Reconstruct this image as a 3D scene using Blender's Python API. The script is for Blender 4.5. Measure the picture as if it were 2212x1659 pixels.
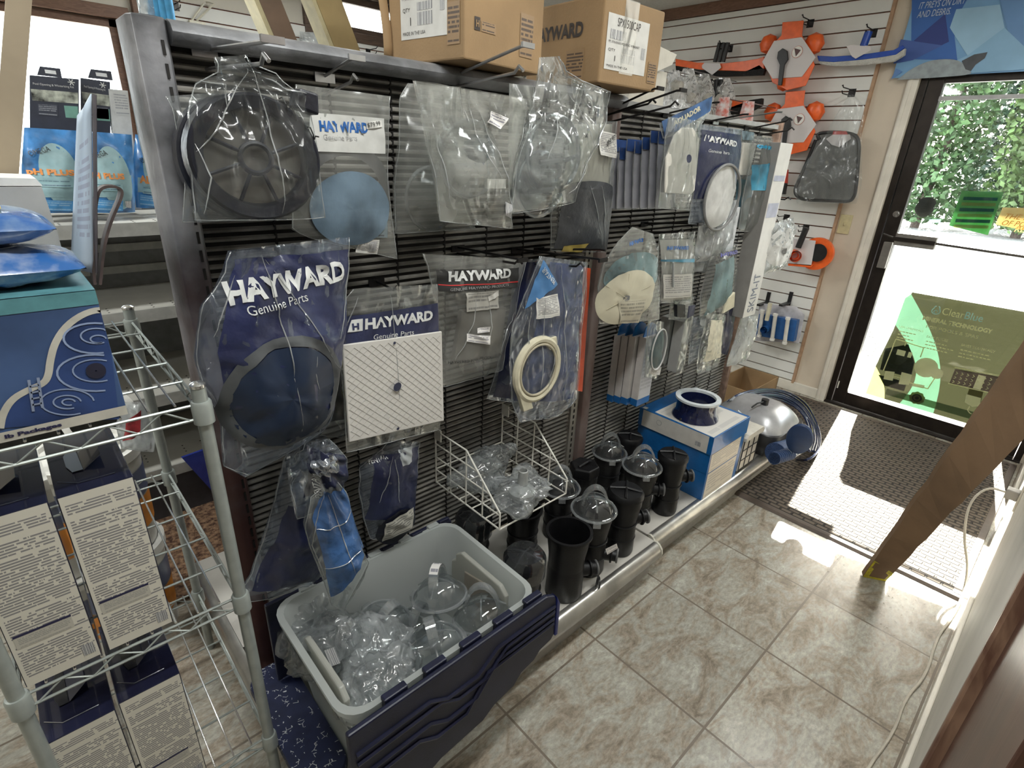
import bpy, bmesh, math, random
from mathutils import Vector, Matrix, noise
random.seed(7)
S = bpy.context.scene
for o in list(bpy.data.objects): bpy.data.objects.remove(o)
COL = S.collection
# ---------------------------------------------------------------- camera
PX, PY, FP = 1106.0, 829.5, 1164.817
RC = Matrix([[0.7364977, -0.6750919, 0.0426859], [-0.2375575, -0.3172179, -0.9181172], [0.6333542, 0.6660509, -0.3940034]])          # world -> camera (x right, y down, z forward)
CC = Vector([-0.74429, -0.74257, 1.48161])
cam = bpy.data.cameras.new('camera'); cam_o = bpy.data.objects.new('camera', cam); COL.objects.link(cam_o)
cam.sensor_fit = 'HORIZONTAL'; cam.sensor_width = 36.0; cam.lens = FP / 2212 * 36; cam.clip_start = .01; cam.clip_end = 200
m = Matrix.Identity(4)
for i in range(3):
    m[i][0] = RC[0][i]; m[i][1] = -RC[1][i]; m[i][2] = -RC[2][i]; m[i][3] = CC[i]
cam_o.matrix_world = m
S.camera = cam_o
# ---------------------------------------------------------------- light, exposure
S.view_settings.view_transform = 'Standard'; S.view_settings.look = 'None'
S.view_settings.exposure = .58; S.view_settings.gamma = 1.0; S.view_settings.use_curve_mapping = False
S.cycles.transparent_max_bounces = 32
S.cycles.max_bounces = 8
w = bpy.data.worlds.new('sky'); S.world = w; w.use_nodes = True
wn = w.node_tree.nodes; wl = w.node_tree.links
bg = wn['Background']; sky = wn.new('ShaderNodeTexSky'); sky.sky_type = 'NISHITA'; sky.sun_disc = False
sky.sun_elevation = math.radians(35); sky.sun_rotation = math.radians(80); sky.dust_density = 3; sky.air_density = 1.3
mixw = wn.new('ShaderNodeMix'); mixw.data_type = 'RGBA'; mixw.inputs[0].default_value = .62
wl.new(sky.outputs[0], mixw.inputs[6]); mixw.inputs[7].default_value = (9.0, 9.6, 10.4, 1)
wl.new(mixw.outputs[2], bg.inputs[0]); bg.inputs[1].default_value = .8
sun = bpy.data.lights.new('sun', 'SUN'); sun.energy = 48; sun.angle = .009; sun.color = (1, .95, .86)
sun_o = bpy.data.objects.new('sun', sun); COL.objects.link(sun_o); sun_o.location = (8, 1, 6)
sun_o.rotation_euler = Vector((-1.135, -.182, -.809)).to_track_quat('-Z', 'Y').to_euler()
FILL_W = (15, 9, 20, 20)   # watts of the four added ceiling fill lights
# ---------------------------------------------------------------- placing helpers
def ray(u, v): return RC.transposed() @ Vector(((u - PX) / FP, (v - PY) / FP, 1))
def on(ax, val, u, v):
    d = ray(u, v); return CC + d * ((val - CC[ax]) / d[ax])
def onX(x, u, v): return on(0, x, u, v)
def onY(y, u, v): return on(1, y, u, v)
def onZ(z, u, v): return on(2, z, u, v)
# ---------------------------------------------------------------- materials
MC = {}
def _n(nt, t, **k):
    n = nt.nodes.new(t)
    for a, b in k.items(): setattr(n, a, b)
    return n
def mat(name, col, rough=.5, metal=0., var=.06, scale=30, bump=0., bscale=60, coat=0., trans=0., spec=.5, dirt=None):
    if name in MC: return MC[name]
    m = bpy.data.materials.new(name); m.use_nodes = True; nt = m.node_tree; L = nt.links
    b = nt.nodes['Principled BSDF']; b.inputs['Roughness'].default_value = rough; b.inputs['Metallic'].default_value = metal
    b.inputs['Coat Weight'].default_value = coat; b.inputs['Transmission Weight'].default_value = trans
    b.inputs['Specular IOR Level'].default_value = spec
    tc = _n(nt, 'ShaderNodeTexCoord'); no = _n(nt, 'ShaderNodeTexNoise'); no.inputs['Scale'].default_value = scale; no.inputs['Detail'].default_value = 5
    L.new(tc.outputs['Object'], no.inputs['Vector'])
    mx = _n(nt, 'ShaderNodeMix', data_type='RGBA')
    c = Vector(col[:3]); d = c * (1 - var * 2.2) if dirt is None else Vector(dirt)
    mx.inputs[6].default_value = (*d, 1); mx.inputs[7].default_value = (*(c * (1 + var)), 1)
    cr = _n(nt, 'ShaderNodeMapRange'); cr.inputs[1].default_value = .35; cr.inputs[2].default_value = .62
    L.new(no.outputs['Fac'], cr.inputs[0]); L.new(cr.outputs[0], mx.inputs[0]); L.new(mx.outputs[2], b.inputs['Base Color'])
    if bump:
        n2 = _n(nt, 'ShaderNodeTexNoise'); n2.inputs['Scale'].default_value = bscale; n2.inputs['Detail'].default_value = 4
        L.new(tc.outputs['Object'], n2.inputs['Vector'])
        bp = _n(nt, 'ShaderNodeBump'); bp.inputs['Strength'].default_value = bump; bp.inputs['Distance'].default_value = .01
        L.new(n2.outputs['Fac'], bp.inputs['Height']); L.new(bp.outputs[0], b.inputs['Normal'])
    MC[name] = m; return m
def film(name, haze=.16, tint=(.93, .95, .95), hazecol=(.8, .82, .82), crink=.7, scale=14, gloss=.10, rough=.14):
    """thin clear plastic: mostly see-through, a little milky, glossy in its creases"""
    if name in MC: return MC[name]
    m = bpy.data.materials.new(name); m.use_nodes = True; nt = m.node_tree; L = nt.links
    nt.nodes.remove(nt.nodes['Principled BSDF']); out = nt.nodes['Material Output']
    tc = _n(nt, 'ShaderNodeTexCoord')
    mp = _n(nt, 'ShaderNodeMapping'); mp.inputs['Scale'].default_value = (1.6, 1.0, .8); mp.inputs['Rotation'].default_value = (.2, .5, .1)
    L.new(tc.outputs['Object'], mp.inputs[0])
    no = _n(nt, 'ShaderNodeTexNoise', noise_type='RIDGED_MULTIFRACTAL'); no.inputs['Scale'].default_value = scale; no.inputs['Detail'].default_value = 3
    no.inputs['Distortion'].default_value = .8
    L.new(mp.outputs[0], no.inputs['Vector'])
    bp = _n(nt, 'ShaderNodeBump'); bp.inputs['Strength'].default_value = crink; bp.inputs['Distance'].default_value = .03
    L.new(no.outputs['Fac'], bp.inputs['Height'])
    tr = _n(nt, 'ShaderNodeBsdfTransparent'); tr.inputs[0].default_value = (*tint, 1)
    df = _n(nt, 'ShaderNodeBsdfDiffuse'); df.inputs[0].default_value = (*hazecol, 1); L.new(bp.outputs[0], df.inputs['Normal'])
    tl = _n(nt, 'ShaderNodeBsdfTranslucent'); tl.inputs[0].default_value = (*hazecol, 1)
    md = _n(nt, 'ShaderNodeMixShader'); md.inputs[0].default_value = .4; L.new(df.outputs[0], md.inputs[1]); L.new(tl.outputs[0], md.inputs[2])
    m1 = _n(nt, 'ShaderNodeMixShader'); L.new(tr.outputs[0], m1.inputs[1]); L.new(md.outputs[0], m1.inputs[2])
    n2 = _n(nt, 'ShaderNodeTexNoise'); n2.inputs['Scale'].default_value = scale * .5; n2.inputs['Detail'].default_value = 4; L.new(tc.outputs['Object'], n2.inputs['Vector'])
    mr = _n(nt, 'ShaderNodeMapRange'); mr.inputs[1].default_value = .4; mr.inputs[2].default_value = .7; mr.inputs[3].default_value = haze * .55; mr.inputs[4].default_value = haze * 1.6
    cr_ = _n(nt, 'ShaderNodeMapRange'); cr_.inputs[1].default_value = .95; cr_.inputs[2].default_value = 1.5; cr_.inputs[3].default_value = 0; cr_.inputs[4].default_value = min(.5, haze * 1.6 * crink)  # whitened crease lines: highlights along the creases mixed into the haze
    L.new(no.outputs['Fac'], cr_.inputs[0]); L.new(n2.outputs['Fac'], mr.inputs[0]); ad_ = _n(nt, 'ShaderNodeMath', operation='ADD'); ad_.use_clamp = True
    L.new(mr.outputs[0], ad_.inputs[0]); L.new(cr_.outputs[0], ad_.inputs[1]); L.new(ad_.outputs[0], m1.inputs[0])
    gl = _n(nt, 'ShaderNodeBsdfGlossy'); gl.inputs['Roughness'].default_value = rough; L.new(bp.outputs[0], gl.inputs['Normal'])
    lw = _n(nt, 'ShaderNodeLayerWeight'); lw.inputs[0].default_value = .35; L.new(bp.outputs[0], lw.inputs['Normal'])
    ma = _n(nt, 'ShaderNodeMath', operation='MULTIPLY_ADD'); ma.inputs[1].default_value = .5; ma.inputs[2].default_value = gloss * .5
    L.new(lw.outputs['Fresnel'], ma.inputs[0])
    m2 = _n(nt, 'ShaderNodeMixShader'); L.new(ma.outputs[0], m2.inputs[0]); L.new(m1.outputs[0], m2.inputs[1]); L.new(gl.outputs[0], m2.inputs[2])
    L.new(m2.outputs[0], out.inputs[0]); MC[name] = m; return m
def printed(name, base, ink, rows=40, amount=.55, rough=.4, blocks=8, margin=.06):
    """paper with rows of tiny unreadable print (UV space)"""
    if name in MC: return MC[name]
    m = bpy.data.materials.new(name); m.use_nodes = True; nt = m.node_tree; L = nt.links
    b = nt.nodes['Principled BSDF']; b.inputs['Roughness'].default_value = rough
    tc = _n(nt, 'ShaderNodeTexCoord'); sp = _n(nt, 'ShaderNodeSeparateXYZ'); L.new(tc.outputs['UV'], sp.inputs[0])
    def M(op, a, b_=None, c=None):
        n = _n(nt, 'ShaderNodeMath', operation=op)
        for i, x in enumerate((a, b_, c)):
            if x is None: continue
            if isinstance(x, (int, float)): n.inputs[i].default_value = x
            else: L.new(x, n.inputs[i])
        return n.outputs[0]
    row = M('MULTIPLY', sp.outputs[1], rows); fr = M('FRACT', row); inrow = M('GREATER_THAN', fr, .45)
    rid = M('FLOOR', row)
    cv = _n(nt, 'ShaderNodeCombineXYZ'); L.new(M('MULTIPLY', sp.outputs[0], blocks * 7.), cv.inputs[0]); L.new(M('MULTIPLY', rid, 3.71), cv.inputs[1])
    no = _n(nt, 'ShaderNodeTexNoise'); no.inputs['Scale'].default_value = 1.0; no.inputs['Detail'].default_value = 2; L.new(cv.outputs[0], no.inputs['Vector'])
    word = M('GREATER_THAN', no.outputs['Fac'], .42)
    c2 = _n(nt, 'ShaderNodeCombineXYZ'); L.new(M('MULTIPLY', rid, .31), c2.inputs[1])
    n2 = _n(nt, 'ShaderNodeTexNoise'); n2.inputs['Scale'].default_value = 1.0; n2.inputs['Detail'].default_value = 1; L.new(c2.outputs[0], n2.inputs['Vector'])
    rowon = M('GREATER_THAN', n2.outputs['Fac'], .40)
    mar = M('MULTIPLY', M('MULTIPLY', M('GREATER_THAN', sp.outputs[0], margin), M('LESS_THAN', sp.outputs[0], M('ADD', M('MULTIPLY', n2.outputs['Fac'], .5), .95 - margin - .2))),
            M('MULTIPLY', M('GREATER_THAN', sp.outputs[1], margin), M('LESS_THAN', sp.outputs[1], 1 - margin)))
    f = M('MULTIPLY', M('MULTIPLY', M('MULTIPLY', inrow, word), M('MULTIPLY', rowon, mar)), amount)
    mx = _n(nt, 'ShaderNodeMix', data_type='RGBA'); mx.inputs[6].default_value = (*base, 1); mx.inputs[7].default_value = (*ink, 1)
    L.new(f, mx.inputs[0]); L.new(mx.outputs[2], b.inputs['Base Color']); MC[name] = m; return m
def barcode(name='barcode_print', dark=(.03, .03, .06)):
    if name in MC: return MC[name]
    m = bpy.data.materials.new(name); m.use_nodes = True; nt = m.node_tree; L = nt.links
    b = nt.nodes['Principled BSDF']; b.inputs['Roughness'].default_value = .4
    tc = _n(nt, 'ShaderNodeTexCoord'); sp = _n(nt, 'ShaderNodeSeparateXYZ'); L.new(tc.outputs['UV'], sp.inputs[0])
    cv = _n(nt, 'ShaderNodeCombineXYZ'); mu = _n(nt, 'ShaderNodeMath', operation='MULTIPLY'); mu.inputs[1].default_value = 26
    L.new(sp.outputs[0], mu.inputs[0]); L.new(mu.outputs[0], cv.inputs[0])
    wn_ = _n(nt, 'ShaderNodeTexNoise'); wn_.inputs['Scale'].default_value = 1.; L.new(cv.outputs[0], wn_.inputs['Vector'])
    g = _n(nt, 'ShaderNodeMath', operation='GREATER_THAN'); g.inputs[1].default_value = .5; L.new(wn_.outputs['Fac'], g.inputs[0])
    mx = _n(nt, 'ShaderNodeMix', data_type='RGBA'); mx.inputs[6].default_value = (*dark, 1); mx.inputs[7].default_value = (.75, .75, .73, 1)
    L.new(g.outputs[0], mx.inputs[0]); L.new(mx.outputs[2], b.inputs['Base Color']); MC[name] = m; return m
# ---------------------------------------------------------------- mesh helpers
OFF = {}
class MB:
    def __init__(s): s.v = []; s.f = []; s.m = []; s.uv = []; s.k = 0
    def face(s, ids, uv=None): s.f.append(tuple(ids)); s.m.append(s.k); s.uv.append(uv)
    def add(s, vs): n = len(s.v); s.v += [Vector(p) for p in vs]; return n
    def box(s, a, b, R=None, o=None):
        a, b = Vector(a), Vector(b)
        P = [Vector((x, y, z)) for x in (a.x, b.x) for y in (a.y, b.y) for z in (a.z, b.z)]
        if R is not None: P = [R @ p for p in P]
        if o is not None: P = [p + Vector(o) for p in P]
        n = s.add(P)
        for q in ((0, 1, 3, 2), (4, 6, 7, 5), (0, 4, 5, 1), (2, 3, 7, 6), (0, 2, 6, 4), (1, 5, 7, 3)):
            s.face([n + i for i in q], [(0, 0), (0, 1), (1, 1), (1, 0)])
        return s
    def tube(s, pts, r, n=8, closed=False):
        pts = [Vector(p) for p in pts]; N = len(pts); rr = r if isinstance(r, (list, tuple)) else [r] * N
        up = Vector((.13, .21, .97)); rings = []
        for i, p in enumerate(pts):
            t = (pts[(i + 1) % N] - pts[i - 1]) if closed else (pts[min(i + 1, N - 1)] - pts[max(i - 1, 0)])
            t.normalize(); a = t.cross(up)
            if a.length < .15: a = t.cross(Vector((1, .1, 0)))
            a.normalize(); b = t.cross(a)
            if i: # keep frames aligned
                pa = rings[-1][1]; a = (pa - t * pa.dot(t)).normalized(); b = t.cross(a)
            rings.append((s.add([p + (a * math.cos(k * 2 * math.pi / n) + b * math.sin(k * 2 * math.pi / n)) * rr[i] for k in range(n)]), a))
        R = range(N if closed else N - 1)
        for i in R:
            A = rings[i][0]; B = rings[(i + 1) % N][0]
            for k in range(n): s.face((A + k, A + (k + 1) % n, B + (k + 1) % n, B + k))
        if not closed:
            s.face([rings[0][0] + k for k in range(n)][::-1]); s.face([rings[-1][0] + k for k in range(n)])
        return s
    def cyl(s, p0, p1, r, n=16, r1=None): return s.tube([p0, p1], [r, r if r1 is None else r1], n)
    def lathe(s, prof, c=(0, 0, 0), n=32, R=None, cap0=True, cap1=True, a0=0., a1=2 * math.pi):
        c = Vector(c); full = abs(a1 - a0 - 2 * math.pi) < 1e-4; st = []
        m_ = n if full else n + 1
        for r, z in prof:
            ps = [Vector((r * math.cos(a0 + (a1 - a0) * k / n), r * math.sin(a0 + (a1 - a0) * k / n), z)) for k in range(m_)]
            if R is not None: ps = [R @ p for p in ps]
            st.append(s.add([p + c for p in ps]))
        for A, B in zip(st, st[1:]):
            for k in range(n if full else n):
                k2 = (k + 1) % m_
                s.face((A + k, A + k2, B + k2, B + k))
        if full:
            if cap0: s.face([st[0] + k for k in range(n)][::-1])
            if cap1: s.face([st[-1] + k for k in range(n)])
        return s
    def torus(s, c, R_, r, n=48, k=8, M=None, sy=1.):
        pts = []
        for i in range(n):
            a = 2 * math.pi * i / n; p = Vector((R_ * math.cos(a), 0, R_ * math.sin(a) * sy))
            if M is not None: p = M @ p
            pts.append(p + Vector(c))
        return s.tube(pts, r, k, True)
    def prism(s, poly, a, b, plane='xz'):
        """extrude a polygon; plane xz: poly=(x,z), from y=a to y=b; yz: along x; xy: along z"""
        def P(p, t): return (p[0], t, p[1]) if plane == 'xz' else ((t, p[0], p[1]) if plane == 'yz' else (p[0], p[1], t))
        n = len(poly); A = s.add([P(p, a) for p in poly]); B = s.add([P(p, b) for p in poly])
        s.face([A + i for i in range(n)]); s.face([B + i for i in range(n)][::-1])
        for i in range(n): s.face((A + i, B + i, B + (i + 1) % n, A + (i + 1) % n))
        return s
    def grid(s, fn, nu, nv, uvs=True):
        A = s.add([fn(i / nu, j / nv) for j in range(nv + 1) for i in range(nu + 1)])
        for j in range(nv):
            for i in range(nu):
                q = [A + j * (nu + 1) + i, A + j * (nu + 1) + i + 1, A + (j + 1) * (nu + 1) + i + 1, A + (j + 1) * (nu + 1) + i]
                s.face(q, [(i / nu, 1 - j / nv), ((i + 1) / nu, 1 - j / nv), ((i + 1) / nu, 1 - (j + 1) / nv), (i / nu, 1 - (j + 1) / nv)])
        return s
    def build(s, name, mats, parent=None, world=True, smooth=True, bevel=0., sharp=40, solid=0., sub=0):
        me = bpy.data.meshes.new(name)
        off = OFF.get(parent.name, Vector((0, 0, 0))) if (parent is not None and world) else Vector((0, 0, 0))
        me.from_pydata([tuple(p - off) for p in s.v], [], s.f)
        mats = mats if isinstance(mats, (list, tuple)) else [mats]
        for m_ in mats: me.materials.append(m_)
        for p, k in zip(me.polygons, s.m): p.material_index = k
        if any(u is not None for u in s.uv):
            ul = me.uv_layers.new(name='UVMap')
            for p, u in zip(me.polygons, s.uv):
                if u is None: continue
                for li, c in zip(p.loop_indices, u): ul.data[li].uv = c
        bm = bmesh.new(); bm.from_mesh(me); bmesh.ops.recalc_face_normals(bm, faces=bm.faces); bm.to_mesh(me); bm.free()
        if smooth:
            for p in me.polygons: p.use_smooth = True
            try: me.set_sharp_from_angle(angle=math.radians(sharp))
            except Exception: pass
        o = bpy.data.objects.new(name, me); COL.objects.link(o)
        if parent is not None: o.parent = parent; OFF[o.name] = off
        if bevel:
            b = o.modifiers.new('bevel', 'BEVEL'); b.width = bevel; b.segments = 2; b.limit_method = 'ANGLE'
        if solid:
            b = o.modifiers.new('solid', 'SOLIDIFY'); b.thickness = solid
        if sub:
            b = o.modifiers.new('sub', 'SUBSURF'); b.levels = sub; b.render_levels = sub
        return o
def thing(name, label, cat, loc=(0, 0, 0), rz=0., group=None):
    o = bpy.data.objects.new(name, None); COL.objects.link(o); o.empty_display_size = .05
    o.location = loc; o.rotation_euler = (0, 0, rz); o['label'] = label; o['category'] = cat
    if group: o['group'] = group
    OFF[o.name] = Vector(loc); return o
def tag(o, label, cat, group=None):
    o['label'] = label; o['category'] = cat
    if group: o['group'] = group
    return o
def struct(o): o['kind'] = 'structure'; return o
def simple(name, mb, m_, label, cat, group=None, **k):
    """a thing that is a single mesh, origin at its base"""
    lo = Vector((sum(p.x for p in mb.v) / len(mb.v), sum(p.y for p in mb.v) / len(mb.v), min(p.z for p in mb.v)))
    mb.v = [p - lo for p in mb.v]; o = mb.build(name, m_, None, **k); o.location = lo
    return tag(o, label, cat, group)
def text_mesh(name, s_, m_, parent, fn, width, height=None, bold=False, shear=0., depth=0., mirror=False, spacing=1.):
    """lettering as a mesh; fn maps flat (x, z) to local 3-D"""
    cu = bpy.data.curves.new(name, 'FONT'); cu.body = s_; cu.size = 1; cu.shear = shear; cu.resolution_u = 3; cu.space_character = spacing
    if bold: cu.offset = .045
    to = bpy.data.objects.new(name + '_t', cu); COL.objects.link(to)
    dg = bpy.context.evaluated_depsgraph_get(); me = bpy.data.meshes.new_from_object(to.evaluated_get(dg))
    bpy.data.objects.remove(to)
    if not me.vertices: return None
    x0 = min(v.co.x for v in me.vertices); x1 = max(v.co.x for v in me.vertices)
    y0 = min(v.co.y for v in me.vertices); y1 = max(v.co.y for v in me.vertices)
    sx = width / (x1 - x0); sy = height / (y1 - y0) if height else sx
    bm = bmesh.new(); bm.from_mesh(me)
    if width > .05:
        for _ in range(2): bmesh.ops.subdivide_edges(bm, edges=[e for e in bm.edges if e.calc_length() > .25], cuts=1)
    for v in bm.verts:
        x = (v.co.x - x0) * sx; z = (v.co.y - y0) * sy
        if mirror: x = width - x
        v.co = Vector(fn(x, z))
    bm.to_mesh(me); bm.free(); me.name = name; me.materials.clear(); me.materials.append(m_)
    o = bpy.data.objects.new(name, me); COL.objects.link(o); o.parent = parent
    if parent is not None: OFF[o.name] = OFF.get(parent.name, Vector((0, 0, 0)))
    return o
def wtext(name, s_, m_, parent, p0, ex, ez, width, height=None, **k):
    """lettering in world space: p0 lower left, ex/ez unit directions"""
    p0 = Vector(p0); ex = Vector(ex).normalized(); ez = Vector(ez).normalized(); off = OFF.get(parent.name, Vector((0, 0, 0)))
    return text_mesh(name, s_, m_, parent, lambda x, z: p0 + ex * x + ez * z - off, width, height, **k)
def quad(name, P, m_, parent, nx=1, ny=1):
    """flat patch through 4 world corners TL, TR, BR, BL"""
    P = [Vector(p) for p in P]; mb = MB()
    mb.grid(lambda s, t: (P[0] * (1 - s) + P[1] * s) * (1 - t) + (P[3] * (1 - s) + P[2] * s) * t, nx, ny)
    return mb.build(name, m_, parent)
# ---------------------------------------------------------------- hanging plastic bag on a vertical plane
BAGS = []
class Bag:
    def __init__(s, name, label, cat, yd, uc, vc, L, R, yaw=0., thick=.02, fm=None, crump=.003, group=None, env=None, nu=22, nv=28, hook=None, back=.35, film_name='bag_film', film_on=True, seed=0, folds=0.):
        BAGS.append(s); s.yaw = math.radians(yaw); s.O = onY(yd, uc, vc); s.e = Vector((math.cos(s.yaw), math.sin(s.yaw), 0)); s.n = Vector((-math.sin(s.yaw), math.cos(s.yaw), 0))
        s.root = thing(name, label, cat, s.O, s.yaw, group); OFF[s.root.name] = Vector((0, 0, 0))
        s.Lp = sorted([s.px(*p) for p in L], key=lambda p: -p[1]); s.Rp = sorted([s.px(*p) for p in R], key=lambda p: -p[1])
        s.thick = thick; s.crump = crump; s.env = env or [(0, .25), (.25, .8), (.6, 1), (.9, .8), (1, .15)]; s.back = back; s.seed = seed; s.folds = folds
        s.hk = s.px(*hook) if hook else ((s.Lp[0][0] + s.Rp[0][0]) / 2, max(s.Lp[0][1], s.Rp[0][1]))
        if film_on:
            mb = MB()
            def F(a, t): x, z = s.at(a, t); return (x, s.yf(a, t, x, z), z)
            def B(a, t): x, z = s.at(a, t); return (x, -s.yf(a, t, x * 1.1 + 3, z) * s.back + .001, z)
            mb.grid(F, nu, nv); mb.grid(lambda a, t: B(1 - a, t), nu, nv); mb.k = 1
            if film_name != 'pouch':
                for a in (.004, .996): mb.tube([Vector(F(a, k / 24)) for k in range(25)], .0009, 5)
                mb.tube([Vector(F(k / 16, .997)) for k in range(17)], .0008, 5)
            s.film = mb.build(film_name, [fm or film('clear_film'), film('edge_and_glint_film', haze=.42, crink=.4, gloss=.3, hazecol=(.75, .77, .78))], s.root, world=False, sharp=180)
    def px(s, u, v):
        d = ray(u, v); t = ((s.O - CC).dot(s.n)) / d.dot(s.n); P = CC + d * t - s.O
        return (P.dot(s.e), P.z)
    def side(s, Q, t):
        z0, z1 = Q[0][1], Q[-1][1]; z = z0 + (z1 - z0) * t
        for a, b in zip(Q, Q[1:]):
            if z >= b[1] - 1e-9:
                k = (a[1] - z) / max(1e-9, a[1] - b[1]); return (a[0] + (b[0] - a[0]) * k, z)
        return Q[-1]
    def at(s, a, t):
        l = s.side(s.Lp, t); r = s.side(s.Rp, t); return (l[0] + (r[0] - l[0]) * a, l[1] + (r[1] - l[1]) * a)
    def inv(s, x, z):
        a, t = .5, .5
        for _ in range(8):
            l = s.side(s.Lp, t); r = s.side(s.Rp, t); a = min(1, max(0, (x - l[0]) / (r[0] - l[0] if abs(r[0] - l[0]) > 1e-6 else 1e-6)))
            z0 = s.Lp[0][1] * (1 - a) + s.Rp[0][1] * a; z1 = s.Lp[-1][1] * (1 - a) + s.Rp[-1][1] * a
            t = min(1, max(0, (z0 - z) / (z0 - z1)))
        return a, t
    def yf(s, a, t, x, z):
        e = s.env[-1][1]
        for p, q in zip(s.env, s.env[1:]):
            if t <= q[0]: k = (t - p[0]) / max(1e-6, q[0] - p[0]); e = p[1] + (q[1] - p[1]) * k; break
        prof = max(0., math.sin(math.pi * min(1, max(0, a)))) ** .55
        n1 = noise.noise(Vector((x * 18, z * 11, s.seed * 7.3))); n2 = 1 - abs(noise.noise(Vector((x * 26 + z * 14, z * 20 - x * 9, s.seed * 3.1 + 5)))) * 2
        y = -s.thick * prof * e - s.crump * (n1 + n2 * .8) * min(1, prof * 2 + .3)
        if s.folds:
            dx, dz = x - s.hk[0], s.hk[1] - z; ang = math.atan2(dx, dz + .02); r = math.hypot(dx, dz)
            y -= s.folds * (abs(math.sin(ang * 9 + s.seed)) ** 3) * math.exp(-r * 6) * 1.2
        return y
    def front(s, x, z, off=.0012):
        a, t = s.inv(x, z); return (x, s.yf(a, t, x, z) - off, z)
    def patch(s, name, Q, m_, off=.0015, n=10, par=None):
        c = [s.px(*q) for q in Q]
        mb = MB()
        def F(a, t):
            x = (c[0][0] * (1 - a) + c[1][0] * a) * (1 - t) + (c[3][0] * (1 - a) + c[2][0] * a) * t
            z = (c[0][1] * (1 - a) + c[1][1] * a) * (1 - t) + (c[3][1] * (1 - a) + c[2][1] * a) * t
            return s.front(x, z, off)
        mb.grid(F, n, n); return mb.build(name, m_, par or s.root, world=False, sharp=180)
    def disc(s, name, u, v, ru, rv, m_, off=.0015, r0=0., n=40, par=None, a0=0., a1=2 * math.pi, rings=5):
        """round flat piece or ring lying behind / on the film; ru in px to the right, rv in px down"""
        c = s.px(u, v); rx = abs(s.px(u + ru, v)[0] - c[0]); rz = abs(s.px(u, v + rv)[1] - c[1]); mb = MB()
        def F(a, t):
            g = a0 + (a1 - a0) * a; k = r0 + (1 - r0) * t
            x = c[0] + rx * k * math.cos(g); z = c[1] + rz * k * math.sin(g); return s.front(x, z, off) if off is not None else (x, 0, z)
        mb.grid(F, n, rings); return mb.build(name, m_, par or s.root, world=False, sharp=180)
    def ring3d(s, name, u, v, ru, rv, r, m_, y=0., par=None, k=8):
        c = s.px(u, v); rx = abs(s.px(u + ru, v)[0] - c[0]); rz = abs(s.px(u, v + rv)[1] - c[1]); mb = MB()
        mb.tube([(c[0] + rx * math.cos(i * math.pi / 24), y, c[1] + rz * math.sin(i * math.pi / 24)) for i in range(48)], r, k, True)
        return mb.build(name, m_, par or s.root, world=False)
    def fold(s, *P, r=.0009, off=.0035):
        Q = [s.px(*p) for p in P]; pts = []
        for i, (p, q) in enumerate(zip(Q, Q[1:])):
            for k in range(8): t = k / 8; pts.append(Vector(s.front(p[0] + (q[0] - p[0]) * t, p[1] + (q[1] - p[1]) * t, off)))
        n = len(pts); return MB().tube(pts, [r * (.35 + math.sin(math.pi * (k + .5) / n)) for k in range(n)], 5).build('film_fold_glint', film('edge_and_glint_film'), s.root, world=False)  # pale tube laid along a fold, imitating its bright highlight
    def bar(s, name, a, b, r, m_, y=0., par=None, n=6):
        p, q = s.px(*a), s.px(*b); return MB().cyl((p[0], y, p[1]), (q[0], y, q[1]), r, n).build(name, m_, par or s.root, world=False)
    def slab(s, name, Q, y0, y1, m_, par=None, bevel=.002):
        c = [s.px(*q) for q in Q]; mb = MB(); mb.prism(c, y0, y1); return mb.build(name, m_, par or s.root, world=False, bevel=bevel, smooth=False)
    def text(s, str_, a, b, hpx, m_, off=.0028, name='lettering', par=None, **k):
        p, q = Vector(s.px(*a)), Vector(s.px(*b)); d = q - p; wd = d.length; d.normalize(); up = Vector((-d.y, d.x))
        h = abs(s.px(a[0], a[1] - hpx)[1] - p.y)
        return text_mesh(name, str_, m_, par or s.root, lambda x, z: s.front(p.x + d.x * x + up.x * z, p.y + d.y * x + up.y * z, off), wd, h, **k)
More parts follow.
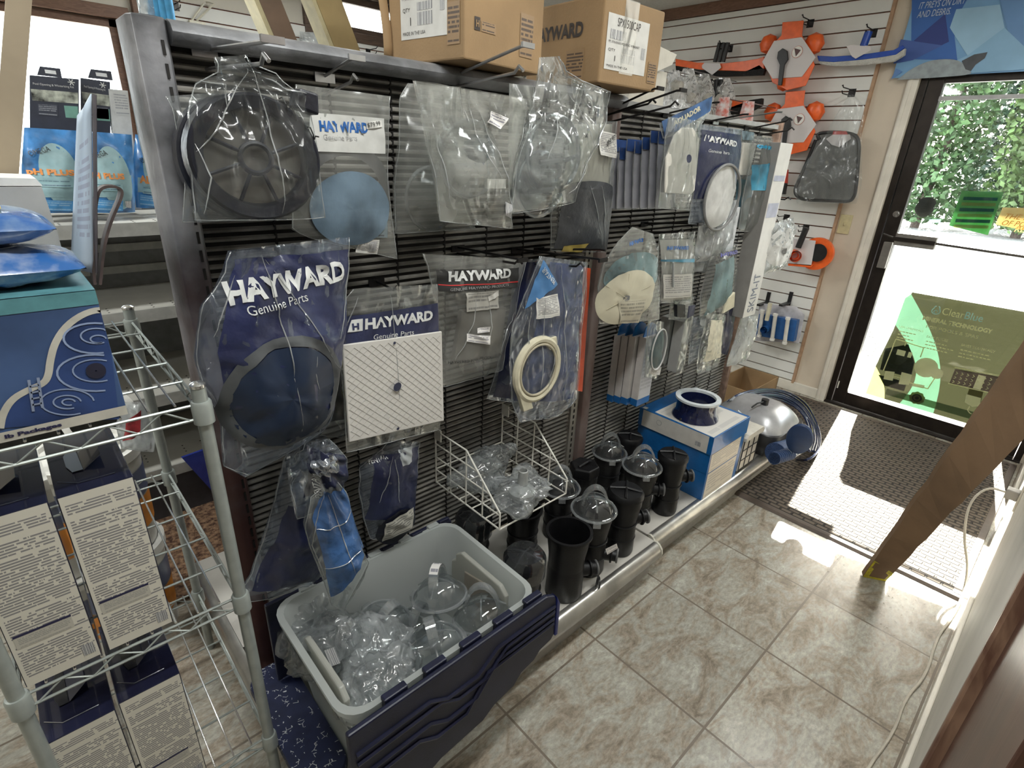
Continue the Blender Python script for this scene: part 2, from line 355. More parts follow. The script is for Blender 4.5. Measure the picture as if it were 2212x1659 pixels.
# ================================================================ SETTING
XW, YB, YF, ZC, XL = 3.18, 3.4, -.82, 2.47, -2.6
def floor_mat():
    m = bpy.data.materials.new('travertine_tile'); m.use_nodes = True; nt = m.node_tree; L = nt.links; b = nt.nodes['Principled BSDF']
    tc = _n(nt, 'ShaderNodeTexCoord'); br = _n(nt, 'ShaderNodeTexBrick', offset=0., squash=1.)
    br.inputs['Scale'].default_value = 1; br.inputs['Mortar Size'].default_value = .0035; br.inputs['Brick Width'].default_value = .4; br.inputs['Row Height'].default_value = .4
    br.inputs['Mortar Smooth'].default_value = .1; br.inputs['Bias'].default_value = 0
    L.new(tc.outputs['Object'], br.inputs['Vector'])
    n1 = _n(nt, 'ShaderNodeTexNoise'); n1.inputs['Scale'].default_value = 7.5; n1.inputs['Detail'].default_value = 10; n1.inputs['Roughness'].default_value = .72; n1.inputs['Distortion'].default_value = .7
    mp = _n(nt, 'ShaderNodeMapping'); mp.inputs['Scale'].default_value = (1, 1.8, 1); L.new(tc.outputs['Object'], mp.inputs[0]); L.new(mp.outputs[0], n1.inputs['Vector'])
    cr = _n(nt, 'ShaderNodeValToRGB'); e = cr.color_ramp; e.elements[0].position = .36; e.elements[0].color = (.22, .18, .135, 1); e.elements[1].position = .66; e.elements[1].color = (.47, .455, .40, 1)
    x = e.elements.new(.45); x.color = (.335, .285, .225, 1); x = e.elements.new(.54); x.color = (.40, .38, .325, 1)
    L.new(n1.outputs['Fac'], cr.inputs[0])
    n3 = _n(nt, 'ShaderNodeTexNoise'); n3.inputs['Scale'].default_value = 46; n3.inputs['Detail'].default_value = 5; n3.inputs['Roughness'].default_value = .7; L.new(mp.outputs[0], n3.inputs['Vector'])
    mr = _n(nt, 'ShaderNodeMapRange'); mr.inputs[1].default_value = .35; mr.inputs[2].default_value = .65; mr.inputs[3].default_value = .72; mr.inputs[4].default_value = 1.12; L.new(n3.outputs['Fac'], mr.inputs[0])
    mm = _n(nt, 'ShaderNodeMix', data_type='RGBA', blend_type='MULTIPLY'); mm.inputs[0].default_value = 1; L.new(cr.outputs[0], mm.inputs[6]); L.new(mr.outputs[0], mm.inputs[7])
    # per-tile tone
    fl = _n(nt, 'ShaderNodeVectorMath', operation='FLOOR'); sc = _n(nt, 'ShaderNodeVectorMath', operation='SCALE'); sc.inputs[3].default_value = 2.5
    L.new(tc.outputs['Object'], sc.inputs[0]); L.new(sc.outputs[0], fl.inputs[0]); wn2 = _n(nt, 'ShaderNodeTexWhiteNoise'); L.new(fl.outputs[0], wn2.inputs['Vector'])
    mt = _n(nt, 'ShaderNodeMapRange'); mt.inputs[3].default_value = .86; mt.inputs[4].default_value = 1.1; L.new(wn2.outputs['Value'], mt.inputs[0])
    m3 = _n(nt, 'ShaderNodeMix', data_type='RGBA', blend_type='MULTIPLY'); m3.inputs[0].default_value = 1; L.new(mm.outputs[2], m3.inputs[6]); L.new(mt.outputs[0], m3.inputs[7])
    mg = _n(nt, 'ShaderNodeMix', data_type='RGBA'); mg.inputs[7].default_value = (.17, .14, .11, 1); L.new(br.outputs['Fac'], mg.inputs[0]); L.new(m3.outputs[2], mg.inputs[6]); L.new(mg.outputs[2], b.inputs['Base Color'])
    # pits
    n2 = _n(nt, 'ShaderNodeTexNoise'); n2.inputs['Scale'].default_value = 55; n2.inputs['Detail'].default_value = 3; n2.inputs['Roughness'].default_value = .6; L.new(mp.outputs[0], n2.inputs['Vector'])
    pr = _n(nt, 'ShaderNodeMapRange'); pr.inputs[1].default_value = .30; pr.inputs[2].default_value = .37; L.new(n2.outputs['Fac'], pr.inputs[0])
    sb = _n(nt, 'ShaderNodeMath', operation='SUBTRACT'); L.new(pr.outputs[0], sb.inputs[0]); L.new(br.outputs['Fac'], sb.inputs[1])
    ad = _n(nt, 'ShaderNodeMath', operation='MULTIPLY_ADD'); ad.inputs[1].default_value = .35; L.new(n1.outputs['Fac'], ad.inputs[0]); L.new(sb.outputs[0], ad.inputs[2])
    bp = _n(nt, 'ShaderNodeBump'); bp.inputs['Strength'].default_value = .35; bp.inputs['Distance'].default_value = .002; L.new(ad.outputs[0], bp.inputs['Height']); L.new(bp.outputs[0], b.inputs['Normal'])
    rr = _n(nt, 'ShaderNodeMapRange'); rr.inputs[3].default_value = .16; rr.inputs[4].default_value = .34; L.new(n1.outputs['Fac'], rr.inputs[0]); L.new(rr.outputs[0], b.inputs['Roughness'])
    return m
def wood(name, c0, c1, scale=(3, 3, 40), rough=.5, dist=2.5):
    if name in MC: return MC[name]
    m = bpy.data.materials.new(name); m.use_nodes = True; nt = m.node_tree; L = nt.links; b = nt.nodes['Principled BSDF']; b.inputs['Roughness'].default_value = rough
    tc = _n(nt, 'ShaderNodeTexCoord'); mp = _n(nt, 'ShaderNodeMapping'); mp.inputs['Scale'].default_value = scale; L.new(tc.outputs['Object'], mp.inputs[0])
    no = _n(nt, 'ShaderNodeTexNoise'); no.inputs['Scale'].default_value = 2; no.inputs['Detail'].default_value = 6; no.inputs['Distortion'].default_value = dist; L.new(mp.outputs[0], no.inputs['Vector'])
    cr = _n(nt, 'ShaderNodeValToRGB'); e = cr.color_ramp; e.elements[0].position = .3; e.elements[0].color = (*c0, 1); e.elements[1].position = .7; e.elements[1].color = (*c1, 1)
    L.new(no.outputs['Fac'], cr.inputs[0]); L.new(cr.outputs[0], b.inputs['Base Color'])
    bp = _n(nt, 'ShaderNodeBump'); bp.inputs['Strength'].default_value = .2; bp.inputs['Distance'].default_value = .002; L.new(no.outputs['Fac'], bp.inputs['Height']); L.new(bp.outputs[0], b.inputs['Normal'])
    MC[name] = m; return m
def glass_mat(name='window_glass', tint=(.96, .98, .97), gloss=.04):
    if name in MC: return MC[name]
    m = bpy.data.materials.new(name); m.use_nodes = True; nt = m.node_tree; L = nt.links
    nt.nodes.remove(nt.nodes['Principled BSDF']); out = nt.nodes['Material Output']
    tr = _n(nt, 'ShaderNodeBsdfTransparent'); tr.inputs[0].default_value = (*tint, 1); gl = _n(nt, 'ShaderNodeBsdfGlossy'); gl.inputs['Roughness'].default_value = .02
    no = _n(nt, 'ShaderNodeTexNoise'); no.inputs['Scale'].default_value = 3
    lw = _n(nt, 'ShaderNodeFresnel'); lw.inputs[0].default_value = 1.45
    ma = _n(nt, 'ShaderNodeMath', operation='MULTIPLY_ADD'); ma.inputs[1].default_value = .8; ma.inputs[2].default_value = gloss * .2; L.new(lw.outputs[0], ma.inputs[0])
    mx = _n(nt, 'ShaderNodeMixShader'); L.new(ma.outputs[0], mx.inputs[0]); L.new(tr.outputs[0], mx.inputs[1]); L.new(gl.outputs[0], mx.inputs[2]); L.new(mx.outputs[0], out.inputs[0])
    MC[name] = m; return m
PAINT = mat('cream_wall_paint', (.62, .585, .51), .6, var=.03, scale=4, bump=.05, bscale=90)
PAINT2 = mat('wall_paint_by_the_door', (.60, .52, .42), .6, var=.05, scale=3, bump=.05, bscale=90)
WTRIM = mat('white_trim_paint', (.70, .66, .58), .45, var=.05, scale=9)
CEIL = mat('ceiling_plaster', (.62, .60, .56), .9, var=.03, scale=60, bump=.6, bscale=220)
BROWN = wood('brown_wood', (.115, .055, .032), (.20, .105, .065), (6, 6, 40))
DKWOOD = wood('dark_wood', (.045, .018, .012), (.085, .035, .022), (10, 3, 3), .35)
SLATP = mat('slatwall_face', (.72, .72, .69), .55, var=.03, scale=3)
GROOVE = mat('slatwall_groove', (.20, .075, .045), .7)
struct(MB().box((XL, -2.4, -.06), (XW, YB, 0)).build('floor', floor_mat(), smooth=False))
struct(MB().box((XL, -2.4, ZC), (XW + .1, YB, ZC + .08)).build('ceiling', CEIL, smooth=False))
DY0, DY1, DZ = -.79, .245, 2.0     # door opening in the right wall
mb = MB(); mb.box((XW, DY1, 0), (XW + .12, YB, ZC)).box((XW, -2.4, 0), (XW + .12, DY0, ZC)).box((XW, DY0, DZ), (XW + .12, DY1, ZC))
struct(mb.build('wall_right', PAINT2, smooth=False))
# back wall with two windows
WX0, WX1, WZ0, WZ1 = -1.25, .03, 1.0, 2.07
VX0, VX1, VZ0, VZ1 = 1.15, 1.86, 2.22, 2.44
mb = MB(); mb.box((XL, YB, 0), (WX0, YB + .12, ZC)).box((WX1, YB, 0), (VX0, YB + .12, ZC)).box((VX1, YB, 0), (XW, YB + .12, ZC))
mb.box((WX0, YB, 0), (WX1, YB + .12, WZ0)).box((WX0, YB, WZ1), (WX1, YB + .12, ZC)).box((VX0, YB, 0), (VX1, YB + .12, VZ0)).box((VX0, YB, VZ1), (VX1, YB + .12, ZC))
struct(mb.build('wall_back', PAINT, smooth=False))
struct(MB().box((XL - .1, -2.4, 0), (XL, YB, ZC)).build('wall_left', PAINT, smooth=False))
struct(MB().box((XL, -2.5, 0), (XW, -2.4, ZC)).build('wall_near', PAINT, smooth=False))
CX0, CX1 = -.34, .05
struct(MB().box((CX0, YF - .12, 0), (XW, YF, ZC)).build('wall_front', mat('front_wall_paint', (.60, .575, .52), .6, var=.04, scale=5), smooth=False))
def window(n, x0, x1, z0, z1, fr, label=None):
    t = .035; mb = MB()
    mb.box((x0 - .05, YB - .03, z1), (x1 + .05, YB + .02, z1 + .06)).box((x0 - .05, YB - .03, z0 - .06), (x1 + .05, YB + .02, z0))
    mb.box((x0 - .05, YB - .03, z0), (x0 + .01, YB + .02, z1)).box((x1 - .01, YB - .03, z0), (x1 + .05, YB + .02, z1))
    mb.box((x1 - .05, YB + .02, z0), (x1, YB + .06, z1)).box((x0, YB + .02, z0), (x0 + .04, YB + .06, z1)).box((x0, YB + .02, z1 - .04), (x1, YB + .06, z1)).box((x0, YB + .02, z0), (x1, YB + .06, z0 + .04))
    o = struct(mb.build('window_%d' % n, fr, smooth=False, bevel=.003)); OFF[o.name] = Vector((0, 0, 0))
    g = MB().box((x0 + .03, YB + .035, z0 + .03), (x1 - .03, YB + .041, z1 - .03)).build('pane', glass_mat(), o, smooth=False)
    return o
window(1, WX0, WX1, WZ0, WZ1, BROWN)
window(2, VX0, VX1, VZ0, VZ1, wood('dark_window_wood', (.05, .03, .022), (.12, .075, .05)))
# tall brown board between window and slatwall, cream soffit
struct(MB().box((.10, YB - .05, 0), (.22, YB, ZC)).build('trim_4', BROWN, smooth=False, bevel=.003))
def slatwall(name, horiz, a0, a1, z0, z1, zs, face, label_side):
    """boards with dark grooves; horiz 'y' = on the right wall, 'x' = on the back wall"""
    mb = MB(); zs = sorted([z for z in zs if z0 < z < z1]); edges = [z0] + zs + [z1]
    def bx(a, b, za, zb, d0, d1):
        if horiz == 'y': mb.box((d0, a, za), (d1, b, zb))
        else: mb.box((a, d0, za), (b, d1, zb))
    mb.k = 1; bx(a0, a1, z0, z1, face - .003, face - .0005)
    mb.k = 0
    for p, q in zip(edges, edges[1:]): bx(a0, a1, p + .0038, q - .0038, face - .018, face - .003)
    return struct(mb.build(name, [SLATP, GROOVE], smooth=False))
ZS = [2.285 - .0771 * k for k in range(-2, 30)]
slatwall('trim_5', 'y', .479, YB - .01, .075, 2.40, ZS, XW, 'right')
slatwall('trim_6', 'x', .24, XW - .03, 1.1, 2.215, ZS, YB, 'back')
struct(MB().box((XW - .022, .462, .06), (XW, .479, 2.40)).build('trim_2', mat('raw_panel_edge', (.42, .27, .17), .7), smooth=False))
struct(MB().box((XW - .03, DY1 + .17, 2.40), (XW, YB, ZC)).build('trim_1', BROWN, smooth=False, bevel=.002))
struct(MB().box((XW - .02, DY1 + .055, 0), (XW, YB, .07)).build('baseboard_right', WTRIM, smooth=False, bevel=.004))
mb = MB().box((XW - .025, DY1, 0), (XW + .002, DY1 + .055, 1.99)).box((XW - .03, DY1 + .03, 0), (XW, DY1 + .05, 1.99)).box((XW - .012, DY0, 1.985), (XW, DY1 + .055, 1.999))
struct(mb.build('trim_3', WTRIM, smooth=False, bevel=.003))
struct(MB().box((CX1 + .01, YF, 0), (XW - .03, YF + .014, .085)).build('baseboard_front', WTRIM, smooth=False, bevel=.004))
# ---- wood casing right beside the camera
mb = MB().box((CX1 - .075, YF, 0), (CX1, YF + .022, 2.2)).box((CX1 - .08, YF, 0), (CX1 - .06, YF + .028, 2.2))
struct(mb.build('trim_7', wood('worn_casing_wood', (.10, .045, .028), (.24, .14, .09), (14, 14, 3), .45), smooth=False, bevel=.004))
struct(MB().box((CX0, YF - .001, 0), (CX1 - .075, YF + .014, 2.2)).build('trim_8', DKWOOD, smooth=False, bevel=.002))
# ================================================================ DOOR
BRONZE = mat('dark_bronze_aluminium', (.035, .028, .024), .35, .6, var=.1, scale=20)
BRONZE2 = mat('worn_bronze', (.07, .062, .055), .4, .5)
d = MB()
xa, xb = XW + .01, XW + .075
d.box((xa, DY1 - .035, 0), (xb, DY1, DZ)).box((xa, DY0, 0), (xb, DY0 + .03, DZ)).box((xa, DY0, DZ - .03), (xb, DY1, DZ)).box((xa - .03, DY0, 0), (xb + .05, DY1, .012))
door = struct(d.build('door_1', BRONZE, smooth=False, bevel=.002)); OFF[door.name] = Vector((0, 0, 0))
GY0, GY1, GZ0, GZ1 = -.70, .135, .10, 1.925
d = MB(); x0, x1 = XW + .015, XW + .06
d.box((x0, GY1, .015), (x1, DY1 - .038, DZ - .035)).box((x0, DY0 + .033, .015), (x1, GY0, DZ - .035)).box((x0, GY0, .015), (x1, GY1, GZ0)).box((x0, GY0, GZ1), (x1, GY1, DZ - .035))
leaf = d.build('door_leaf', BRONZE, door, smooth=False, bevel=.003)
MB().box((XW + .034, GY0 - .004, GZ0 - .004), (XW + .040, GY1 + .004, GZ1 + .004)).build('glass_pane', glass_mat(), door, smooth=False)
d = MB().box((x0 - .004, DY1 - .052, .11), (x0 + .0, DY1 - .045, .16)); d.build('hinge_plate', mat('chipped_white_metal', (.7, .68, .62), .5), door, smooth=False)
pb = MB().box((x0 - .05, GY1 - .21, 1.075), (x0 - .012, GY1 - .01, 1.145)); pbo = pb.build('push_bar', mat('weathered_gray_metal', (.22, .205, .185), .45, .5), door, smooth=False, bevel=.004)
MB().box((x0 - .056, GY1 - .208, 1.100), (x0 - .049, GY1 + .0, 1.122)).build('bar_slot', BRONZE, pbo, smooth=False)
MB().cyl((x0 - .03, GY1 - .2, 1.11), (x0 - .03, GY0, 1.09), .008, 8).build('bar_rod', BRONZE2, door)
MB().cyl((x0 - .03, GY1 - .01, 1.11), (x0 - .03, GY1 + .06, 1.13), .006, 8).build('bar_end', BRONZE2, door)
MB().box((x0 - .03, GY1 + .0, .93), (x0 - .004, GY1 + .045, 1.085)).build('latch_case', MC['weathered_gray_metal'], door, smooth=False, bevel=.003)
MB().cyl((x0 - .012, GY1 + .03, 1.245), (x0, GY1 + .03, 1.245), .018, 20).cyl((x0 - .018, GY1 + .03, 1.245), (x0 - .01, GY1 + .03, 1.245), .012, 16).build('lock_cylinder', mat('steel_bright', (.6, .6, .58), .25, 1.), door)
MB().box((x0 - .012, GY0 - .01, 1.84), (x0, GY1 + .0, 1.86)).build('top_strip', mat('pale_gasket', (.4, .4, .4), .5), leaf, smooth=False)
# ================================================================ OUTSIDE
def gravel(name, c, s=45):
    m = bpy.data.materials.new(name); m.use_nodes = True; nt = m.node_tree; L = nt.links; b = nt.nodes['Principled BSDF']; b.inputs['Roughness'].default_value = .9
    tc = _n(nt, 'ShaderNodeTexCoord'); vo = _n(nt, 'ShaderNodeTexVoronoi'); vo.inputs['Scale'].default_value = s; L.new(tc.outputs['Object'], vo.inputs['Vector'])
    cr = _n(nt, 'ShaderNodeValToRGB'); e = cr.color_ramp; e.elements[0].color = (*[x * .45 for x in c], 1); e.elements[1].color = (*c, 1); L.new(vo.outputs['Color'], cr.inputs[0]); L.new(cr.outputs[0], b.inputs['Base Color'])
    bp = _n(nt, 'ShaderNodeBump'); bp.inputs['Strength'].default_value = 1; bp.inputs['Distance'].default_value = .02; L.new(vo.outputs['Distance'], bp.inputs['Height']); L.new(bp.outputs[0], b.inputs['Normal'])
    return m
GX = XW + .13
struct(MB().box((GX + 1.3, -60, -.2), (70, 60, -.06)).build('ground', gravel('pale_gravel', (.5, .48, .44), 30), smooth=False))
struct(MB().box((GX + 1.302, -14, -.06), (GX + 4.6, 14, -.045)).build('shaded_gravel_strip', gravel('shaded_gravel', (.016, .016, .017), 24), smooth=False))  # near gravel coloured dark in place of the porch shade on it
struct(MB().box((GX, -6, -.2), (GX + 1.3, 6, -.03)).build('sidewalk', mat('concrete', (.48, .46, .42), .9, bump=.2), smooth=False))
struct(MB().box((-30, YB + .13, -.2), (GX, 60, -.06)).build('ground_behind', mat('back_ground', (.4, .38, .33), .9), smooth=False))
struct(MB().box((XW + .12, -3.2, 2.36), (4.74, 3.2, 2.46)).build('porch_roof', mat('porch_paint', (.5, .48, .44), .7), smooth=False))
# trees beyond the lot
LEAF = [mat('leaf_green_a', (.055, .105, .035), .6, var=.25, scale=2), mat('leaf_green_b', (.085, .14, .04), .6, var=.25, scale=2), mat('leaf_green_c', (.03, .07, .035), .6, var=.25, scale=2)]
BARK = mat('bark', (.10, .075, .06), .9, var=.2)
rt = random.Random(4)
tdesc = ['slender pine with light crown in the woods, {}', 'bushy dark green tree in the woods, {}', 'yellow green young tree in the woods, {}']
tpos = ['nearest the door frame', 'beside the tree nearest the frame', 'second row behind the first pair', 'third trunk along the lot edge', 'in the middle of the door view', 'just right of the middle of the door', 'far row behind the middle', 'leaning slightly at the right of the pane', 'right edge of the pane', 'back row at the right edge', 'at the far right beyond the pane', 'low one filling the gap at left', 'low one filling the gap at right', 'last trunk on the far right']
for i in range(14):
    back = i % 2; yy = 3.3 - i * 1.12 - (0 if not back else .0); xx = 19.5 + (3.6 if back else 0) + rt.uniform(-.2, .2); h = rt.uniform(7.0, 8.5)
    t = thing('tree', tdesc[i % 3].format(tpos[i]), 'tree', (xx, yy, -.1), group='trees beyond the gravel lot')
    MB().tube([(xx + .05 * math.sin(k + i), yy + .06 * math.cos(k * 1.3 + i), -.1 + h * k / 6) for k in range(7)], [.12 - .014 * k for k in range(7)], 7).build('trunk', BARK, t)
    mb = MB()
    for k in range(6000):
        z = h * rt.uniform(.02, .75); rad = (1.06) * (rt.random() ** .5); a = rt.uniform(0, 6.28)
        c = Vector((xx + rad * math.cos(a), yy + rad * math.sin(a), z)); u_ = Vector((rt.gauss(0, 1), rt.gauss(0, 1), rt.gauss(0, 1))).normalized(); v_ = u_.cross(Vector((rt.gauss(0, 1), rt.gauss(0, 1), rt.gauss(0, 1)))).normalized()
        r = rt.uniform(.05, .125); n = mb.add([c - u_ * r, c + v_ * r * .6, c + u_ * r, c - v_ * r * .6]); mb.face((n, n + 1, n + 2, n + 3))
    mb.build('foliage', LEAF[(i * 2) % 3], t, smooth=False)
# ================================================================ ADDED CEILING FILL LIGHTS (unseen, above the frame)
for i, (lx, ly) in enumerate(((-.3, .05 - .45), (1.7, -.35), (.8, 2.1), (-1.6, 1.2))):
    t = thing('fill_light', 'added long white ceiling fill light, ' + ['nearest the camera', 'towards the glass door', 'over the rear aisle', 'over the left side of the shop'][i], 'fill light', (lx, ly, ZC - .07), group='added ceiling fill lights')
    MB().box((lx - .6, ly - .1, ZC - .05), (lx + .6, ly + .1, ZC - .001)).build('housing', mat('fill_fixture_white', (.8, .8, .8), .4), t, smooth=False)
    em = bpy.data.materials.get('fill_diffuser') or bpy.data.materials.new('fill_diffuser'); em.use_nodes = True
    pb_ = em.node_tree.nodes['Principled BSDF']; pb_.inputs['Base Color'].default_value = (.9, .9, .9, 1); pb_.inputs['Emission Color'].default_value = (1, .97, .92, 1); pb_.inputs['Emission Strength'].default_value = 4.
    MB().box((lx - .58, ly - .085, ZC - .062), (lx + .58, ly + .085, ZC - .05)).build('diffuser', em, t, smooth=False)
    la = bpy.data.lights.new('fill_area_light', 'AREA'); la.shape = 'RECTANGLE'; la.size = 1.15; la.size_y = .16; la.energy = FILL_W[i]; la.color = (.97, 1, .975)
    lo = bpy.data.objects.new('fill_area_light', la); COL.objects.link(lo); lo.parent = t; lo.location = (0, 0, -.0)
# daylight through the rear window reaches the room as a portal-like sky glow
# ================================================================ GONDOLA (the double-sided shop rack)
YP = .50; GX0, GXM, GX1, GTOP = -.50, .80, 2.10, 1.665
STEEL = mat('dusty_steel', (.27, .275, .29), .45, .3, var=.25, scale=9, bump=.12, bscale=120)
STEELB = wood('scuffed_post_paint', (.13, .075, .06), (.24, .20, .19), (5, 5, 2.2), .5, 1.5)
RIB = mat('rack_panel_ribs', (.27, .255, .23), .5, .15, var=.22, scale=11)
DARKGAP = mat('panel_gap', (.018, .016, .015), .9)
DECK = mat('deck_beige', (.50, .48, .44), .5, var=.04, scale=7)
CHROME = mat('silver_bumper', (.52, .51, .48), .28, .85, var=.12, scale=10, bump=.05, bscale=40)
g = thing('gondola_rack', 'brown and grey ribbed panel shop rack with two sections of hanging parts', 'display rack', (GX0 + 1.3, YP, 0))
def post(x0, x1, m_, name='upright_post', slots=True, y0=YP - .035):
    mb = MB(); mb.prism([(x0, y0 + .02), (x0 + .006, y0 + .006), (x0 + .02, y0), (x1 - .02, y0), (x1 - .006, y0 + .006), (x1, y0 + .02), (x1, YP + .05), (x0, YP + .05)], 0.0, GTOP, 'xy')
    o = mb.build(name, m_, g, bevel=.002, sharp=30)
    if slots:
        s_ = MB()
        for k in range(46): z = GTOP - .045 - k * .035; s_.box((x1 - .017, y0 - .0008, z - .011), (x1 - .0125, y0 + .004, z + .011))
        s_.build('slot_row', DARKGAP, o, smooth=False)
    return o
def twotone():
    m_ = mat('stained_steel_post', (.30, .30, .32), .45, .35, var=.3, scale=7, bump=.1)
    nt = m_.node_tree; L = nt.links; b = nt.nodes['Principled BSDF']; src = b.inputs['Base Color'].links[0].from_socket
    tc = _n(nt, 'ShaderNodeTexCoord'); sp = _n(nt, 'ShaderNodeSeparateXYZ'); L.new(tc.outputs['Object'], sp.inputs[0])
    no = _n(nt, 'ShaderNodeTexNoise'); no.inputs['Scale'].default_value = 6; no.inputs['Detail'].default_value = 6; L.new(tc.outputs['Object'], no.inputs['Vector'])
    ma = _n(nt, 'ShaderNodeMath', operation='MULTIPLY_ADD'); ma.inputs[1].default_value = .9; L.new(no.outputs['Fac'], ma.inputs[0]); L.new(sp.outputs[2], ma.inputs[2])
    mr = _n(nt, 'ShaderNodeMapRange'); mr.inputs[1].default_value = 1.25; mr.inputs[2].default_value = 1.75; mr.inputs[3].default_value = 1; mr.inputs[4].default_value = 0; L.new(ma.outputs[0], mr.inputs[0])
    mx = _n(nt, 'ShaderNodeMix', data_type='RGBA'); L.new(mr.outputs[0], mx.inputs[0]); L.new(src, mx.inputs[6]); mx.inputs[7].default_value = (.105, .045, .04, 1); L.new(mx.outputs[2], b.inputs['Base Color'])
    return m_
post(GX0 - .008, GX0 + .05, twotone(), y0=YP - .055)
post(GXM - .005, GXM + .055, STEELB, slots=False)
post(GX1 - .035, GX1, mat('end_post_tan', (.36, .24, .18), .5, var=.15), slots=False)
sl = MB().box((GXM - .045, YP - .012, .16), (GXM - .005, YP, GTOP - .03)).build('slotted_strip', mat('galvanised_strip', (.42, .40, .36), .4, .5), g, smooth=False)
s_ = MB()
for k in range(56): s_.box((GXM - .03, YP - .0128, GTOP - .06 - k * .026), (GXM - .022, YP - .010, GTOP - .045 - k * .026))
s_.build('slot_row', DARKGAP, sl, smooth=False)
for xa, xb in ((GX0 + .05, GXM - .045), (GXM + .055, GX1 - .035)):
    mb = MB(); mb.k = 1; mb.box((xa, YP + .004, .15), (xb, YP + .010, GTOP - .02)); mb.k = 0
    k = 0; z = .175
    while z < GTOP - .03:
        mb.prism([(YP + .004, z), (YP - .0035, z + .002), (YP - .0045, z + .0065), (YP + .004, z + .0105)], xa, xb, 'yz'); z += .0182
    n = 8; mb.k = 1
    for i in range(1, n):
        x = xa + (xb - xa) * i / n; z = .175
        while z < GTOP - .03: mb.box((x - .002, YP - .0052, z - .001), (x + .002, YP + .001, z + .0125)); z += .0182
    p = mb.build('ribbed_panel', [RIB, DARKGAP], g, smooth=False)
RAILP = [(YP + .05, GTOP), (YP - .045, GTOP), (YP - .062, GTOP - .008), (YP - .068, GTOP - .02), (YP - .06, GTOP - .034), (YP - .045, GTOP - .04), (YP - .01, GTOP - .03), (YP + .05, GTOP - .03)]
MB().prism(RAILP, GX0 + .05, GXM + .03, 'yz').build('top_rail', STEEL, g, sharp=50)
MB().prism([(YP + .05, GTOP - .012), (YP - .02, GTOP - .012), (YP - .02, GTOP - .03), (YP + .05, GTOP - .03)], GXM + .03, GX1 - .035, 'yz').build('top_rail', mat('pale_rail', (.34, .34, .33), .5), g, sharp=50)
MB().box((GX0 + .45, YP + .05, GTOP - .02), (1.5, YP + .35, GTOP)).build('top_shelf', STEEL, g, smooth=False)
def deck(xa, xb, yf, name='base_deck'):
    mb = MB().box((xa, yf + .02, .135), (xb, YP - .01, .16)); o = mb.build(name, DECK, g, smooth=False, bevel=.002)
    MB().box((xa, yf + .03, .0), (xb, yf + .05, .135)).build('kick_plate', mat('kick_plate_grey', (.35, .33, .30), .5), g, smooth=False)
    r = [(yf + .026, .160), (yf + .014, .163), (yf + .002, .158), (yf - .010, .143), (yf - .014, .125), (yf - .009, .105), (yf + .004, .092), (yf + .02, .09), (yf + .026, .10)]
    MB().prism(r, xa + .008, xb - .008, 'yz').build('bumper_rail', CHROME, g, sharp=50)
    for xx in (xa, xb - .008):
        MB().prism([(a - .002 if a < yf else a, b + (.002 if b > .12 else -.002)) for a, b in r], xx, xx + .008, 'yz').build('rail_end_cap', mat('ivory_cap', (.55, .53, .46), .5), g, smooth=False)
deck(GX0 + .0, GXM - .0, .035); deck(GXM + .01, GX1, .075)
# plain side of the rack turned to the next aisle: deck along its left end
e_ = thing('end_shelf_base', 'low beige shelf base with silver bumper at the left end of the rack', 'shelf base', (-.53, .9, 0))
MB().box((-.555, .53, .13), (-.51, 1.45, .155)).build('deck', DECK, e_, smooth=False)
# ================================================================ HOOKS
BLK = mat('black_wire', (.03, .028, .028), .35, .7); SIL = mat('zinc_wire', (.45, .45, .46), .3, .9)
hook_no = [0]
def hook(label, b, tip, m_=BLK, r=.0032, up=.012, cap=True, low=None, plate=True):
    """peg hook: straight wire towards the aisle; low=(base px, tip px) adds the lower prong"""
    B = onY(YP - .004, *b); T = onX(B.x, *tip); L_ = max(.05, YP - T.y)
    t = thing('peg_hook', label, 'display hook', B, group=None)
    y1 = YP - L_; zt = (B.z + T.z) / 2 if abs(T.z - B.z) < .06 else B.z
    def w(nm, z0, z1, yend, bend):
        pts = [(B.x, YP - .004, z0), (B.x, yend + .02, z1)]
        if bend: pts += [(B.x, yend + .006, z1 + up), (B.x + .002, yend - .006, z1 + up * .2)]
        else: pts += [(B.x, yend, z1)]
        MB().tube(pts, r, 8).build(nm, m_, t)
        return z1
    if low:
        B2 = onY(YP - .004, *low[0]); T2 = onX(B.x, *low[1]); w('scan_wire', B.z, T.z, y1, False)
        MB().box((B.x - .017, y1 - .004, T.z - .005), (B.x + .017, y1 + .002, T.z + .005)).build('tag_bar', m_, t, smooth=False)
        w('peg_wire', B2.z, T2.z, T2.y, True)
    else: w('peg_wire', B.z, T.z, y1, cap)
    if plate: MB().box((B.x - .022, YP - .009, B.z - .012), (B.x + .022, YP - .0045, B.z + .006)).build('back_plate', m_, t, smooth=False)
    return t
hook('bright steel double peg hook holding the bagged spoked wheels', (440, 108), (588, 86), SIL, .0036, low=((452, 150), (575, 136)))
hook('double peg hook above the bag with the 79.99 sticker', (700, 165), (770, 125), SIL, low=((712, 205), (768, 176)))
hook('long steel double hook below the open carton', (965, 170), (1140, 98), SIL, .0036, low=((1002, 197), (1125, 156)))
hook('dark double hook in front of the taped carton', (1234, 174), (1310, 150), BLK, low=((1201, 215), (1294, 194)))
hook('black double hook first in the right hand section', (1308, 250), (1475, 195), BLK, low=((1299, 266), (1461, 229)))
hook('black double hook just under the taped carton', (1312, 239), (1426, 191), BLK, low=((1310, 248), (1412, 224)))
hook('black hook crossing the blue sleeve of the winter plates', (1438, 246), (1554, 221), BLK, cap=False)
hook('grey hook above the navy ring bag', (1512, 266), (1617, 247), BLK, cap=False)
hook('thin grey hook reaching over the orange packs', (1545, 262), (1690, 242), SIL, cap=False)
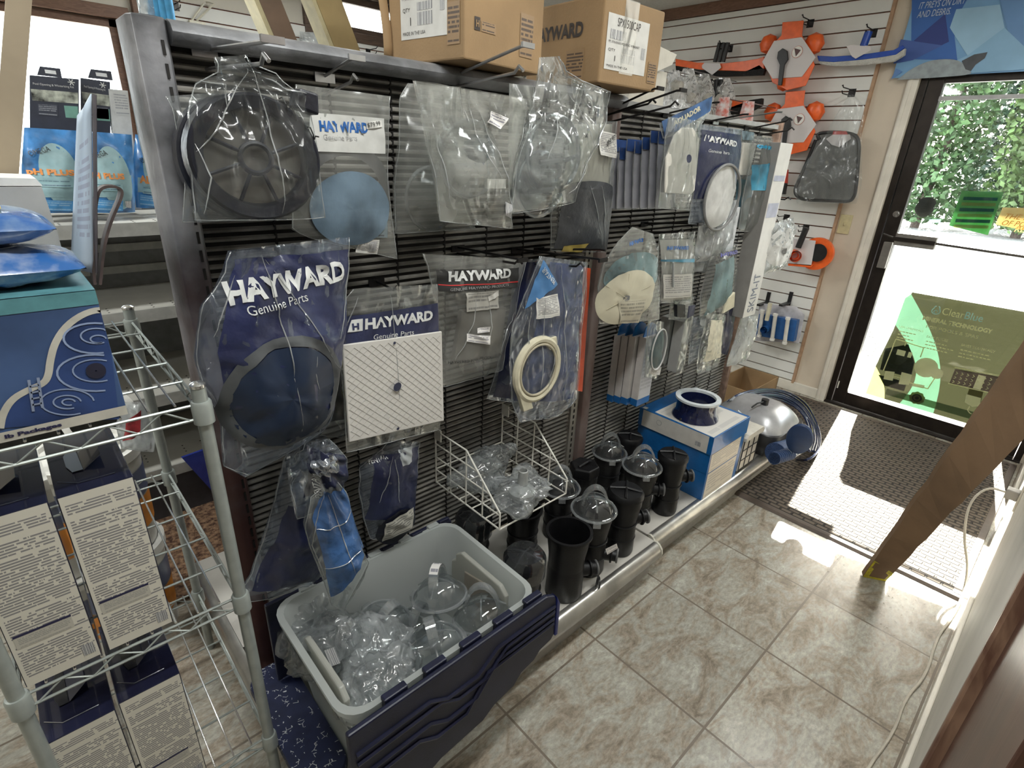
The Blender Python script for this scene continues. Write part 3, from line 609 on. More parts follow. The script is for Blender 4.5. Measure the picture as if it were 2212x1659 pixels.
hook('black hook tip left of the second orange pack', (1612, 279), (1708, 262), BLK)
hook('black hook above the long skimmer box', (1640, 292), (1712, 282), BLK)
hook('long black hook over the black header bag', (988, 534), (1128, 562), BLK, low=((985, 548), (1124, 572)))
hook('long black hook over the ring bag', (1115, 538), (1302, 562), BLK, low=((1135, 566), (1257, 578)))
hook('straight black hook behind the ring bag', (1163, 538), (1308, 541), BLK, cap=False)
hook('black hook holding the label bag in the right section', (1391, 482), (1512, 484), BLK, cap=False, low=((1401, 500), (1474, 503)))
hook('black hook lying across the long skimmer box', (1587, 503), (1702, 503), BLK, cap=False)
hook('lower black hook crossing the long skimmer box', (1587, 511), (1692, 517), BLK)
hook('bent black hook left of the white disc bag', (1587, 525), (1663, 531), BLK)
hook('black hook near the lower end of the skimmer box', (1548, 676), (1618, 679), BLK)
hook('black hook holding the narrow blue topped boxes', (1331, 726), (1398, 730), BLK)
hook('black hook tip above the white square plate', (812, 607), (860, 630), BLK)
hook('black double hook holding the small dark labelled bag', (815, 945), (875, 968), BLK, low=((828, 962), (868, 988)))
hook('black hook at the far end above the disc bag', (1628, 425), (1705, 432), BLK)
# ================================================================ TRANSLUCENT BIN
def milky(name, col=(.70, .73, .72), fac=.12, rough=.3):
    if name in MC: return MC[name]
    m = bpy.data.materials.new(name); m.use_nodes = True; nt = m.node_tree; L = nt.links; b = nt.nodes['Principled BSDF']; out = nt.nodes['Material Output']
    b.inputs['Base Color'].default_value = (*col, 1); b.inputs['Roughness'].default_value = rough
    no = _n(nt, 'ShaderNodeTexNoise'); no.inputs['Scale'].default_value = 14; bp = _n(nt, 'ShaderNodeBump'); bp.inputs['Strength'].default_value = .08; L.new(no.outputs['Fac'], bp.inputs['Height']); L.new(bp.outputs[0], b.inputs['Normal'])
    tl = _n(nt, 'ShaderNodeBsdfTranslucent'); tl.inputs[0].default_value = (*col, 1); m1 = _n(nt, 'ShaderNodeMixShader'); m1.inputs[0].default_value = .45; L.new(b.outputs[0], m1.inputs[1]); L.new(tl.outputs[0], m1.inputs[2])
    tr = _n(nt, 'ShaderNodeBsdfTransparent'); m2 = _n(nt, 'ShaderNodeMixShader'); m2.inputs[0].default_value = fac; L.new(m1.outputs[0], m2.inputs[1]); L.new(tr.outputs[0], m2.inputs[2]); L.new(m2.outputs[0], out.inputs[0])
    MC[name] = m; return m
MILK = milky('milky_bin_plastic', (.60, .63, .62), .16)
NAVYP = mat('navy_lid_plastic', (.009, .011, .032), .42, var=.1, bump=.05, bscale=300)
def rrect(x0, x1, y0, y1, r, n=5):
    P = []
    for cx, cy, a in ((x1 - r, y1 - r, 0), (x0 + r, y1 - r, 90), (x0 + r, y0 + r, 180), (x1 - r, y0 + r, 270)):
        for k in range(n + 1): t = math.radians(a + 90 * k / n); P.append((cx + r * math.cos(t), cy + r * math.sin(t)))
    return P
def shell(prof, m_, name, parent):
    """stack of rounded rectangles [(inset, z, r)] on a base rectangle"""
    mb = MB(); idx = []
    for x0, x1, y0, y1, z, r in prof: P = rrect(x0, x1, y0, y1, r); idx.append((mb.add([(a, b, z) for a, b in P]), len(P)))
    for (A, n), (B, _) in zip(idx, idx[1:]):
        for i in range(n): mb.face((A + i, A + (i + 1) % n, B + (i + 1) % n, B + i))
    return mb, idx
BX0, BX1, BY0, BY1, BZ = -.478, .046, -.046, .335, .462
bn = thing('storage_bin', 'translucent white storage bin with hinged navy lid full of clear plastic lids', 'storage bin', (-.21, .145, .162))
def R_(i, z, r=.05, o=0.): return (BX0 + i, BX1 - i, BY0 + i * .9, BY1 - i * .9, z, r)
mb, idx = shell([R_(.045, .163, .035), R_(.022, .36, .045), R_(.018, .40, .045), R_(.012, .44, .05), R_(-.002, .445, .055), R_(-.004, BZ, .055), R_(.010, BZ + .001, .05), R_(.016, .44, .045), R_(.024, .40, .042), R_(.030, .36, .04), R_(.052, .170, .03)], MILK, 'tub', bn)
n = idx[0][1]; mb.face([idx[0][0] + i for i in range(n)][::-1]); mb.face([idx[-1][0] + i for i in range(n)])
tub = mb.build('tub', MILK, bn, sharp=60)
for sx, xx in ((-1, BX1 - .030), (1, BX0 + .030)):
    mb = MB(); P = [(.02, .30), (.02, .415), (.045, .435), (.21, .435), (.235, .415), (.235, .395), (.255, .38), (.255, .30)]
    mb.prism([(a + .01, b) for a, b in P], xx, xx + sx * .014, 'yz'); mb.build('handle_recess', milky('bin_recess', (.60, .60, .55), .1), tub, smooth=False, bevel=.004)
    MB().prism([(.055, .30), (.055, .385), (.11, .405), (.20, .385), (.20, .30)], xx + sx * .012, xx + sx * .018, 'yz').build('recess_panel', milky('bin_recess_inner', (.52, .47, .40), .1), tub, smooth=False, bevel=.003)
for k in range(5):
    x = BX0 + .07 + k * .095
    MB().box((x, BY1 - .004, .435), (x + .035, BY1 + .012, .468)).build('hinge_tab', MILK, bn, smooth=False, bevel=.002)
    MB().box((x + .04, BY1 + .000, .455), (x + .075, BY1 + .010, .468)).build('hinge_clip', NAVYP, bn, smooth=False, bevel=.002)
for k in range(5):
    x = BX0 + .075 + k * .098
    MB().box((x, BY0 - .014, .442), (x + .055, BY0 + .004, .472)).build('front_clip', NAVYP, bn, smooth=False, bevel=.003)
# back half of the lid, folded down behind
MB().prism([(BX0 - .01, .455), (BX1, .455), (BX1 + .02, .44), (BX1 + .02, .24), (BX0 - .01, .20)], BY1 + .014, BY1 + .026).build('back_lid_half', NAVYP, bn, bevel=.003, smooth=False)
lid = MB().prism([(BX0 - .012, .468), (BX1 + .000, .468), (BX1 + .03, .452), (BX1 + .046, .415), (BX1 + .046, .32), (BX1 + .03, .300), (BX1 - .01, .292), (BX1 - .03, .272), (BX1 - .075, .262), (BX1 - .10, .235), (BX1 - .165, .222), (BX1 - .20, .198), (BX0 + .20, .186), (BX0 + .15, .165), (BX0 - .012, .16)], BY0 - .030, BY0 - .016)
lid = lid.build('front_lid_half', NAVYP, bn, smooth=False, bevel=.004)
for i, (dx, dz) in enumerate(((0, 0), (.03, -.028), (.0, -.07), (-.03, -.098))):
    pts = [(BX0, .405 + dz), (BX0 + .17 + dx, .405 + dz), (BX0 + .215 + dx, .375 + dz), (BX0 + .30 + dx, .375 + dz), (BX0 + .36 + dx, .42 + dz * .6), (BX1 + .03, .42 + dz * .6)]
    MB().tube([(a, BY0 - .031, b) for a, b in pts], .0055, 6).build('lid_ridge', NAVYP, lid)
MB().prism([(BX1 + .034, .45), (BX1 + .048, .42), (BX1 + .050, .31), (BX1 + .040, .31)], BY0 - .034, BY0 - .012).build('lid_edge', mat('bright_blue_plastic', (.01, .02, .16), .3), lid, smooth=False, bevel=.002)
# ================================================================ CLEAR STRAINER LIDS
CLEAR = film('hard_clear_plastic', haze=.08, crink=.15, scale=6, gloss=.16, rough=.05, tint=(.86, .89, .90), hazecol=(.6, .62, .65))
CLEARE = film('clear_plastic_edge', haze=.34, crink=.1, scale=8, gloss=.22, rough=.06, hazecol=(.62, .64, .66))
def clear_lid(label, c, R0, rx=0., ry=0., rz=0., group=None, sticker=False, thingname='clear_strainer_cover', parent=None):
    M = Matrix.Rotation(rz, 3, 'Z') @ Matrix.Rotation(ry, 3, 'Y') @ Matrix.Rotation(rx, 3, 'X'); c = Vector(c)
    if parent is None: t = thing(thingname, label, 'pump lid', c - Vector((0, 0, .0)), group=group)
    else: t = parent
    def X(p): return M @ Vector(p) + c
    prof = [(R0, 0), (R0, .008), (R0 * .93, .011), (R0 * .86, .012), (R0 * .80, .024), (R0 * .62, .043), (R0 * .38, .054), (0.001, .058)]
    d = MB().lathe(prof, c, 36, M, cap0=False, cap1=False).build('dome', CLEAR, t)
    MB().tube([X((R0 * math.cos(a), R0 * math.sin(a), .005)) for a in [i * math.pi / 20 for i in range(40)]], .0045, 6, True).build('rim', CLEARE, t)
    for a in (0, math.pi / 2):
        MB().tube([X((math.cos(a) * R0 * k, math.sin(a) * R0 * k, .056 - .036 * abs(k) ** 2)) for k in (-.8, -.5, -.2, 0, .2, .5, .8)], .0022, 6).build('cross_rib', CLEARE, t)
    hp = [X((R0 * .55 * math.cos(a) + .0, -.0, .026 + .066 * math.sin(a))) for a in [math.pi * k / 10 for k in range(11)]]
    mb = MB(); side = M @ Vector((0, 1, 0)) * .012
    for s1 in (-1, 1): pass
    A = []
    for p_ in hp:
        out = (p_ - X((0, 0, .03))).normalized() * .004; A.append(mb.add([p_ - side - out, p_ + side - out, p_ + side + out, p_ - side + out]))
    for a_, b_ in zip(A, A[1:]):
        for i in range(4): mb.face((a_ + i, a_ + (i + 1) % 4, b_ + (i + 1) % 4, b_ + i))
    mb.build('handle', CLEARE, t)
    for s1 in (-1, 1):
        mb = MB(); mb.box((-.012, s1 * (R0 + .004) - .006, -.010), (.012, s1 * (R0 + .004) + .006, .006), M, c); mb.build('lug', CLEARE, t, smooth=False)
    if sticker:
        mb = MB(); A = []
        for p_ in hp[2:8]:
            out = (p_ - X((0, 0, .03))).normalized() * .0055; A.append((p_ - side * 1.0 + out, p_ + side * 1.0 + out))
        mb.grid(lambda s1, t1: A[min(5, int(round(t1 * 5)))][0] * (1 - s1) + A[min(5, int(round(t1 * 5)))][1] * s1, 1, 5); mb.build('price_sticker', printed('sticker_print', (.72, .70, .68), (.15, .15, .2), 5, .8, blocks=1), t)
    return t
clear_lid('clear domed lid with a price sticker leaning inside the bin', onZ(.375, 950, 1290), .072, rx=-.15, rz=.6, ry=.15, sticker=True)
clear_lid('clear domed lid nearest the right end of the bin', onZ(.36, 1045, 1335), .078, rx=-.25, rz=-.7, ry=-.15)
clear_lid('clear domed lid with its handle upright near the navy clips', onZ(.385, 938, 1402), .072, rx=-.12, rz=1.2)
clear_lid('clear lid half hidden against the back wall of the bin', onZ(.33, 832, 1352), .070, rx=.3, rz=.2)
clear_lid('clear lid lying deepest under the others in the bin', onZ(.27, 900, 1360), .070, rx=.1, rz=.5)
# ================================================================ CRUMPLED CLEAR BAGS
def crumple(name, label, cat, c, rad, seed, fm=None, extra=None, sub=4, amp=.35, group=None, spikes=0):
    c = Vector(c); t = thing(name, label, cat, c - Vector((0, 0, rad[2])), group=group); bm = bmesh.new(); bmesh.ops.create_icosphere(bm, subdivisions=sub, radius=1.)
    rr = random.Random(seed); dirs = [Vector((rr.gauss(0, 1), rr.gauss(0, 1), rr.gauss(0, .8))).normalized() for _ in range(spikes)]
    for v in bm.verts:
        p = v.co.copy(); q = p * 1.5 + Vector((seed * 3.3, seed, 0)); r = 1 + amp * noise.noise(q) + amp * .55 * (1 - 2.2 * abs(noise.noise(q * 2.1))) + amp * .25 * (1 - 2.5 * abs(noise.noise(q * 4.6)))
        for d in dirs: r += .55 * max(0, p.dot(d) - .86) / .14
        v.co = Vector((p.x * rad[0] * r, p.y * rad[1] * r, max(-rad[2], p.z * rad[2] * r)))
        v.co += c - (c - Vector((0, 0, rad[2])))
    me = bpy.data.meshes.new('plastic_film'); bm.to_mesh(me); bm.free(); me.materials.append(fm or film('crinkled_film', haze=.30, crink=.9, scale=22, gloss=.12, hazecol=(.75, .78, .80)))
    for p in me.polygons: p.use_smooth = True
    o = bpy.data.objects.new('plastic_film', me); COL.objects.link(o); o.parent = t
    if extra: extra(t, c)
    return t
PVCG = mat('grey_pvc', (.33, .34, .33), .4); BLACKP = mat('black_plastic', (.012, .012, .013), .38, var=.1, bump=.08, bscale=200); WHITEP = mat('white_plastic', (.75, .74, .70), .4)
STK = printed('sticker_print', (.72, .70, .68), (.15, .15, .2), 5, .8, blocks=1)
def inlid(t, c): MB().lathe([(.055, -.01), (.055, .0), (.04, .02), (.001, .028)], c, 24, cap0=False).build('lid_inside', CLEAR, t)
crumple('lid_packet', 'crinkled clear bag with a barcode label at the left end of the bin', 'bagged part', onZ(.375, 705, 1392), (.074, .062, .055), 3, extra=lambda t, c: (inlid(t, c), quad('barcode_label', [onZ(.43, 700, 1405), onZ(.44, 722, 1398), onZ(.42, 736, 1432), onZ(.41, 715, 1440)], barcode(), t)), spikes=4)
crumple('lid_packet', 'largest crinkled clear bag by the front left corner of the bin', 'bagged part', onZ(.37, 815, 1468), (.085, .072, .058), 8, extra=inlid, spikes=5)
crumple('lid_packet', 'small folded clear bag standing at the rear left of the bin', 'bagged part', onZ(.36, 660, 1350), (.05, .045, .06), 5, extra=inlid, spikes=4)
# ================================================================ STRAINER POTS ON THE DECK
BLKPOT = mat('black_pot_plastic', (.006, .006, .007), .42, spec=.35, var=.12, bump=.06, bscale=160)
def pot(label, x, y, r, h, kind, port=None, z0=.161, bands=True):
    t = thing('strainer_pot', label, 'pump strainer pot', (x, y, z0)); zt = z0 + h
    prof = [(r * .80, z0), (r * .86, z0 + .01), (r * .84, z0 + h * .45), (r * .80, z0 + h * .55), (r * .93, z0 + h * .82)]
    if kind == 'open': prof += [(r * .96, zt - .012), (r * 1.06, zt - .008), (r * 1.06, zt), (r * .93, zt), (r * .86, zt - .05), (r * .78, z0 + .02), (0.001, z0 + .02)]; body = MB().lathe(prof, (x, y, 0), 36, cap1=False).build('body', BLKPOT, t)
    else: prof += [(r * .97, zt - .03), (r * .97, zt)]; body = MB().lathe(prof, (x, y, 0), 36).build('body', BLKPOT, t)
    if bands:
        for k in (.30, .55): MB().torus((x, y, z0 + h * k), r * .84, .003, 36, 6, Matrix.Rotation(math.pi / 2, 3, 'X')).build('band', BLKPOT, body)
    if kind == 'clear': clear_lid('', (x, y, zt), r * 1.12, rz=-.75, parent=t)
    if kind == 'solid':
        MB().lathe([(r * 1.03, zt), (r * 1.03, zt + .012), (r * .9, zt + .022), (.001, zt + .024)], (x, y, 0), 24, cap1=False).build('lid', BLKPOT, t)
        for a in (.6, .6 + math.pi / 2): MB().tube([(x - r * .9 * math.cos(a), y - r * .9 * math.sin(a), zt + .022), (x, y, zt + .030), (x + r * .9 * math.cos(a), y + r * .9 * math.sin(a), zt + .022)], .005, 6).build('lid_rib', BLKPOT, t)
    if kind == 'hex':
        MB().lathe([(r * 1.05, zt), (r * 1.05, zt + .035), (r * .95, zt + .04), (.001, zt + .035)], (x, y, 0), 6, cap1=False).build('lid', BLKPOT, t, smooth=False, bevel=.004)
        MB().tube([(x - r * .6, y, zt + .04), (x, y - .01, zt + .055), (x + r * .6, y, zt + .04)], .006, 6).build('lid_handle', BLKPOT, t)
    if kind == 'smoke':
        MB().lathe([(r * 1.02, zt - .05), (r * 1.02, zt + .01), (r * .85, zt + .025), (.001, zt + .03)], (x, y, 0), 32, cap0=False, cap1=False).build('smoked_lid', film('smoked_plastic', haze=.12, tint=(.35, .36, .38), hazecol=(.25, .26, .28), crink=.1, gloss=.2, rough=.06), t)
        for a in (.3, 1.9): MB().tube([(x + r * .95 * k * math.cos(a), y + r * .95 * k * math.sin(a), zt + .028 - .018 * k * k) for k in (-1, -.5, 0, .5, 1)], .0022, 6).build('lid_rib', CLEARE, t)
    if port:
        a, ph, pl = port; d = Vector((math.cos(a), math.sin(a), 0)); c = Vector((x, y, z0 + ph)); e = c + d * (r + pl)
        pp = MB().tube([c + d * r * .6, c + d * (r + pl * .5), e], [.024, .021, .021], 18).build('port', BLKPOT, t)
        MX = Matrix(((d.y, d.x, 0), (-d.x, d.y, 0), (0, 0, 1)))
        MB().torus(e, .022, .004, 24, 6, MX).build('port_ring', mat('grey_ring', (.13, .13, .13), .3), pp)
        MB().torus(c + d * (r + pl * .35), .025, .004, 24, 6, MX).build('port_nut', BLKPOT, pp)
    return t
pot('open topped black strainer pot with a side port at the front of the deck', .345, .112, .070, .245, 'open', (-.55, .085, .035), bands=False)
pot('black strainer pot with clear domed lid behind the open pot', .492, .135, .066, .24, 'clear', (-1.0, .075, .03))
pot('black strainer pot with black ribbed lid at the corner of the first deck', .655, .125, .062, .235, 'solid', (-.5, .13, .035))
pot('clear lidded black strainer pot on the second deck by the deck joint', .870, .205, .066, .225, 'clear', (-.8, .13, .03))
pot('black strainer pot with side outlet left of the blue boxes', .995, .150, .058, .245, 'solid', (-.6, .16, .035))
pot('clear lidded black strainer pot farthest back by the rack post', .905, .385, .062, .19, 'clear', None)
pot('squat black strainer pot with six sided lid by the rack post', .700, .350, .056, .195, 'hex', None)
pot('clear lidded strainer pot hidden behind the wire basket corner', .545, .330, .062, .20, 'clear', None)
pot('smoke lidded black pot beside the right end of the bin', .165, .125, .062, .225, 'smoke', None)
pot('smoke lidded black pot near the panel behind the bin', .175, .375, .060, .215, 'smoke', None)
pot('open black pot standing under the wire basket', .360, .330, .062, .20, 'open', None)
pot('black pot in the shade behind the blue box stack', 1.04, .385, .055, .21, 'solid', None)
simple('rubber_ring', MB().torus((.448, .055, .178), .020, .0025, 24, 6, Matrix.Rotation(.5, 3, 'Z')).torus((.452, .050, .177), .018, .0025, 24, 6, Matrix.Rotation(.8, 3, 'Z')), BLACKP, 'small black o-rings leaning against the port of the open pot', 'o-ring')
quad('white_sticker', [onY(.02, 1308, 1186), onY(.02, 1332, 1174), onY(.02, 1335, 1184), onY(.02, 1312, 1198)], STK, bpy.data.objects['strainer_pot.001'])
# ================================================================ WHITE WIRE BASKET
WWIRE = mat('white_coated_wire', (.70, .68, .62), .4, var=.05)
bx0, bx1, by0, by1, bz = .110, .392, .180, .492, .487
bk = thing('wire_basket', 'white wire bin basket hooked on the ribbed panel', 'wire basket', ((bx0 + bx1) / 2, .34, bz)); W_ = .0028
def wire(nm, *pts): return MB().tube(pts, W_, 7).build(nm, WWIRE, bk)
wire('bottom_frame', (bx0, by0, bz), (bx1, by0, bz), (bx1, by1, bz), (bx0, by1, bz), (bx0, by0, bz))
mb = MB()
for k in range(1, 4): x = bx0 + (bx1 - bx0) * k / 4; mb.tube([(x, by0, bz), (x, by1, bz)], W_ * .8, 6)
for k in range(1, 5): y = by0 + (by1 - by0) * k / 5; mb.tube([(bx0, y, bz + .003), (bx1, y, bz + .003)], W_ * .8, 6)
mb.build('bottom_grid', WWIRE, bk)
def topz(y): return bz + .19 if y > .335 else bz + .055 + (.135) * (y - by0) / (.335 - by0)
for x in (bx0, bx1):
    mb = MB(); mb.tube([(x, by0, bz), (x, by0, bz + .055), (x, .335, bz + .19), (x, by1, bz + .19), (x, by1, bz)], W_, 7)
    for y in (.258, .336, .414): mb.tube([(x, y, bz), (x, y, topz(y))], W_ * .85, 6)
    for h in (.0475, .095, .1425):
        ys = by0 if h < .055 else by0 + (.335 - by0) * (h - .055) / .135; mb.tube([(x, ys, bz + h), (x, by1, bz + h)], W_ * .85, 6)
    mb.build('side_panel', WWIRE, bk)
    MB().box((x - .002, by1 - .03, bz + .16), (x + .002, YP - .004, bz + .20)).build('hook_bracket', WWIRE, bk, smooth=False)
wire('back_wire', (bx0, by1, bz + .05), (bx1, by1, bz + .05))
def nozzle(t, c):
    MB().lathe([(.030, -.03), (.040, -.015), (.042, .0), (.030, .014), (.016, .022), (.0145, .07), (.012, .072), (.012, .03)], c + Vector((0, 0, .005)), 24, cap1=False).build('grey_nozzle', PVCG, t)
crumple('nozzle_packet', 'grey threaded nozzle wrapped in crinkled clear bag in the basket', 'bagged part', onZ(.525, 1128, 1062), (.070, .062, .034), 12, extra=nozzle, spikes=6)
crumple('part_packet', 'crinkled clear bag of small parts in the left rear of the basket', 'bagged part', onZ(.53, 1035, 1025), (.055, .060, .040), 15, spikes=6)
crumple('part_packet', 'crumpled clear bag at the panel side of the basket', 'bagged part', (.30, .43, .53), (.05, .045, .040), 19, spikes=6)
# ================================================================ BLUE AND WHITE BOX STACK
BLUEB = mat('carton_blue', (.01, .12, .36), .3, var=.05, coat=.3); WHITEB = mat('carton_white', (.62, .60, .56), .35, var=.03, coat=.2)
DRAW = printed('line_drawing_print', (.66, .60, .50), (.33, .30, .27), 9, .55, blocks=.5)
def carton(label, x0, x1, y0, y1, z0, z1, left, front, top, strips=()):
    t = thing('boxed_cleaner', label, 'carton', ((x0 + x1) / 2, (y0 + y1) / 2, z0)); MB().box((x0, y0, z0), (x1, y1, z1)).build('carton', BLUEB, t, smooth=False, bevel=.0015)
    e = .0008; h = z1 - z0
    if left: quad('left_panel', [(x0 - e, y1 - .02, z1 - .002), (x0 - e, y0 + .02, z1 - .002), (x0 - e, y0 + .02, z0 + .002), (x0 - e, y1 - .02, z0 + .002)], left, t)
    if front: quad('front_panel', [(x0 + .012, y0 - e, z1 - h * .0 - .004), (x1 - .035, y0 - e, z1 - .004), (x1 - .035, y0 - e, z0 + .002), (x0 + .012, y0 - e, z0 + .002)], front, t)
    if top: quad('top_panel', [(x0 + .012, y1 - .07, z1 + e), (x1 - .02, y1 - .07, z1 + e), (x1 - .02, y0 + .004, z1 + e), (x0 + .002, y0 + .004, z1 + e)], top, t)
    return t
sx0, sx1, sy0, sy1 = 1.165, 1.478, .078, .435
carton('white and blue cleaner carton at the bottom of the stack', sx0 + .01, sx1, sy0 + .005, sy1, .161, .29, None, DRAW, None)
carton('middle blue sided cleaner carton with pale line drawings on its front', sx0 + .008, sx1, sy0 + .004, sy1, .2905, .386, None, DRAW, None)
tc_ = carton('topmost blue edged white cleaner carton carrying the navy collar', sx0, sx1 + .004, sy0, sy1, .3865, .468, WHITEB, None, printed('faint_letter_print', (.64, .62, .58), (.42, .42, .42), 7, .5, blocks=1))
quad('left_code', [(sx0 - .0016, sy0 + .075, .425), (sx0 - .0016, sy0 + .05, .425), (sx0 - .0016, sy0 + .05, .405), (sx0 - .0016, sy0 + .075, .405)], barcode(), tc_)
MB().torus((sx0 - .001, .33, .435), .012, .0012, 20, 5, Matrix.Rotation(math.pi / 2, 3, 'Z')).build('printed_ring', mat('grey_ink', (.3, .3, .3), .5), tc_)
quad('white_tab', [(sx0 + .004, sy1 - .01, .4692), (sx0 + .025, sy1 - .01, .4692), (sx0 + .025, sy1 - .03, .4692), (sx0 + .004, sy1 - .03, .4692)], WHITEB, tc_)
NAVYC = mat('glossy_navy_plastic', (.008, .012, .05), .12, coat=.6)
t = thing('navy_collar', 'glossy navy funnel collar with white rim on the topmost carton', 'pool fitting', (1.285, .235, .469))
MB().lathe([(.098, .470), (.097, .476), (.088, .488), (.084, .50), (.084, .535), (.086, .548), (.072, .55), (.070, .50), (.070, .472)], (1.285, .235, 0), 48, cap0=False, cap1=False).build('collar', NAVYC, t)
MB().lathe([(.086, .549), (.094, .551), (.094, .560), (.074, .560), (.073, .549)], (1.285, .235, 0), 48, cap0=False, cap1=False).build('rim', mat('pale_grey_rim', (.62, .66, .68), .3), t)
t = thing('white_handle_ring', 'white oval handle lying behind the navy collar', 'pool fitting', (1.43, .36, .469))
MB().tube([(1.43 + .05 * math.cos(a), .345 + .028 * math.sin(a), .492 + .010 * math.cos(a * 2)) for a in [k * math.pi / 12 for k in range(24)]], .011, 10, True).build('ring', mat('pale_grey_rim', (.62, .66, .68), .3), t)
simple('black_button', MB().lathe([(.008, .469), (.008, .478), (.005, .481)], (sx0 + .03, sy0 + .17, 0), 12), BLACKP, 'tiny black knob lying on the topmost carton', 'knob')
t = thing('filter_cartridge', 'white filter cartridge with dark square grid between the cartons and the robot', 'pool filter', (1.585, .11, .161))
MB().box((1.50, .085, .175), (1.66, .15, .335)).build('frame', mat('cartridge_white', (.60, .57, .50), .5), t, smooth=False, bevel=.003)
MB().prism([(1.492, .335), (1.672, .335), (1.672, .352), (1.655, .366), (1.51, .366), (1.492, .352)], .072, .155).build('cap', mat('cartridge_white', (.60, .57, .50), .5), t, smooth=False, bevel=.002)
mb = MB()
for k in range(4): x = 1.502 + k * .0515; mb.box((x, .082, .178), (x + .003, .0855, .333))
for k in range(4): z = .178 + k * .0505; mb.box((1.502, .082, z), (1.66, .0855, z + .003))
mb.build('grid', BLACKP, t, smooth=False); MB().box((1.50, .09, .161), (1.66, .15, .176)).build('foot', BLACKP, t, smooth=False)
# ================================================================ POOL ROBOT
rx, ry = 1.93, .22
t = thing('pool_robot', 'silver domed pool cleaning robot with black body at the end of the deck', 'pool robot', (rx, ry, .161))
mb, idx = shell([(rx - .17, rx + .15, ry - .17, ry + .16, .161, .04), (rx - .20, rx + .18, ry - .20, ry + .19, .21, .05), (rx - .20, rx + .18, ry - .20, ry + .19, .25, .06), (rx - .19, rx + .17, ry - .19, ry + .18, .28, .06)], None, None, None)
mb.face([idx[0][0] + i for i in range(idx[0][1])][::-1]); mb.face([idx[-1][0] + i for i in range(idx[-1][1])]); mb.build('body', mat('robot_black', (.02, .02, .022), .3, var=.1), t)
SILV = mat('robot_silver', (.42, .42, .43), .3, .35, var=.04)
mb, idx = shell([(rx - .185, rx + .165, ry - .185, ry + .175, .275, .08), (rx - .178, rx + .158, ry - .178, ry + .168, .30, .085), (rx - .15, rx + .135, ry - .15, ry + .14, .335, .09), (rx - .11, rx + .10, ry - .11, ry + .10, .36, .08), (rx - .05, rx + .05, ry - .05, ry + .05, .37, .045)], None, None, None)
mb.face([idx[-1][0] + i for i in range(idx[-1][1])]); dome = mb.build('dome', SILV, t, sub=1)
for k in range(6): MB().tube([(rx - .12 + k * .012, ry + .10 - .0 * k, .362 - .004 * k), (rx - .02 + k * .012, ry + .12, .354), (rx + .08, ry + .13 - .01 * k, .34)], .0022, 6).build('groove_line', mat('robot_silver_dark', (.25, .25, .26), .4, .3), dome)
MB().cyl((rx - .03, ry - .04, .365), (rx - .03, ry - .04, .395), .018, 18).build('knob', BLACKP, t)
MB().tube([(rx - .13, ry - .02, .37), (rx - .10, ry - .03, .388), (rx - .05, ry - .04, .386)], .004, 6).build('knob_lever', BLACKP, t)
MB().tube([(rx - .19, ry - .05, .295), (rx - .19, ry + .02, .33), (rx - .165, ry + .03, .345), (rx - .165, ry - .04, .31), (rx - .19, ry - .05, .295)], .005, 6).build('side_grip', mat('pale_grey_rim', (.62, .66, .68), .3), t)
mb = MB(); mb.tube([(rx - .21 , ry - .205, .225), (rx - .04, ry - .215, .20)], [.05, .05], 20); mb.build('brush_roller', mat('brush_blue', (.02, .055, .16), .5, bump=.8, bscale=200), t)
bc = t
CAB = mat('navy_cable_rubber', (.012, .02, .065), .25, coat=.3)
t = thing('robot_cable_coil', 'navy cable of the robot coiled in loops over its dome', 'cable', (2.02, .2, .165))
base = [((1556, 893), .34), ((1570, 868), .34), ((1600, 850), .33), ((1650, 838), .31), ((1700, 846), .27), ((1742, 872), .20), ((1765, 912), .12), ((1772, 950), .05), ((1766, 978), -.01), ((1745, 993), -.05)]
for k in range(6):
    q = 1 - k * .035; pts = []
    for i, ((u, v), y) in enumerate(base[:9 if k else 10]):
        cu, cv = 1655, 945; P = onY(y - k * .004, cu + (u - cu) * q + math.sin(i * 1.7 + k) * 2, cv + (v - cv) * (q + .0) + math.cos(i * 2.1 + k * 2) * 1.5)
        P.z = max(P.z, .02); pts.append(P)
    if k == 0: pts += [onZ(.008, 1722, 993)]
    # smooth the loop
    for _ in range(2): pts = [pts[0]] + [a * .25 + b * .75 if j % 2 == 0 else a * .75 + b * .25 for a_, b_ in zip(pts, pts[1:]) for j, (a, b) in enumerate(((b_, a_), (b_, a_)))] + [pts[-1]]
    MB().tube(pts, .0068, 8).build('loop', CAB, t)
P = onY(-.075, 1727, 948)
t = thing('blue_float', 'dark blue rounded float paddle leaning on the robot cable', 'pool part', P - Vector((0, 0, .075)))
MB().lathe([(.001, -.014), (.035, -.014), (.052, -.008), (.055, 0), (.052, .008), (.035, .014), (.001, .014)], P, 28, Matrix.Scale(1.5, 3, (0, 0, 1)) @ Matrix.Rotation(.25, 3, 'Z') @ Matrix.Rotation(math.radians(75), 3, 'Y'), False, False).build('paddle', mat('matte_navy', (.02, .045, .12), .45), t)
P1, P2 = onY(-.03, 1672, 990), onY(-.05, 1728, 974)
t = thing('hose_swivel', 'ribbed blue swivel with clear end overhanging the mat', 'pool part', (P1 + P2) / 2 - Vector((0, 0, .03)))
mb = MB(); d_ = (P2 - P1)
for k in range(9): a = P1 + d_ * (k / 9 * .62); mb.cyl(a, a + d_ * .045, .029, 18)
mb.cyl(P1, P1 + d_ * .62, .026, 18); mb.build('ribbed_grip', mat('brush_blue', (.02, .055, .16), .5, bump=.8, bscale=200), t)
MB().cyl(P1 + d_ * .6, P1 + d_ * .95, .027, 18, .017).build('clear_end', CLEARE, t)
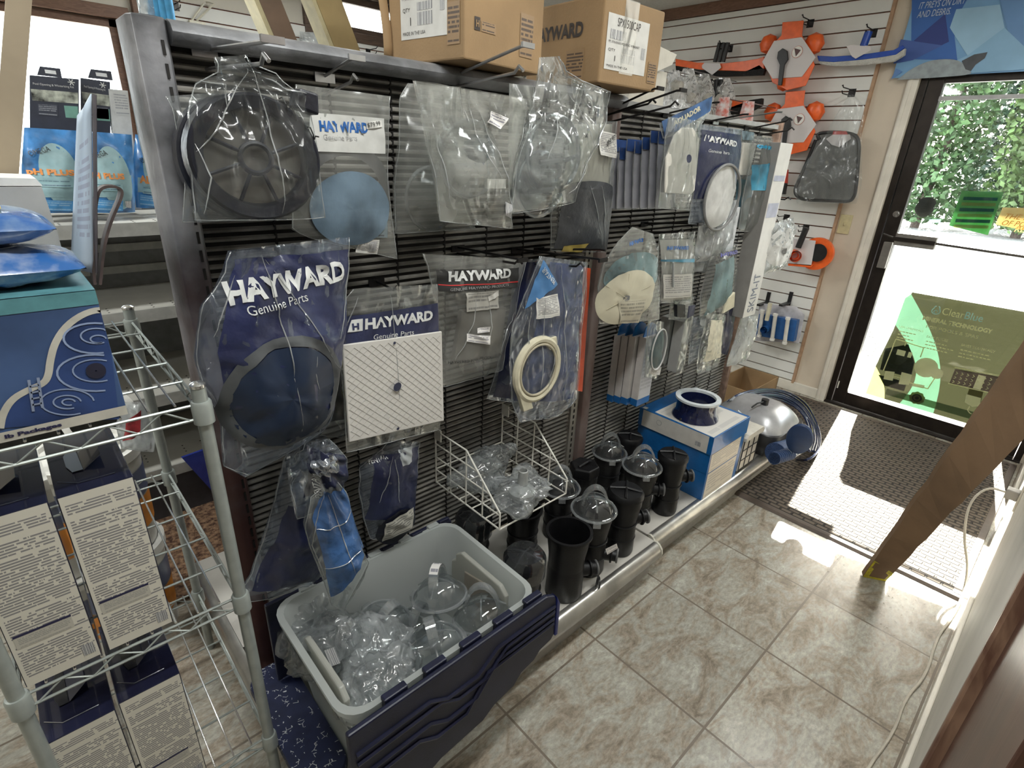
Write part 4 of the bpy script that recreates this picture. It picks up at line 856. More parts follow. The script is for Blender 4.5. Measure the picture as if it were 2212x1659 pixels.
# ================================================================ OPEN CARDBOARD BOX
CARD = mat('cardboard', (.31, .20, .10), .75, var=.08, scale=5, bump=.1, bscale=150); CARDI = mat('cardboard_inside', (.27, .15, .075), .8, var=.08, scale=6)
t = thing('open_cardboard_box', 'shallow open cardboard box on the floor by the slatted wall', 'cardboard box', (2.62, .56, 0))
mb = MB(); X0, X1, Y0, Y1, Z1, w_ = 2.42, 2.84, .46, .70, .19, .006
mb.box((X0, Y0, 0), (X1, Y1, .006)).box((X0, Y0, 0), (X0 + w_, Y1, Z1)).box((X1 - w_, Y0, 0), (X1, Y1, Z1)).box((X0, Y0, 0), (X1, Y0 + w_, Z1)).box((X0, Y1 - w_, 0), (X1, Y1, Z1)); mb.build('tray', CARD, t, smooth=False)
# ================================================================ DOOR MAT
def mat_rubber():
    m = bpy.data.materials.new('waffle_mat'); m.use_nodes = True; nt = m.node_tree; L = nt.links; b = nt.nodes['Principled BSDF']; b.inputs['Roughness'].default_value = .8
    tc = _n(nt, 'ShaderNodeTexCoord'); br = _n(nt, 'ShaderNodeTexBrick', offset=.5); br.inputs['Scale'].default_value = 1; br.inputs['Brick Width'].default_value = .052; br.inputs['Row Height'].default_value = .027
    br.inputs['Mortar Size'].default_value = .006; br.inputs['Mortar Smooth'].default_value = .7; mp = _n(nt, 'ShaderNodeMapping'); mp.inputs['Rotation'].default_value = (0, 0, math.pi / 2)
    L.new(tc.outputs['Object'], mp.inputs[0]); L.new(mp.outputs[0], br.inputs['Vector'])
    no = _n(nt, 'ShaderNodeTexNoise'); no.inputs['Scale'].default_value = 6; no.inputs['Detail'].default_value = 6; L.new(tc.outputs['Object'], no.inputs['Vector'])
    mx = _n(nt, 'ShaderNodeMix', data_type='RGBA'); mx.inputs[6].default_value = (.15, .115, .085, 1); mx.inputs[7].default_value = (.030, .022, .018, 1); L.new(br.outputs['Fac'], mx.inputs[0])
    m2 = _n(nt, 'ShaderNodeMix', data_type='RGBA', blend_type='MULTIPLY'); m2.inputs[0].default_value = .6; L.new(mx.outputs[2], m2.inputs[6]); L.new(no.outputs['Fac'], m2.inputs[7]); L.new(m2.outputs[2], b.inputs['Base Color'])
    iv = _n(nt, 'ShaderNodeMath', operation='SUBTRACT'); iv.inputs[0].default_value = 1; L.new(br.outputs['Fac'], iv.inputs[1]); bp = _n(nt, 'ShaderNodeBump'); bp.inputs['Strength'].default_value = 1; bp.inputs['Distance'].default_value = .006; L.new(iv.outputs[0], bp.inputs['Height']); L.new(bp.outputs[0], b.inputs['Normal'])
    return m
t = thing('door_mat', 'brown waffle textured door mat inside the glass door', 'door mat', (2.35, -.2, 0))
MB().box((1.61, -.76, .002), (3.08, .40, .012)).build('waffle_field', mat_rubber(), t, smooth=False)
MB().prism([(1.585, .001), (1.598, .010), (1.612, .013), (1.618, .013), (1.618, .001)], -.785, .42).box((3.07, -.785, .001), (3.10, .42, .013)).box((1.61, -.785, .001), (3.08, -.757, .013)).box((1.61, .395, .001), (3.08, .42, .013)).build('rubber_border', mat('mat_border', (.085, .062, .048), .6), t, smooth=False, bevel=.002)
# ================================================================ LONG CARDBOARD WRAP LEANING ON THE WALL
A0, A1 = onZ(0.0, 1862, 1242), onZ(0.0, 1945, 1225)
t = thing('long_flat_carton', 'long flattened brown carton leaning across the door with yellow tape at its foot', 'cardboard', (1.5, -.6, 0))
FL, FR = Vector((A0.x, A0.y, .004)), Vector(onZ(.004, 1912, 1250)); TL, TR = onX(.98, 2212, 745), onX(1.0, 2212, 935)
EL, ER = FL + (TL - FL) * 1.18, FR + (TR - FR) * 1.18
nrm = (FR - FL).cross(TL - FL).normalized() * .010
mb = MB(); e_f = random.Random(3); N = 18
def edge(a, b, w): return [a + (b - a) * (k / N) + w * (e_f.uniform(-1, 1) if 0 < k < N else 0) for k in range(N + 1)]
w_ = (FR - FL).normalized() * .003; L_, R2 = edge(FL, EL, w_), edge(FR, ER, w_)
V = []
for a, b in zip(L_, R2): V.append(mb.add([a + nrm, b + nrm, b - nrm, a - nrm]))
for a, b in zip(V, V[1:]):
    for i in range(4): mb.face((a + i, a + (i + 1) % 4, b + (i + 1) % 4, b + i))
mb.face([V[0] + i for i in range(4)]); mb.face([V[-1] + i for i in range(4)][::-1])
mb.build('cardboard_sleeve', mat('brown_kraft', (.24, .15, .085), .8, var=.1, scale=4, bump=.15, bscale=40), t, smooth=False)
for nn in (nrm * 1.15, -nrm * 1.15):
    quad('yellow_tape', [FL + (TL - FL) * .115 + nn, FR + (TR - FR) * .085 + nn, FR + nn, FL + nn], mat('yellow_tape', (.62, .55, .03), .45, var=.15, scale=60), t)
# ================================================================ HANGING BAGS, LEFT SECTION
F_CL = film('clear_film', haze=.09, crink=.8, scale=13, gloss=.07, rough=.16)
F_DUST = film('dusty_film', haze=.22, crink=.55, scale=9, gloss=.05, hazecol=(.62, .62, .58), rough=.22)
F_BLUE = film('bluish_film', haze=.13, crink=.8, scale=15, gloss=.08, hazecol=(.55, .62, .74), tint=(.86, .9, .96))
NAVYF = mat('navy_print_film', (.020, .026, .075), .28, var=.15, scale=12, bump=.35, bscale=26, coat=.3)
NAVYD = mat('deep_navy_print', (.016, .02, .055), .3, var=.15, scale=12, bump=.35, bscale=26, coat=.3)
BLUEF = mat('blue_print_film', (.05, .13, .32), .25, var=.25, scale=10, bump=.7, bscale=22, coat=.4)
HWHITE = mat('hayward_white_ink', (.60, .61, .60), .4, var=.04); HBLUE = mat('hayward_blue_ink', (.015, .10, .33), .4)
PAPER = mat('white_card', (.60, .59, .56), .5, var=.03); OFFW = mat('off_white_plastic', (.62, .60, .55), .4, var=.04)
TEAL = mat('teal_cover_print', (.09, .20, .26), .35, var=.35, scale=7, bump=.3, bscale=20); DKPL = mat('dark_navy_plastic', (.007, .008, .016), .4, var=.15, bump=.12, bscale=90)
CREAM = mat('cream_plastic', (.60, .56, .42), .4, var=.05); REDL = mat('red_ink', (.45, .03, .03), .4); BLKI = mat('black_ink', (.02, .02, .02), .45); ORNG = mat('orange_plastic', (.80, .12, .02), .35, var=.06)
FINE = printed('fine_print', (.60, .59, .56), (.12, .12, .14), 14, .7, blocks=1.2)
E_DISC = [(0, .1), (.2, .45), (.45, 1), (.8, 1), (.95, .5), (1, .2)]
def wheel(b, u, v, ru, rv, y, nm='spoked_wheel'):
    c = b.px(u, v); rx = b.px(u + ru, v)[0] - c[0]; rz = abs(b.px(u, v + rv)[1] - c[1]); M = Matrix.Scale(rz / rx, 3, (0, 0, 1))
    mb = MB(); prof = [(rx, -.016), (rx, .016), (rx * .96, .020), (rx * .78, .016), (rx * .74, 0), (rx * .78, -.016), (rx * .96, -.020), (rx, -.016)]
    R90 = Matrix(((1, 0, 0), (0, 0, 1), (0, -1, 0)))
    o = MB().lathe(prof, (c[0], y, c[1]), 48, M @ R90, False, False).build(nm, DKPL, b.root, world=False)
    MB().tube([(c[0] + rx * .24 * math.cos(a), y - .004, c[1] + rz * .24 * math.sin(a)) for a in [k * math.pi / 16 for k in range(32)]], .0045, 6, True).build('hub_ring', DKPL, o, world=False)
    for k in range(8):
        a = k * math.pi / 4 + .35; MB().cyl((c[0] + rx * .25 * math.cos(a), y - .004, c[1] + rz * .25 * math.sin(a)), (c[0] + rx * .76 * math.cos(a), y - .004, c[1] + rz * .76 * math.sin(a)), .0032, 6).build('spoke', DKPL, o, world=False)
    MB().lathe([(rx * .75, .004), (.001, .008)], (c[0], y, c[1]), 40, M @ R90, False, False).build('web', mat('smoky_web', (.10, .092, .08), .3, var=.1, bump=.1), o, world=False)
    return o
b = Bag('wheel_packet', 'rear bag with a black wheel, mostly hidden at the left post', 'bagged part', .40, 400, 340, [(358, 208), (372, 236), (384, 300), (398, 400), (393, 480)], [(470, 200), (520, 260), (560, 340), (560, 430), (540, 476)], thick=.035, env=E_DISC, seed=1, crump=.0075)
wheel(b, 505, 345, 112, 128, 0)
b = Bag('wheel_packet', 'big crinkled clear bag with black eight spoke wheel at the upper left', 'bagged part', .27, 540, 300, [(462, 124), (470, 165), (424, 172), (412, 205), (403, 240), (402, 300), (412, 400), (420, 476)], [(528, 120), (540, 150), (590, 160), (618, 192), (662, 204), (672, 260), (684, 340), (690, 400), (702, 470)], thick=.045, env=[(0, .15), (.1, .15), (.25, .6), (.5, 1), (.85, 1), (1, .3)], seed=2, crump=.009, hook=(535, 146), folds=.012, nu=34, nv=40, fm=film('thin_clear_film', haze=.05, crink=.8, scale=12, gloss=.03, rough=.14))
wheel(b, 551, 342, 131, 131, 0)
MB().prism([(b.px(655, 218)[0] - .02, b.px(655, 218)[1] - .012), (b.px(655, 218)[0] + .018, b.px(655, 218)[1] - .022), (b.px(655, 218)[0] + .02, b.px(655, 218)[1] + .012), (b.px(655, 218)[0] - .012, b.px(655, 218)[1] + .018)], -.02, .02).build('lug_block', DKPL, b.root, world=False, smooth=False, bevel=.004)
c = b.px(595, 214); MB().tube([(c[0] + k * .0035, -.02 + .004 * math.cos(k * 1.6), c[1] - k * .0035 + .006 * math.sin(k * 1.6)) for k in range(18)], .0013, 5).build('tie_spring', BLKI, b.root, world=False)
# B2 – 79.99 bag
b = Bag('seal_ring_packet', 'clear bag with white blue lettered header and 79.99 sticker, second in the top row', 'bagged part', .36, 745, 380, [(638, 182), (634, 300), (630, 400), (630, 497), (672, 515)], [(842, 208), (838, 300), (836, 400), (846, 470), (858, 560)], thick=.02, env=E_DISC, seed=3, fm=F_DUST, hook=(720, 212), folds=.004)
b.patch('header_card', [(666, 243), (826, 256), (828, 332), (662, 326)], mat('grey_white_header', (.50, .50, .48), .45, var=.05))
b.text('HAYWARD', (684, 284), (790, 288), 24, HBLUE, bold=True); b.text('Genuine Parts', (692, 302), (764, 304), 12, mat('grey_ink', (.16, .17, .19), .5))
b.disc('seal_ring', 745, 415, 98, 104, mat('smoke_ring', (.085, .085, .09), .4), r0=.72, off=-.003); b.disc('blue_dome', 752, 450, 82, 78, mat('dusty_blue_dome', (.11, .16, .21), .4, var=.25, scale=9, bump=.2, bscale=20), off=.004)
b.patch('address_print', [(690, 474), (830, 480), (830, 512), (690, 506)], printed('dusty_address_print', (.16, .20, .22), (.04, .04, .05), 5, .8, blocks=1.2), off=.0022)
q = b.patch('price_sticker', [(784, 263), (819, 260), (820, 274), (786, 279)], PAPER, off=.004); b.text('$79.99', (788, 277), (816, 272), 11, BLKI, off=.0055, par=q)
b.patch('barcode_label', [(768, 514), (812, 516), (810, 548), (764, 544)], FINE, off=.003); b.patch('barcode', [(792, 520), (806, 520), (804, 542), (790, 542)], barcode(), off=.0042)
# B3
def strainer(b, u, v, r, y=0.01, mm=None):
    c = b.px(u, v); rr = abs(b.px(u + r, v)[0] - c[0]); O = b.root.location
    R90 = Matrix(((1, 0, 0), (0, 0, 1), (0, -1, 0)))
    MB().lathe([(rr, .0), (rr, -.014), (rr * .8, -.022), (rr * .5, -.045), (.001, -.055)], (c[0], y, c[1]), 32, R90, False, False).build('clear_dome', mm or CLEAR, b.root, world=False)
    MB().tube([(c[0] + rr * math.cos(a), y - .004, c[1] + rr * math.sin(a)) for a in [k * math.pi / 18 for k in range(36)]], .0045, 6, True).build('clear_ring', CLEARE, b.root, world=False)
    MB().tube([(c[0] - rr * .7, y - .02, c[1] - rr * .2), (c[0], y - .05, c[1] - rr * .1), (c[0] + rr * .8, y - .02, c[1])], .006, 6).build('clear_handle', CLEARE, b.root, world=False)
b = Bag('clear_cover_packet', 'dusty clear bag behind, with a clear ring showing at its lower left', 'bagged part', .42, 930, 360, [(880, 180), (862, 210), (860, 300), (848, 400), (852, 505)], [(990, 190), (1000, 300), (1010, 400), (1015, 470), (1025, 492)], thick=.04, env=E_DISC, seed=4, fm=F_DUST, crump=.009)
strainer(b, 936, 430, 52)
b = Bag('clear_cover_packet', 'large hazy clear bag with small white price tag hanging from the long steel hook', 'bagged part', .28, 1010, 330, [(892, 174), (905, 230), (918, 300), (935, 380), (950, 478)], [(1136, 214), (1130, 280), (1108, 350), (1098, 420), (1106, 494)], thick=.045, env=[(0, .1), (.3, .4), (.6, 1), (.8, .9), (1, .2)], seed=5, fm=film('hazy_film', haze=.26, crink=.7, scale=11, gloss=.06, hazecol=(.66, .66, .61), rough=.18), crump=.007, hook=(1003, 196), folds=.008)
strainer(b, 1018, 345, 58)
b.patch('price_tag', [(1052, 240), (1088, 256), (1072, 279), (1040, 264)], STK, off=.003); b.patch('barcode_label', [(1068, 432), (1090, 440), (1094, 470), (1072, 462)], barcode(), off=.004)
MB().box((b.px(1035, 375)[0], -.03, b.px(1035, 375)[1] - .03), (b.px(1075, 375)[0], -.02, b.px(1035, 375)[1] - .01)).build('white_lug', WHITEP, b.root, world=False, smooth=False)
b = Bag('clear_cover_packet', 'peaked clear bag with bulky clear lid hanging under the taped carton', 'bagged part', .27, 1200, 300, [(1166, 124), (1158, 180), (1148, 215), (1132, 290), (1112, 360), (1102, 462)], [(1202, 122), (1222, 165), (1316, 196), (1308, 250), (1284, 312), (1262, 350), (1240, 436)], thick=.05, env=[(0, .1), (.25, .3), (.5, .9), (.8, 1), (1, .3)], seed=6, crump=.008, hook=(1200, 216), folds=.012, nu=30, nv=36)
strainer(b, 1200, 335, 52); strainer(b, 1175, 400, 45, .02)
b.text('49', (1226, 300), (1240, 297), 10, BLKI)
b = Bag('clear_cover_packet', 'crumpled clear bag edge between the hazy bag and the peaked bag', 'bagged part', .38, 1120, 320, [(1100, 180), (1098, 300), (1100, 400), (1110, 455)], [(1150, 186), (1158, 300), (1164, 400), (1178, 450)], thick=.03, env=E_DISC, seed=9, crump=.007, fm=F_DUST)
strainer(b, 1135, 410, 28)
# B4b – price tag bag with black pouch
b = Bag('black_pouch_packet', 'tall clear bag with dark pouch and handwritten 89.97 tag', 'bagged part', .36, 1260, 400, [(1222, 262), (1210, 350), (1198, 400), (1188, 470), (1188, 542)], [(1333, 262), (1328, 330), (1322, 390), (1318, 470), (1308, 545)], thick=.022, seed=7, hook=(1290, 262), crump=.006)
b.patch('beige_back_card', [(1240, 268), (1328, 268), (1322, 400), (1212, 400)], mat('beige_card', (.46, .44, .38), .6, var=.06, scale=6), off=-.012)
b.disc('pouch_top', 1262, 408, 55, 18, mat('dark_pouch', (.035, .038, .045), .35, bump=.2), off=.002); b.patch('dark_pouch', [(1208, 408), (1316, 405), (1308, 538), (1192, 536)], mat('dark_pouch', (.035, .038, .045), .35, bump=.2), off=.002)
b.patch('gold_label', [(1210, 530), (1262, 524), (1250, 544), (1206, 542)], mat('gold_label', (.35, .27, .07), .35), off=.004)
q = b.patch('price_tag', [(1288, 282), (1329, 290), (1326, 342), (1284, 334)], FINE, off=.004); b.text('89.97', (1300, 316), (1324, 300), 12, BLKI, off=.006, par=q, shear=.2)
# B5 – big HAYWARD bag
b = Bag('lid_cover_packet', 'largest navy lettered bag holding a dark round cover at lower left', 'bagged part', .26, 600, 760, [(492, 542), (480, 585), (462, 625), (432, 660), (418, 770), (440, 850), (474, 900), (482, 1006)], [(752, 512), (752, 560), (745, 640), (742, 720), (728, 800), (716, 900), (690, 940), (528, 1030)], yaw=8, thick=.05, env=[(0, .1), (.2, .35), (.5, 1), (.8, 1), (.95, .35), (1, .1)], seed=10, crump=.009, hook=(552, 545), folds=.008, nu=34, nv=44, fm=F_BLUE)
pn = b.patch('navy_print', [(500, 558), (748, 538), (738, 700), (452, 752)], NAVYF, n=16)
b.patch('navy_print_lower', [(452, 752), (738, 700), (712, 880), (478, 880)], NAVYF, n=16)
b.text('HAYWARD', (482, 655), (737, 601), 50, HWHITE, bold=True, off=.0035); b.text('Genuine Parts', (520, 675), (650, 644), 20, HWHITE, off=.0035)
b.disc('cover_ring', 600, 838, 122, 118, mat('dull_grey_ring', (.075, .08, .085), .4), r0=.84, off=.004); b.disc('dark_cover', 600, 845, 106, 104, mat('dark_blue_cover', (.012, .022, .048), .35, var=.2, scale=6), off=.004)
b = Bag('yellow_part_packet', 'dark bag with a yellow edge behind the largest navy bag', 'bagged part', .42, 715, 830, [(690, 700), (688, 800), (692, 900), (690, 940)], [(735, 700), (740, 800), (746, 900), (742, 945)], thick=.03, seed=11, crump=.009)
b.patch('dark_part', [(694, 740), (730, 760), (742, 900), (700, 905)], DKPL, off=-.01); b.patch('yellow_edge', [(730, 760), (738, 800), (745, 905), (738, 905)], mat('dull_yellow', (.55, .48, .10), .5), off=.002)
# B6 – white plate
b = Bag('square_grid_packet', 'clear bag with square white grid plate under a navy lettered header', 'bagged part', .30, 840, 790, [(762, 624), (742, 650), (730, 740), (742, 860), (748, 978)], [(944, 614), (946, 660), (947, 730), (952, 880), (950, 928)], yaw=4, thick=.010, seed=12, crump=.002, hook=(838, 628), folds=.003)
b.patch('navy_header', [(738, 684), (944, 654), (946, 716), (732, 744)], NAVYF)
b.text('HAYWARD', (783, 710), (930, 690), 24, HWHITE, bold=True, off=.003); b.text('Genuine Parts', (800, 731), (888, 720), 11, HWHITE, off=.003)
q = b.patch('header_badge', [(756, 690), (778, 686), (778, 712), (746, 716)], HWHITE, off=.003); b.text('H', (756, 711), (770, 709), 14, NAVYF, off=.0042, par=q, bold=True)
pl = b.slab('grid_plate', [(732, 742), (947, 713), (952, 905), (748, 951)], -.014, -.008, mat('white_grid_plate', (.60, .58, .55), .5, var=.03, scale=3))
GL = mat('faint_lattice', (.50, .48, .45), .5); mb = MB()
c0, c1, c2, c3 = [b.px(*q_) for q_ in ((738, 750), (942, 722), (947, 899), (752, 942))]
def bl(s_, t_): return [(c0[i] * (1 - s_) + c1[i] * s_) * (1 - t_) + (c3[i] * (1 - s_) + c2[i] * s_) * t_ for i in (0, 1)]
for k in range(-12, 13):
    for sg in (1, -1):
        s0, s1 = k / 12, k / 12 + 1
        if sg < 0: s0, s1 = s1, s0
        t0, t1 = 0, 1
        pts = []
        for (sA, tA) in ((s0, 0), (s1, 1)): pts.append([sA, tA])
        (sa, ta), (sb, tb) = pts
        lo, hi = 0, 1
        if sa != sb:
            ks = sorted([(0 - sa) / (sb - sa), (1 - sa) / (sb - sa)]); lo, hi = max(0, ks[0]), min(1, ks[1])
        if hi - lo > .02:
            A = bl(sa + (sb - sa) * lo, lo); B = bl(sa + (sb - sa) * hi, hi); mb.cyl((A[0], -.0145, A[1]), (B[0], -.0145, B[1]), .0005, 4)
mb.build('moulded_lattice', GL, pl, world=False)
for uv in ((848, 830, 9), (843, 737, 3), (851, 921, 3)): b.disc('plate_hole', uv[0], uv[1], uv[2], uv[2], mat('hole_dark', (.03, .035, .07), .6), off=.008 if uv[2] > 5 else .0078)
# B7 – black header
b = Bag('black_header_part_packet', 'clear bag with black lettered header and small white labels, centre of the middle row', 'bagged part', .32, 1030, 690, [(912, 548), (922, 575), (936, 640), (950, 740), (952, 836)], [(1138, 560), (1122, 610), (1112, 680), (1090, 750), (1086, 798)], yaw=-4, thick=.03, seed=13, crump=.0075, hook=(975, 545), folds=.004, fm=F_DUST)
b.patch('black_header', [(936, 580), (1117, 577), (1110, 617), (942, 627)], BLKI); b.text('HAYWARD', (959, 605), (1094, 597), 22, HWHITE, bold=True, off=.003)
b.patch('red_line', [(942, 612), (1112, 605), (1112, 607), (942, 614)], REDL, off=.003); b.text('GENUINE HAYWARD PRODUCTS', (960, 624), (1088, 614), 6, mat('grey_ink', (.16, .17, .19), .5), off=.0035)
b.slab('grey_block', [(990, 668), (1085, 660), (1075, 765), (972, 782)], -.018, .0, mat('brown_grey_block', (.14, .125, .11), .5, var=.15, scale=8))
b.patch('barcode_label', [(992, 628), (1064, 622), (1066, 660), (994, 668)], printed('grey_label_print', (.34, .33, .30), (.10, .10, .10), 5, .7), off=.003)
b.patch('white_tag', [(1040, 636), (1062, 622), (1064, 634), (1042, 646)], PAPER, off=.005); b.patch('white_tag', [(1016, 702), (1042, 698), (1042, 710), (1014, 712)], STK, off=.005); b.patch('white_tag', [(995, 714), (1044, 718), (1040, 736), (993, 730)], STK, off=.005)
b.text('HAYWARD POOL PRODUCTS, INC.', (960, 783), (1078, 762), 7, BLKI)
# B8 – PENTAIR ring
b = Bag('navy_part_packet', 'dark blue bag behind the cream ring bag, lowest corner showing', 'bagged part', .42, 1100, 750, [(1112, 560), (1098, 700), (1070, 800), (1052, 862)], [(1165, 560), (1168, 700), (1150, 800), (1130, 872)], thick=.02, seed=14, crump=.006, fm=F_BLUE); b.patch('navy_print', [(1120, 565), (1160, 565), (1140, 865), (1062, 855)], NAVYD)
b = Bag('clamp_ring_packet', 'blue printed bag with cream clamp ring in the middle row', 'bagged part', .27, 1180, 730, [(1166, 553), (1130, 640), (1106, 700), (1100, 780), (1104, 868), (1122, 912)], [(1266, 566), (1266, 620), (1254, 720), (1250, 800), (1246, 866), (1206, 898)], thick=.022, seed=15, crump=.006, hook=(1150, 556), folds=.003, fm=F_BLUE)
b.patch('blue_print', [(1190, 566), (1262, 575), (1244, 862), (1110, 866)], mat('steel_blue_print', (.045, .065, .17), .3, var=.2, bump=.5, bscale=24, coat=.3), off=-.010)
b.patch('blue_flap', [(1167, 560), (1172, 566), (1196, 612), (1126, 665)], mat('flap_blue', (.06, .17, .36), .35), off=.003); b.text('PENTAIR', (1190, 604), (1166, 574), 10, HWHITE, off=.005, mirror=False)
b.patch('white_label', [(1150, 640), (1196, 632), (1196, 678), (1148, 686)], FINE, off=.003)
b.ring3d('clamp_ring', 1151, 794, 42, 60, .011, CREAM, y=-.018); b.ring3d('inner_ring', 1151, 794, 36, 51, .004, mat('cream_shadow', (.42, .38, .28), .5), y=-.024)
b.slab('ring_tab', [(1162, 728), (1190, 722), (1192, 750), (1176, 752)], -.024, -.008, CREAM); b.slab('ring_tab', [(1108, 842), (1134, 852), (1140, 876), (1120, 884)], -.024, -.008, CREAM)
t = thing('red_card_stack', 'narrow red orange cards hanging edge on beside the rack post', 'hanging card', onY(.40, 1250, 840))
for k in range(2):
    P = [onY(.36 + k * .03, 1262, 578 + k * 4), onY(.36 + k * .03, 1276, 580), onY(.36 + k * .03, 1258, 846), onY(.36 + k * .03, 1246, 844)]
    mb = MB(); mb.prism([(p.x, p.z) for p in P], .36 + k * .03, .375 + k * .03); mb.build('card', mat('red_orange_card', (.55, .07, .02), .5), t, smooth=False)
# B9 – crumpled PENTAIR bags lower left
b = Bag('navy_part_packet', 'navy bag drooping behind the bright blue one at lower left', 'bagged part', .33, 620, 1160, [(640, 955), (612, 990), (592, 1080), (560, 1180), (540, 1240), (498, 1300)], [(700, 955), (712, 1060), (715, 1160), (700, 1230), (670, 1262)], thick=.05, seed=16, crump=.009, fm=F_BLUE, env=[(0, .1), (.3, .5), (.6, 1), (.9, .8), (1, .2)])
b.patch('navy_print', [(612, 1080), (705, 1070), (690, 1240), (535, 1262)], NAVYD, n=14)
b = Bag('navy_part_packet', 'dark navy folded bag top gathered on the hook at lower left', 'bagged part', .27, 680, 1020, [(668, 944), (640, 972), (622, 1010), (626, 1060), (640, 1120)], [(704, 942), (728, 965), (748, 992), (740, 1035), (742, 1060)], thick=.035, seed=17, crump=.010, fm=F_BLUE, folds=.02, hook=(660, 985))
b.patch('navy_print', [(655, 955), (735, 975), (738, 1040), (640, 1060)], NAVYD, n=12); b.patch('clear_flap', [(648, 985), (700, 960), (715, 990), (668, 1010)], film('flap_film', haze=.45, crink=.8, scale=25, gloss=.15, hazecol=(.6, .66, .74)), off=.012, n=6)
q = b.patch('letter_flap', [(634, 1000), (672, 1000), (680, 1052), (640, 1060)], F_DUST, off=.014); b.text('PENTAIR', (668, 1048), (662, 1000), 8, HWHITE, off=.017, par=q)
b = Bag('blue_part_packet', 'bright creased blue bag hanging point down into the bin', 'bagged part', .22, 720, 1180, [(690, 1050), (668, 1070), (655, 1130), (668, 1180), (700, 1260), (716, 1306)], [(728, 1040), (745, 1060), (760, 1110), (782, 1190), (795, 1215), (742, 1316)], thick=.035, seed=18, crump=.007, fm=F_CL, env=[(0, .3), (.3, .8), (.6, 1), (.9, .6), (1, .1)], folds=.010, hook=(690, 1040), nu=26, nv=36)
b.patch('blue_print', [(690, 1056), (738, 1050), (784, 1180), (666, 1110)], BLUEF, n=16, off=.002); b.patch('blue_print', [(666, 1110), (784, 1180), (760, 1215), (710, 1284)], BLUEF, n=16, off=.002)
b = Bag('small_dark_part_packet', 'small navy bag with slanted white label above the bin', 'bagged part', .33, 840, 1060, [(838, 953), (804, 985), (776, 1005), (774, 1060), (784, 1120), (800, 1164)], [(905, 954), (902, 1000), (896, 1060), (894, 1110), (884, 1146)], thick=.028, seed=19, crump=.0075, fm=F_BLUE, hook=(842, 970), folds=.006)
b.patch('navy_print', [(802, 982), (900, 960), (892, 1100), (784, 1118)], NAVYD, n=14); b.disc('dark_part', 848, 1128, 42, 36, DKPL, off=.006); b.text('PENTAIR', (792, 998), (830, 984), 8, HWHITE)
q = b.patch('white_label', [(818, 1117), (881, 1084), (879, 1128), (818, 1163)], printed('label_lines', (.46, .45, .40), (.10, .10, .10), 9, .7, blocks=1), off=.011)
b.patch('hang_hole_flap', [(850, 966), (884, 958), (880, 990), (858, 998)], mat('pale_flap', (.35, .37, .38), .4), off=.003)

for nm_, fs in (('wheel_packet.001', [[(532, 150), (560, 260), (585, 380), (592, 466)], [(525, 150), (480, 230), (440, 300), (410, 330)], [(540, 155), (610, 195), (660, 205)], [(430, 175), (474, 185), (480, 240)], [(412, 310), (440, 380), (432, 470)]]),
                ('lid_cover_packet', [[(554, 548), (580, 660), (600, 780), (626, 932)], [(560, 552), (620, 640), (690, 760), (722, 800)], [(748, 560), (735, 650), (712, 735)], [(500, 590), (470, 660), (445, 730)], [(660, 740), (650, 790), (660, 830)]]),
                ('square_grid_packet', [[(840, 632), (846, 720), (852, 800), (856, 868)], [(770, 640), (750, 690), (738, 720)]]),
                ('clear_cover_packet.001', [[(1004, 202), (1012, 290), (1030, 340), (1060, 390)], [(1006, 204), (1060, 330), (1080, 400), (1102, 480)], [(920, 240), (940, 340), (960, 440)]]),
                ('clear_cover_packet.002', [[(1195, 200), (1180, 280), (1150, 350)], [(1212, 200), (1240, 270), (1262, 330)], [(1262, 330), (1235, 380), (1200, 420)], [(1308, 235), (1280, 300), (1240, 400)]]),
                ('black_pouch_packet', [[(1286, 400), (1296, 470), (1303, 540)], [(1262, 400), (1280, 470), (1294, 535)]]),
                ('black_header_part_packet', [[(1020, 620), (1010, 680), (990, 740), (970, 776)], [(1044, 645), (1046, 700), (1042, 735)], [(1104, 670), (1080, 720), (1070, 760)]]),
                ('clamp_ring_packet', [[(1206, 570), (1208, 680), (1210, 800), (1206, 880)], [(1165, 640), (1160, 740), (1157, 856)], [(1200, 690), (1180, 790), (1165, 858)], [(1138, 660), (1132, 720), (1128, 760)]]),
                ('blue_part_packet', [[(690, 1058), (672, 1120), (668, 1170), (700, 1250)], [(700, 1060), (730, 1160), (755, 1230)], [(672, 1130), (720, 1120), (760, 1090)], [(690, 1215), (740, 1190), (780, 1170)]]),
                ('small_dark_part_packet', [[(842, 975), (846, 1030), (850, 1080)], [(838, 978), (820, 1040), (806, 1080)]])):
    o_ = bpy.data.objects.get(nm_)
    for B_ in BAGS:
        if B_.root is o_:
            for f_ in fs: B_.fold(*f_)
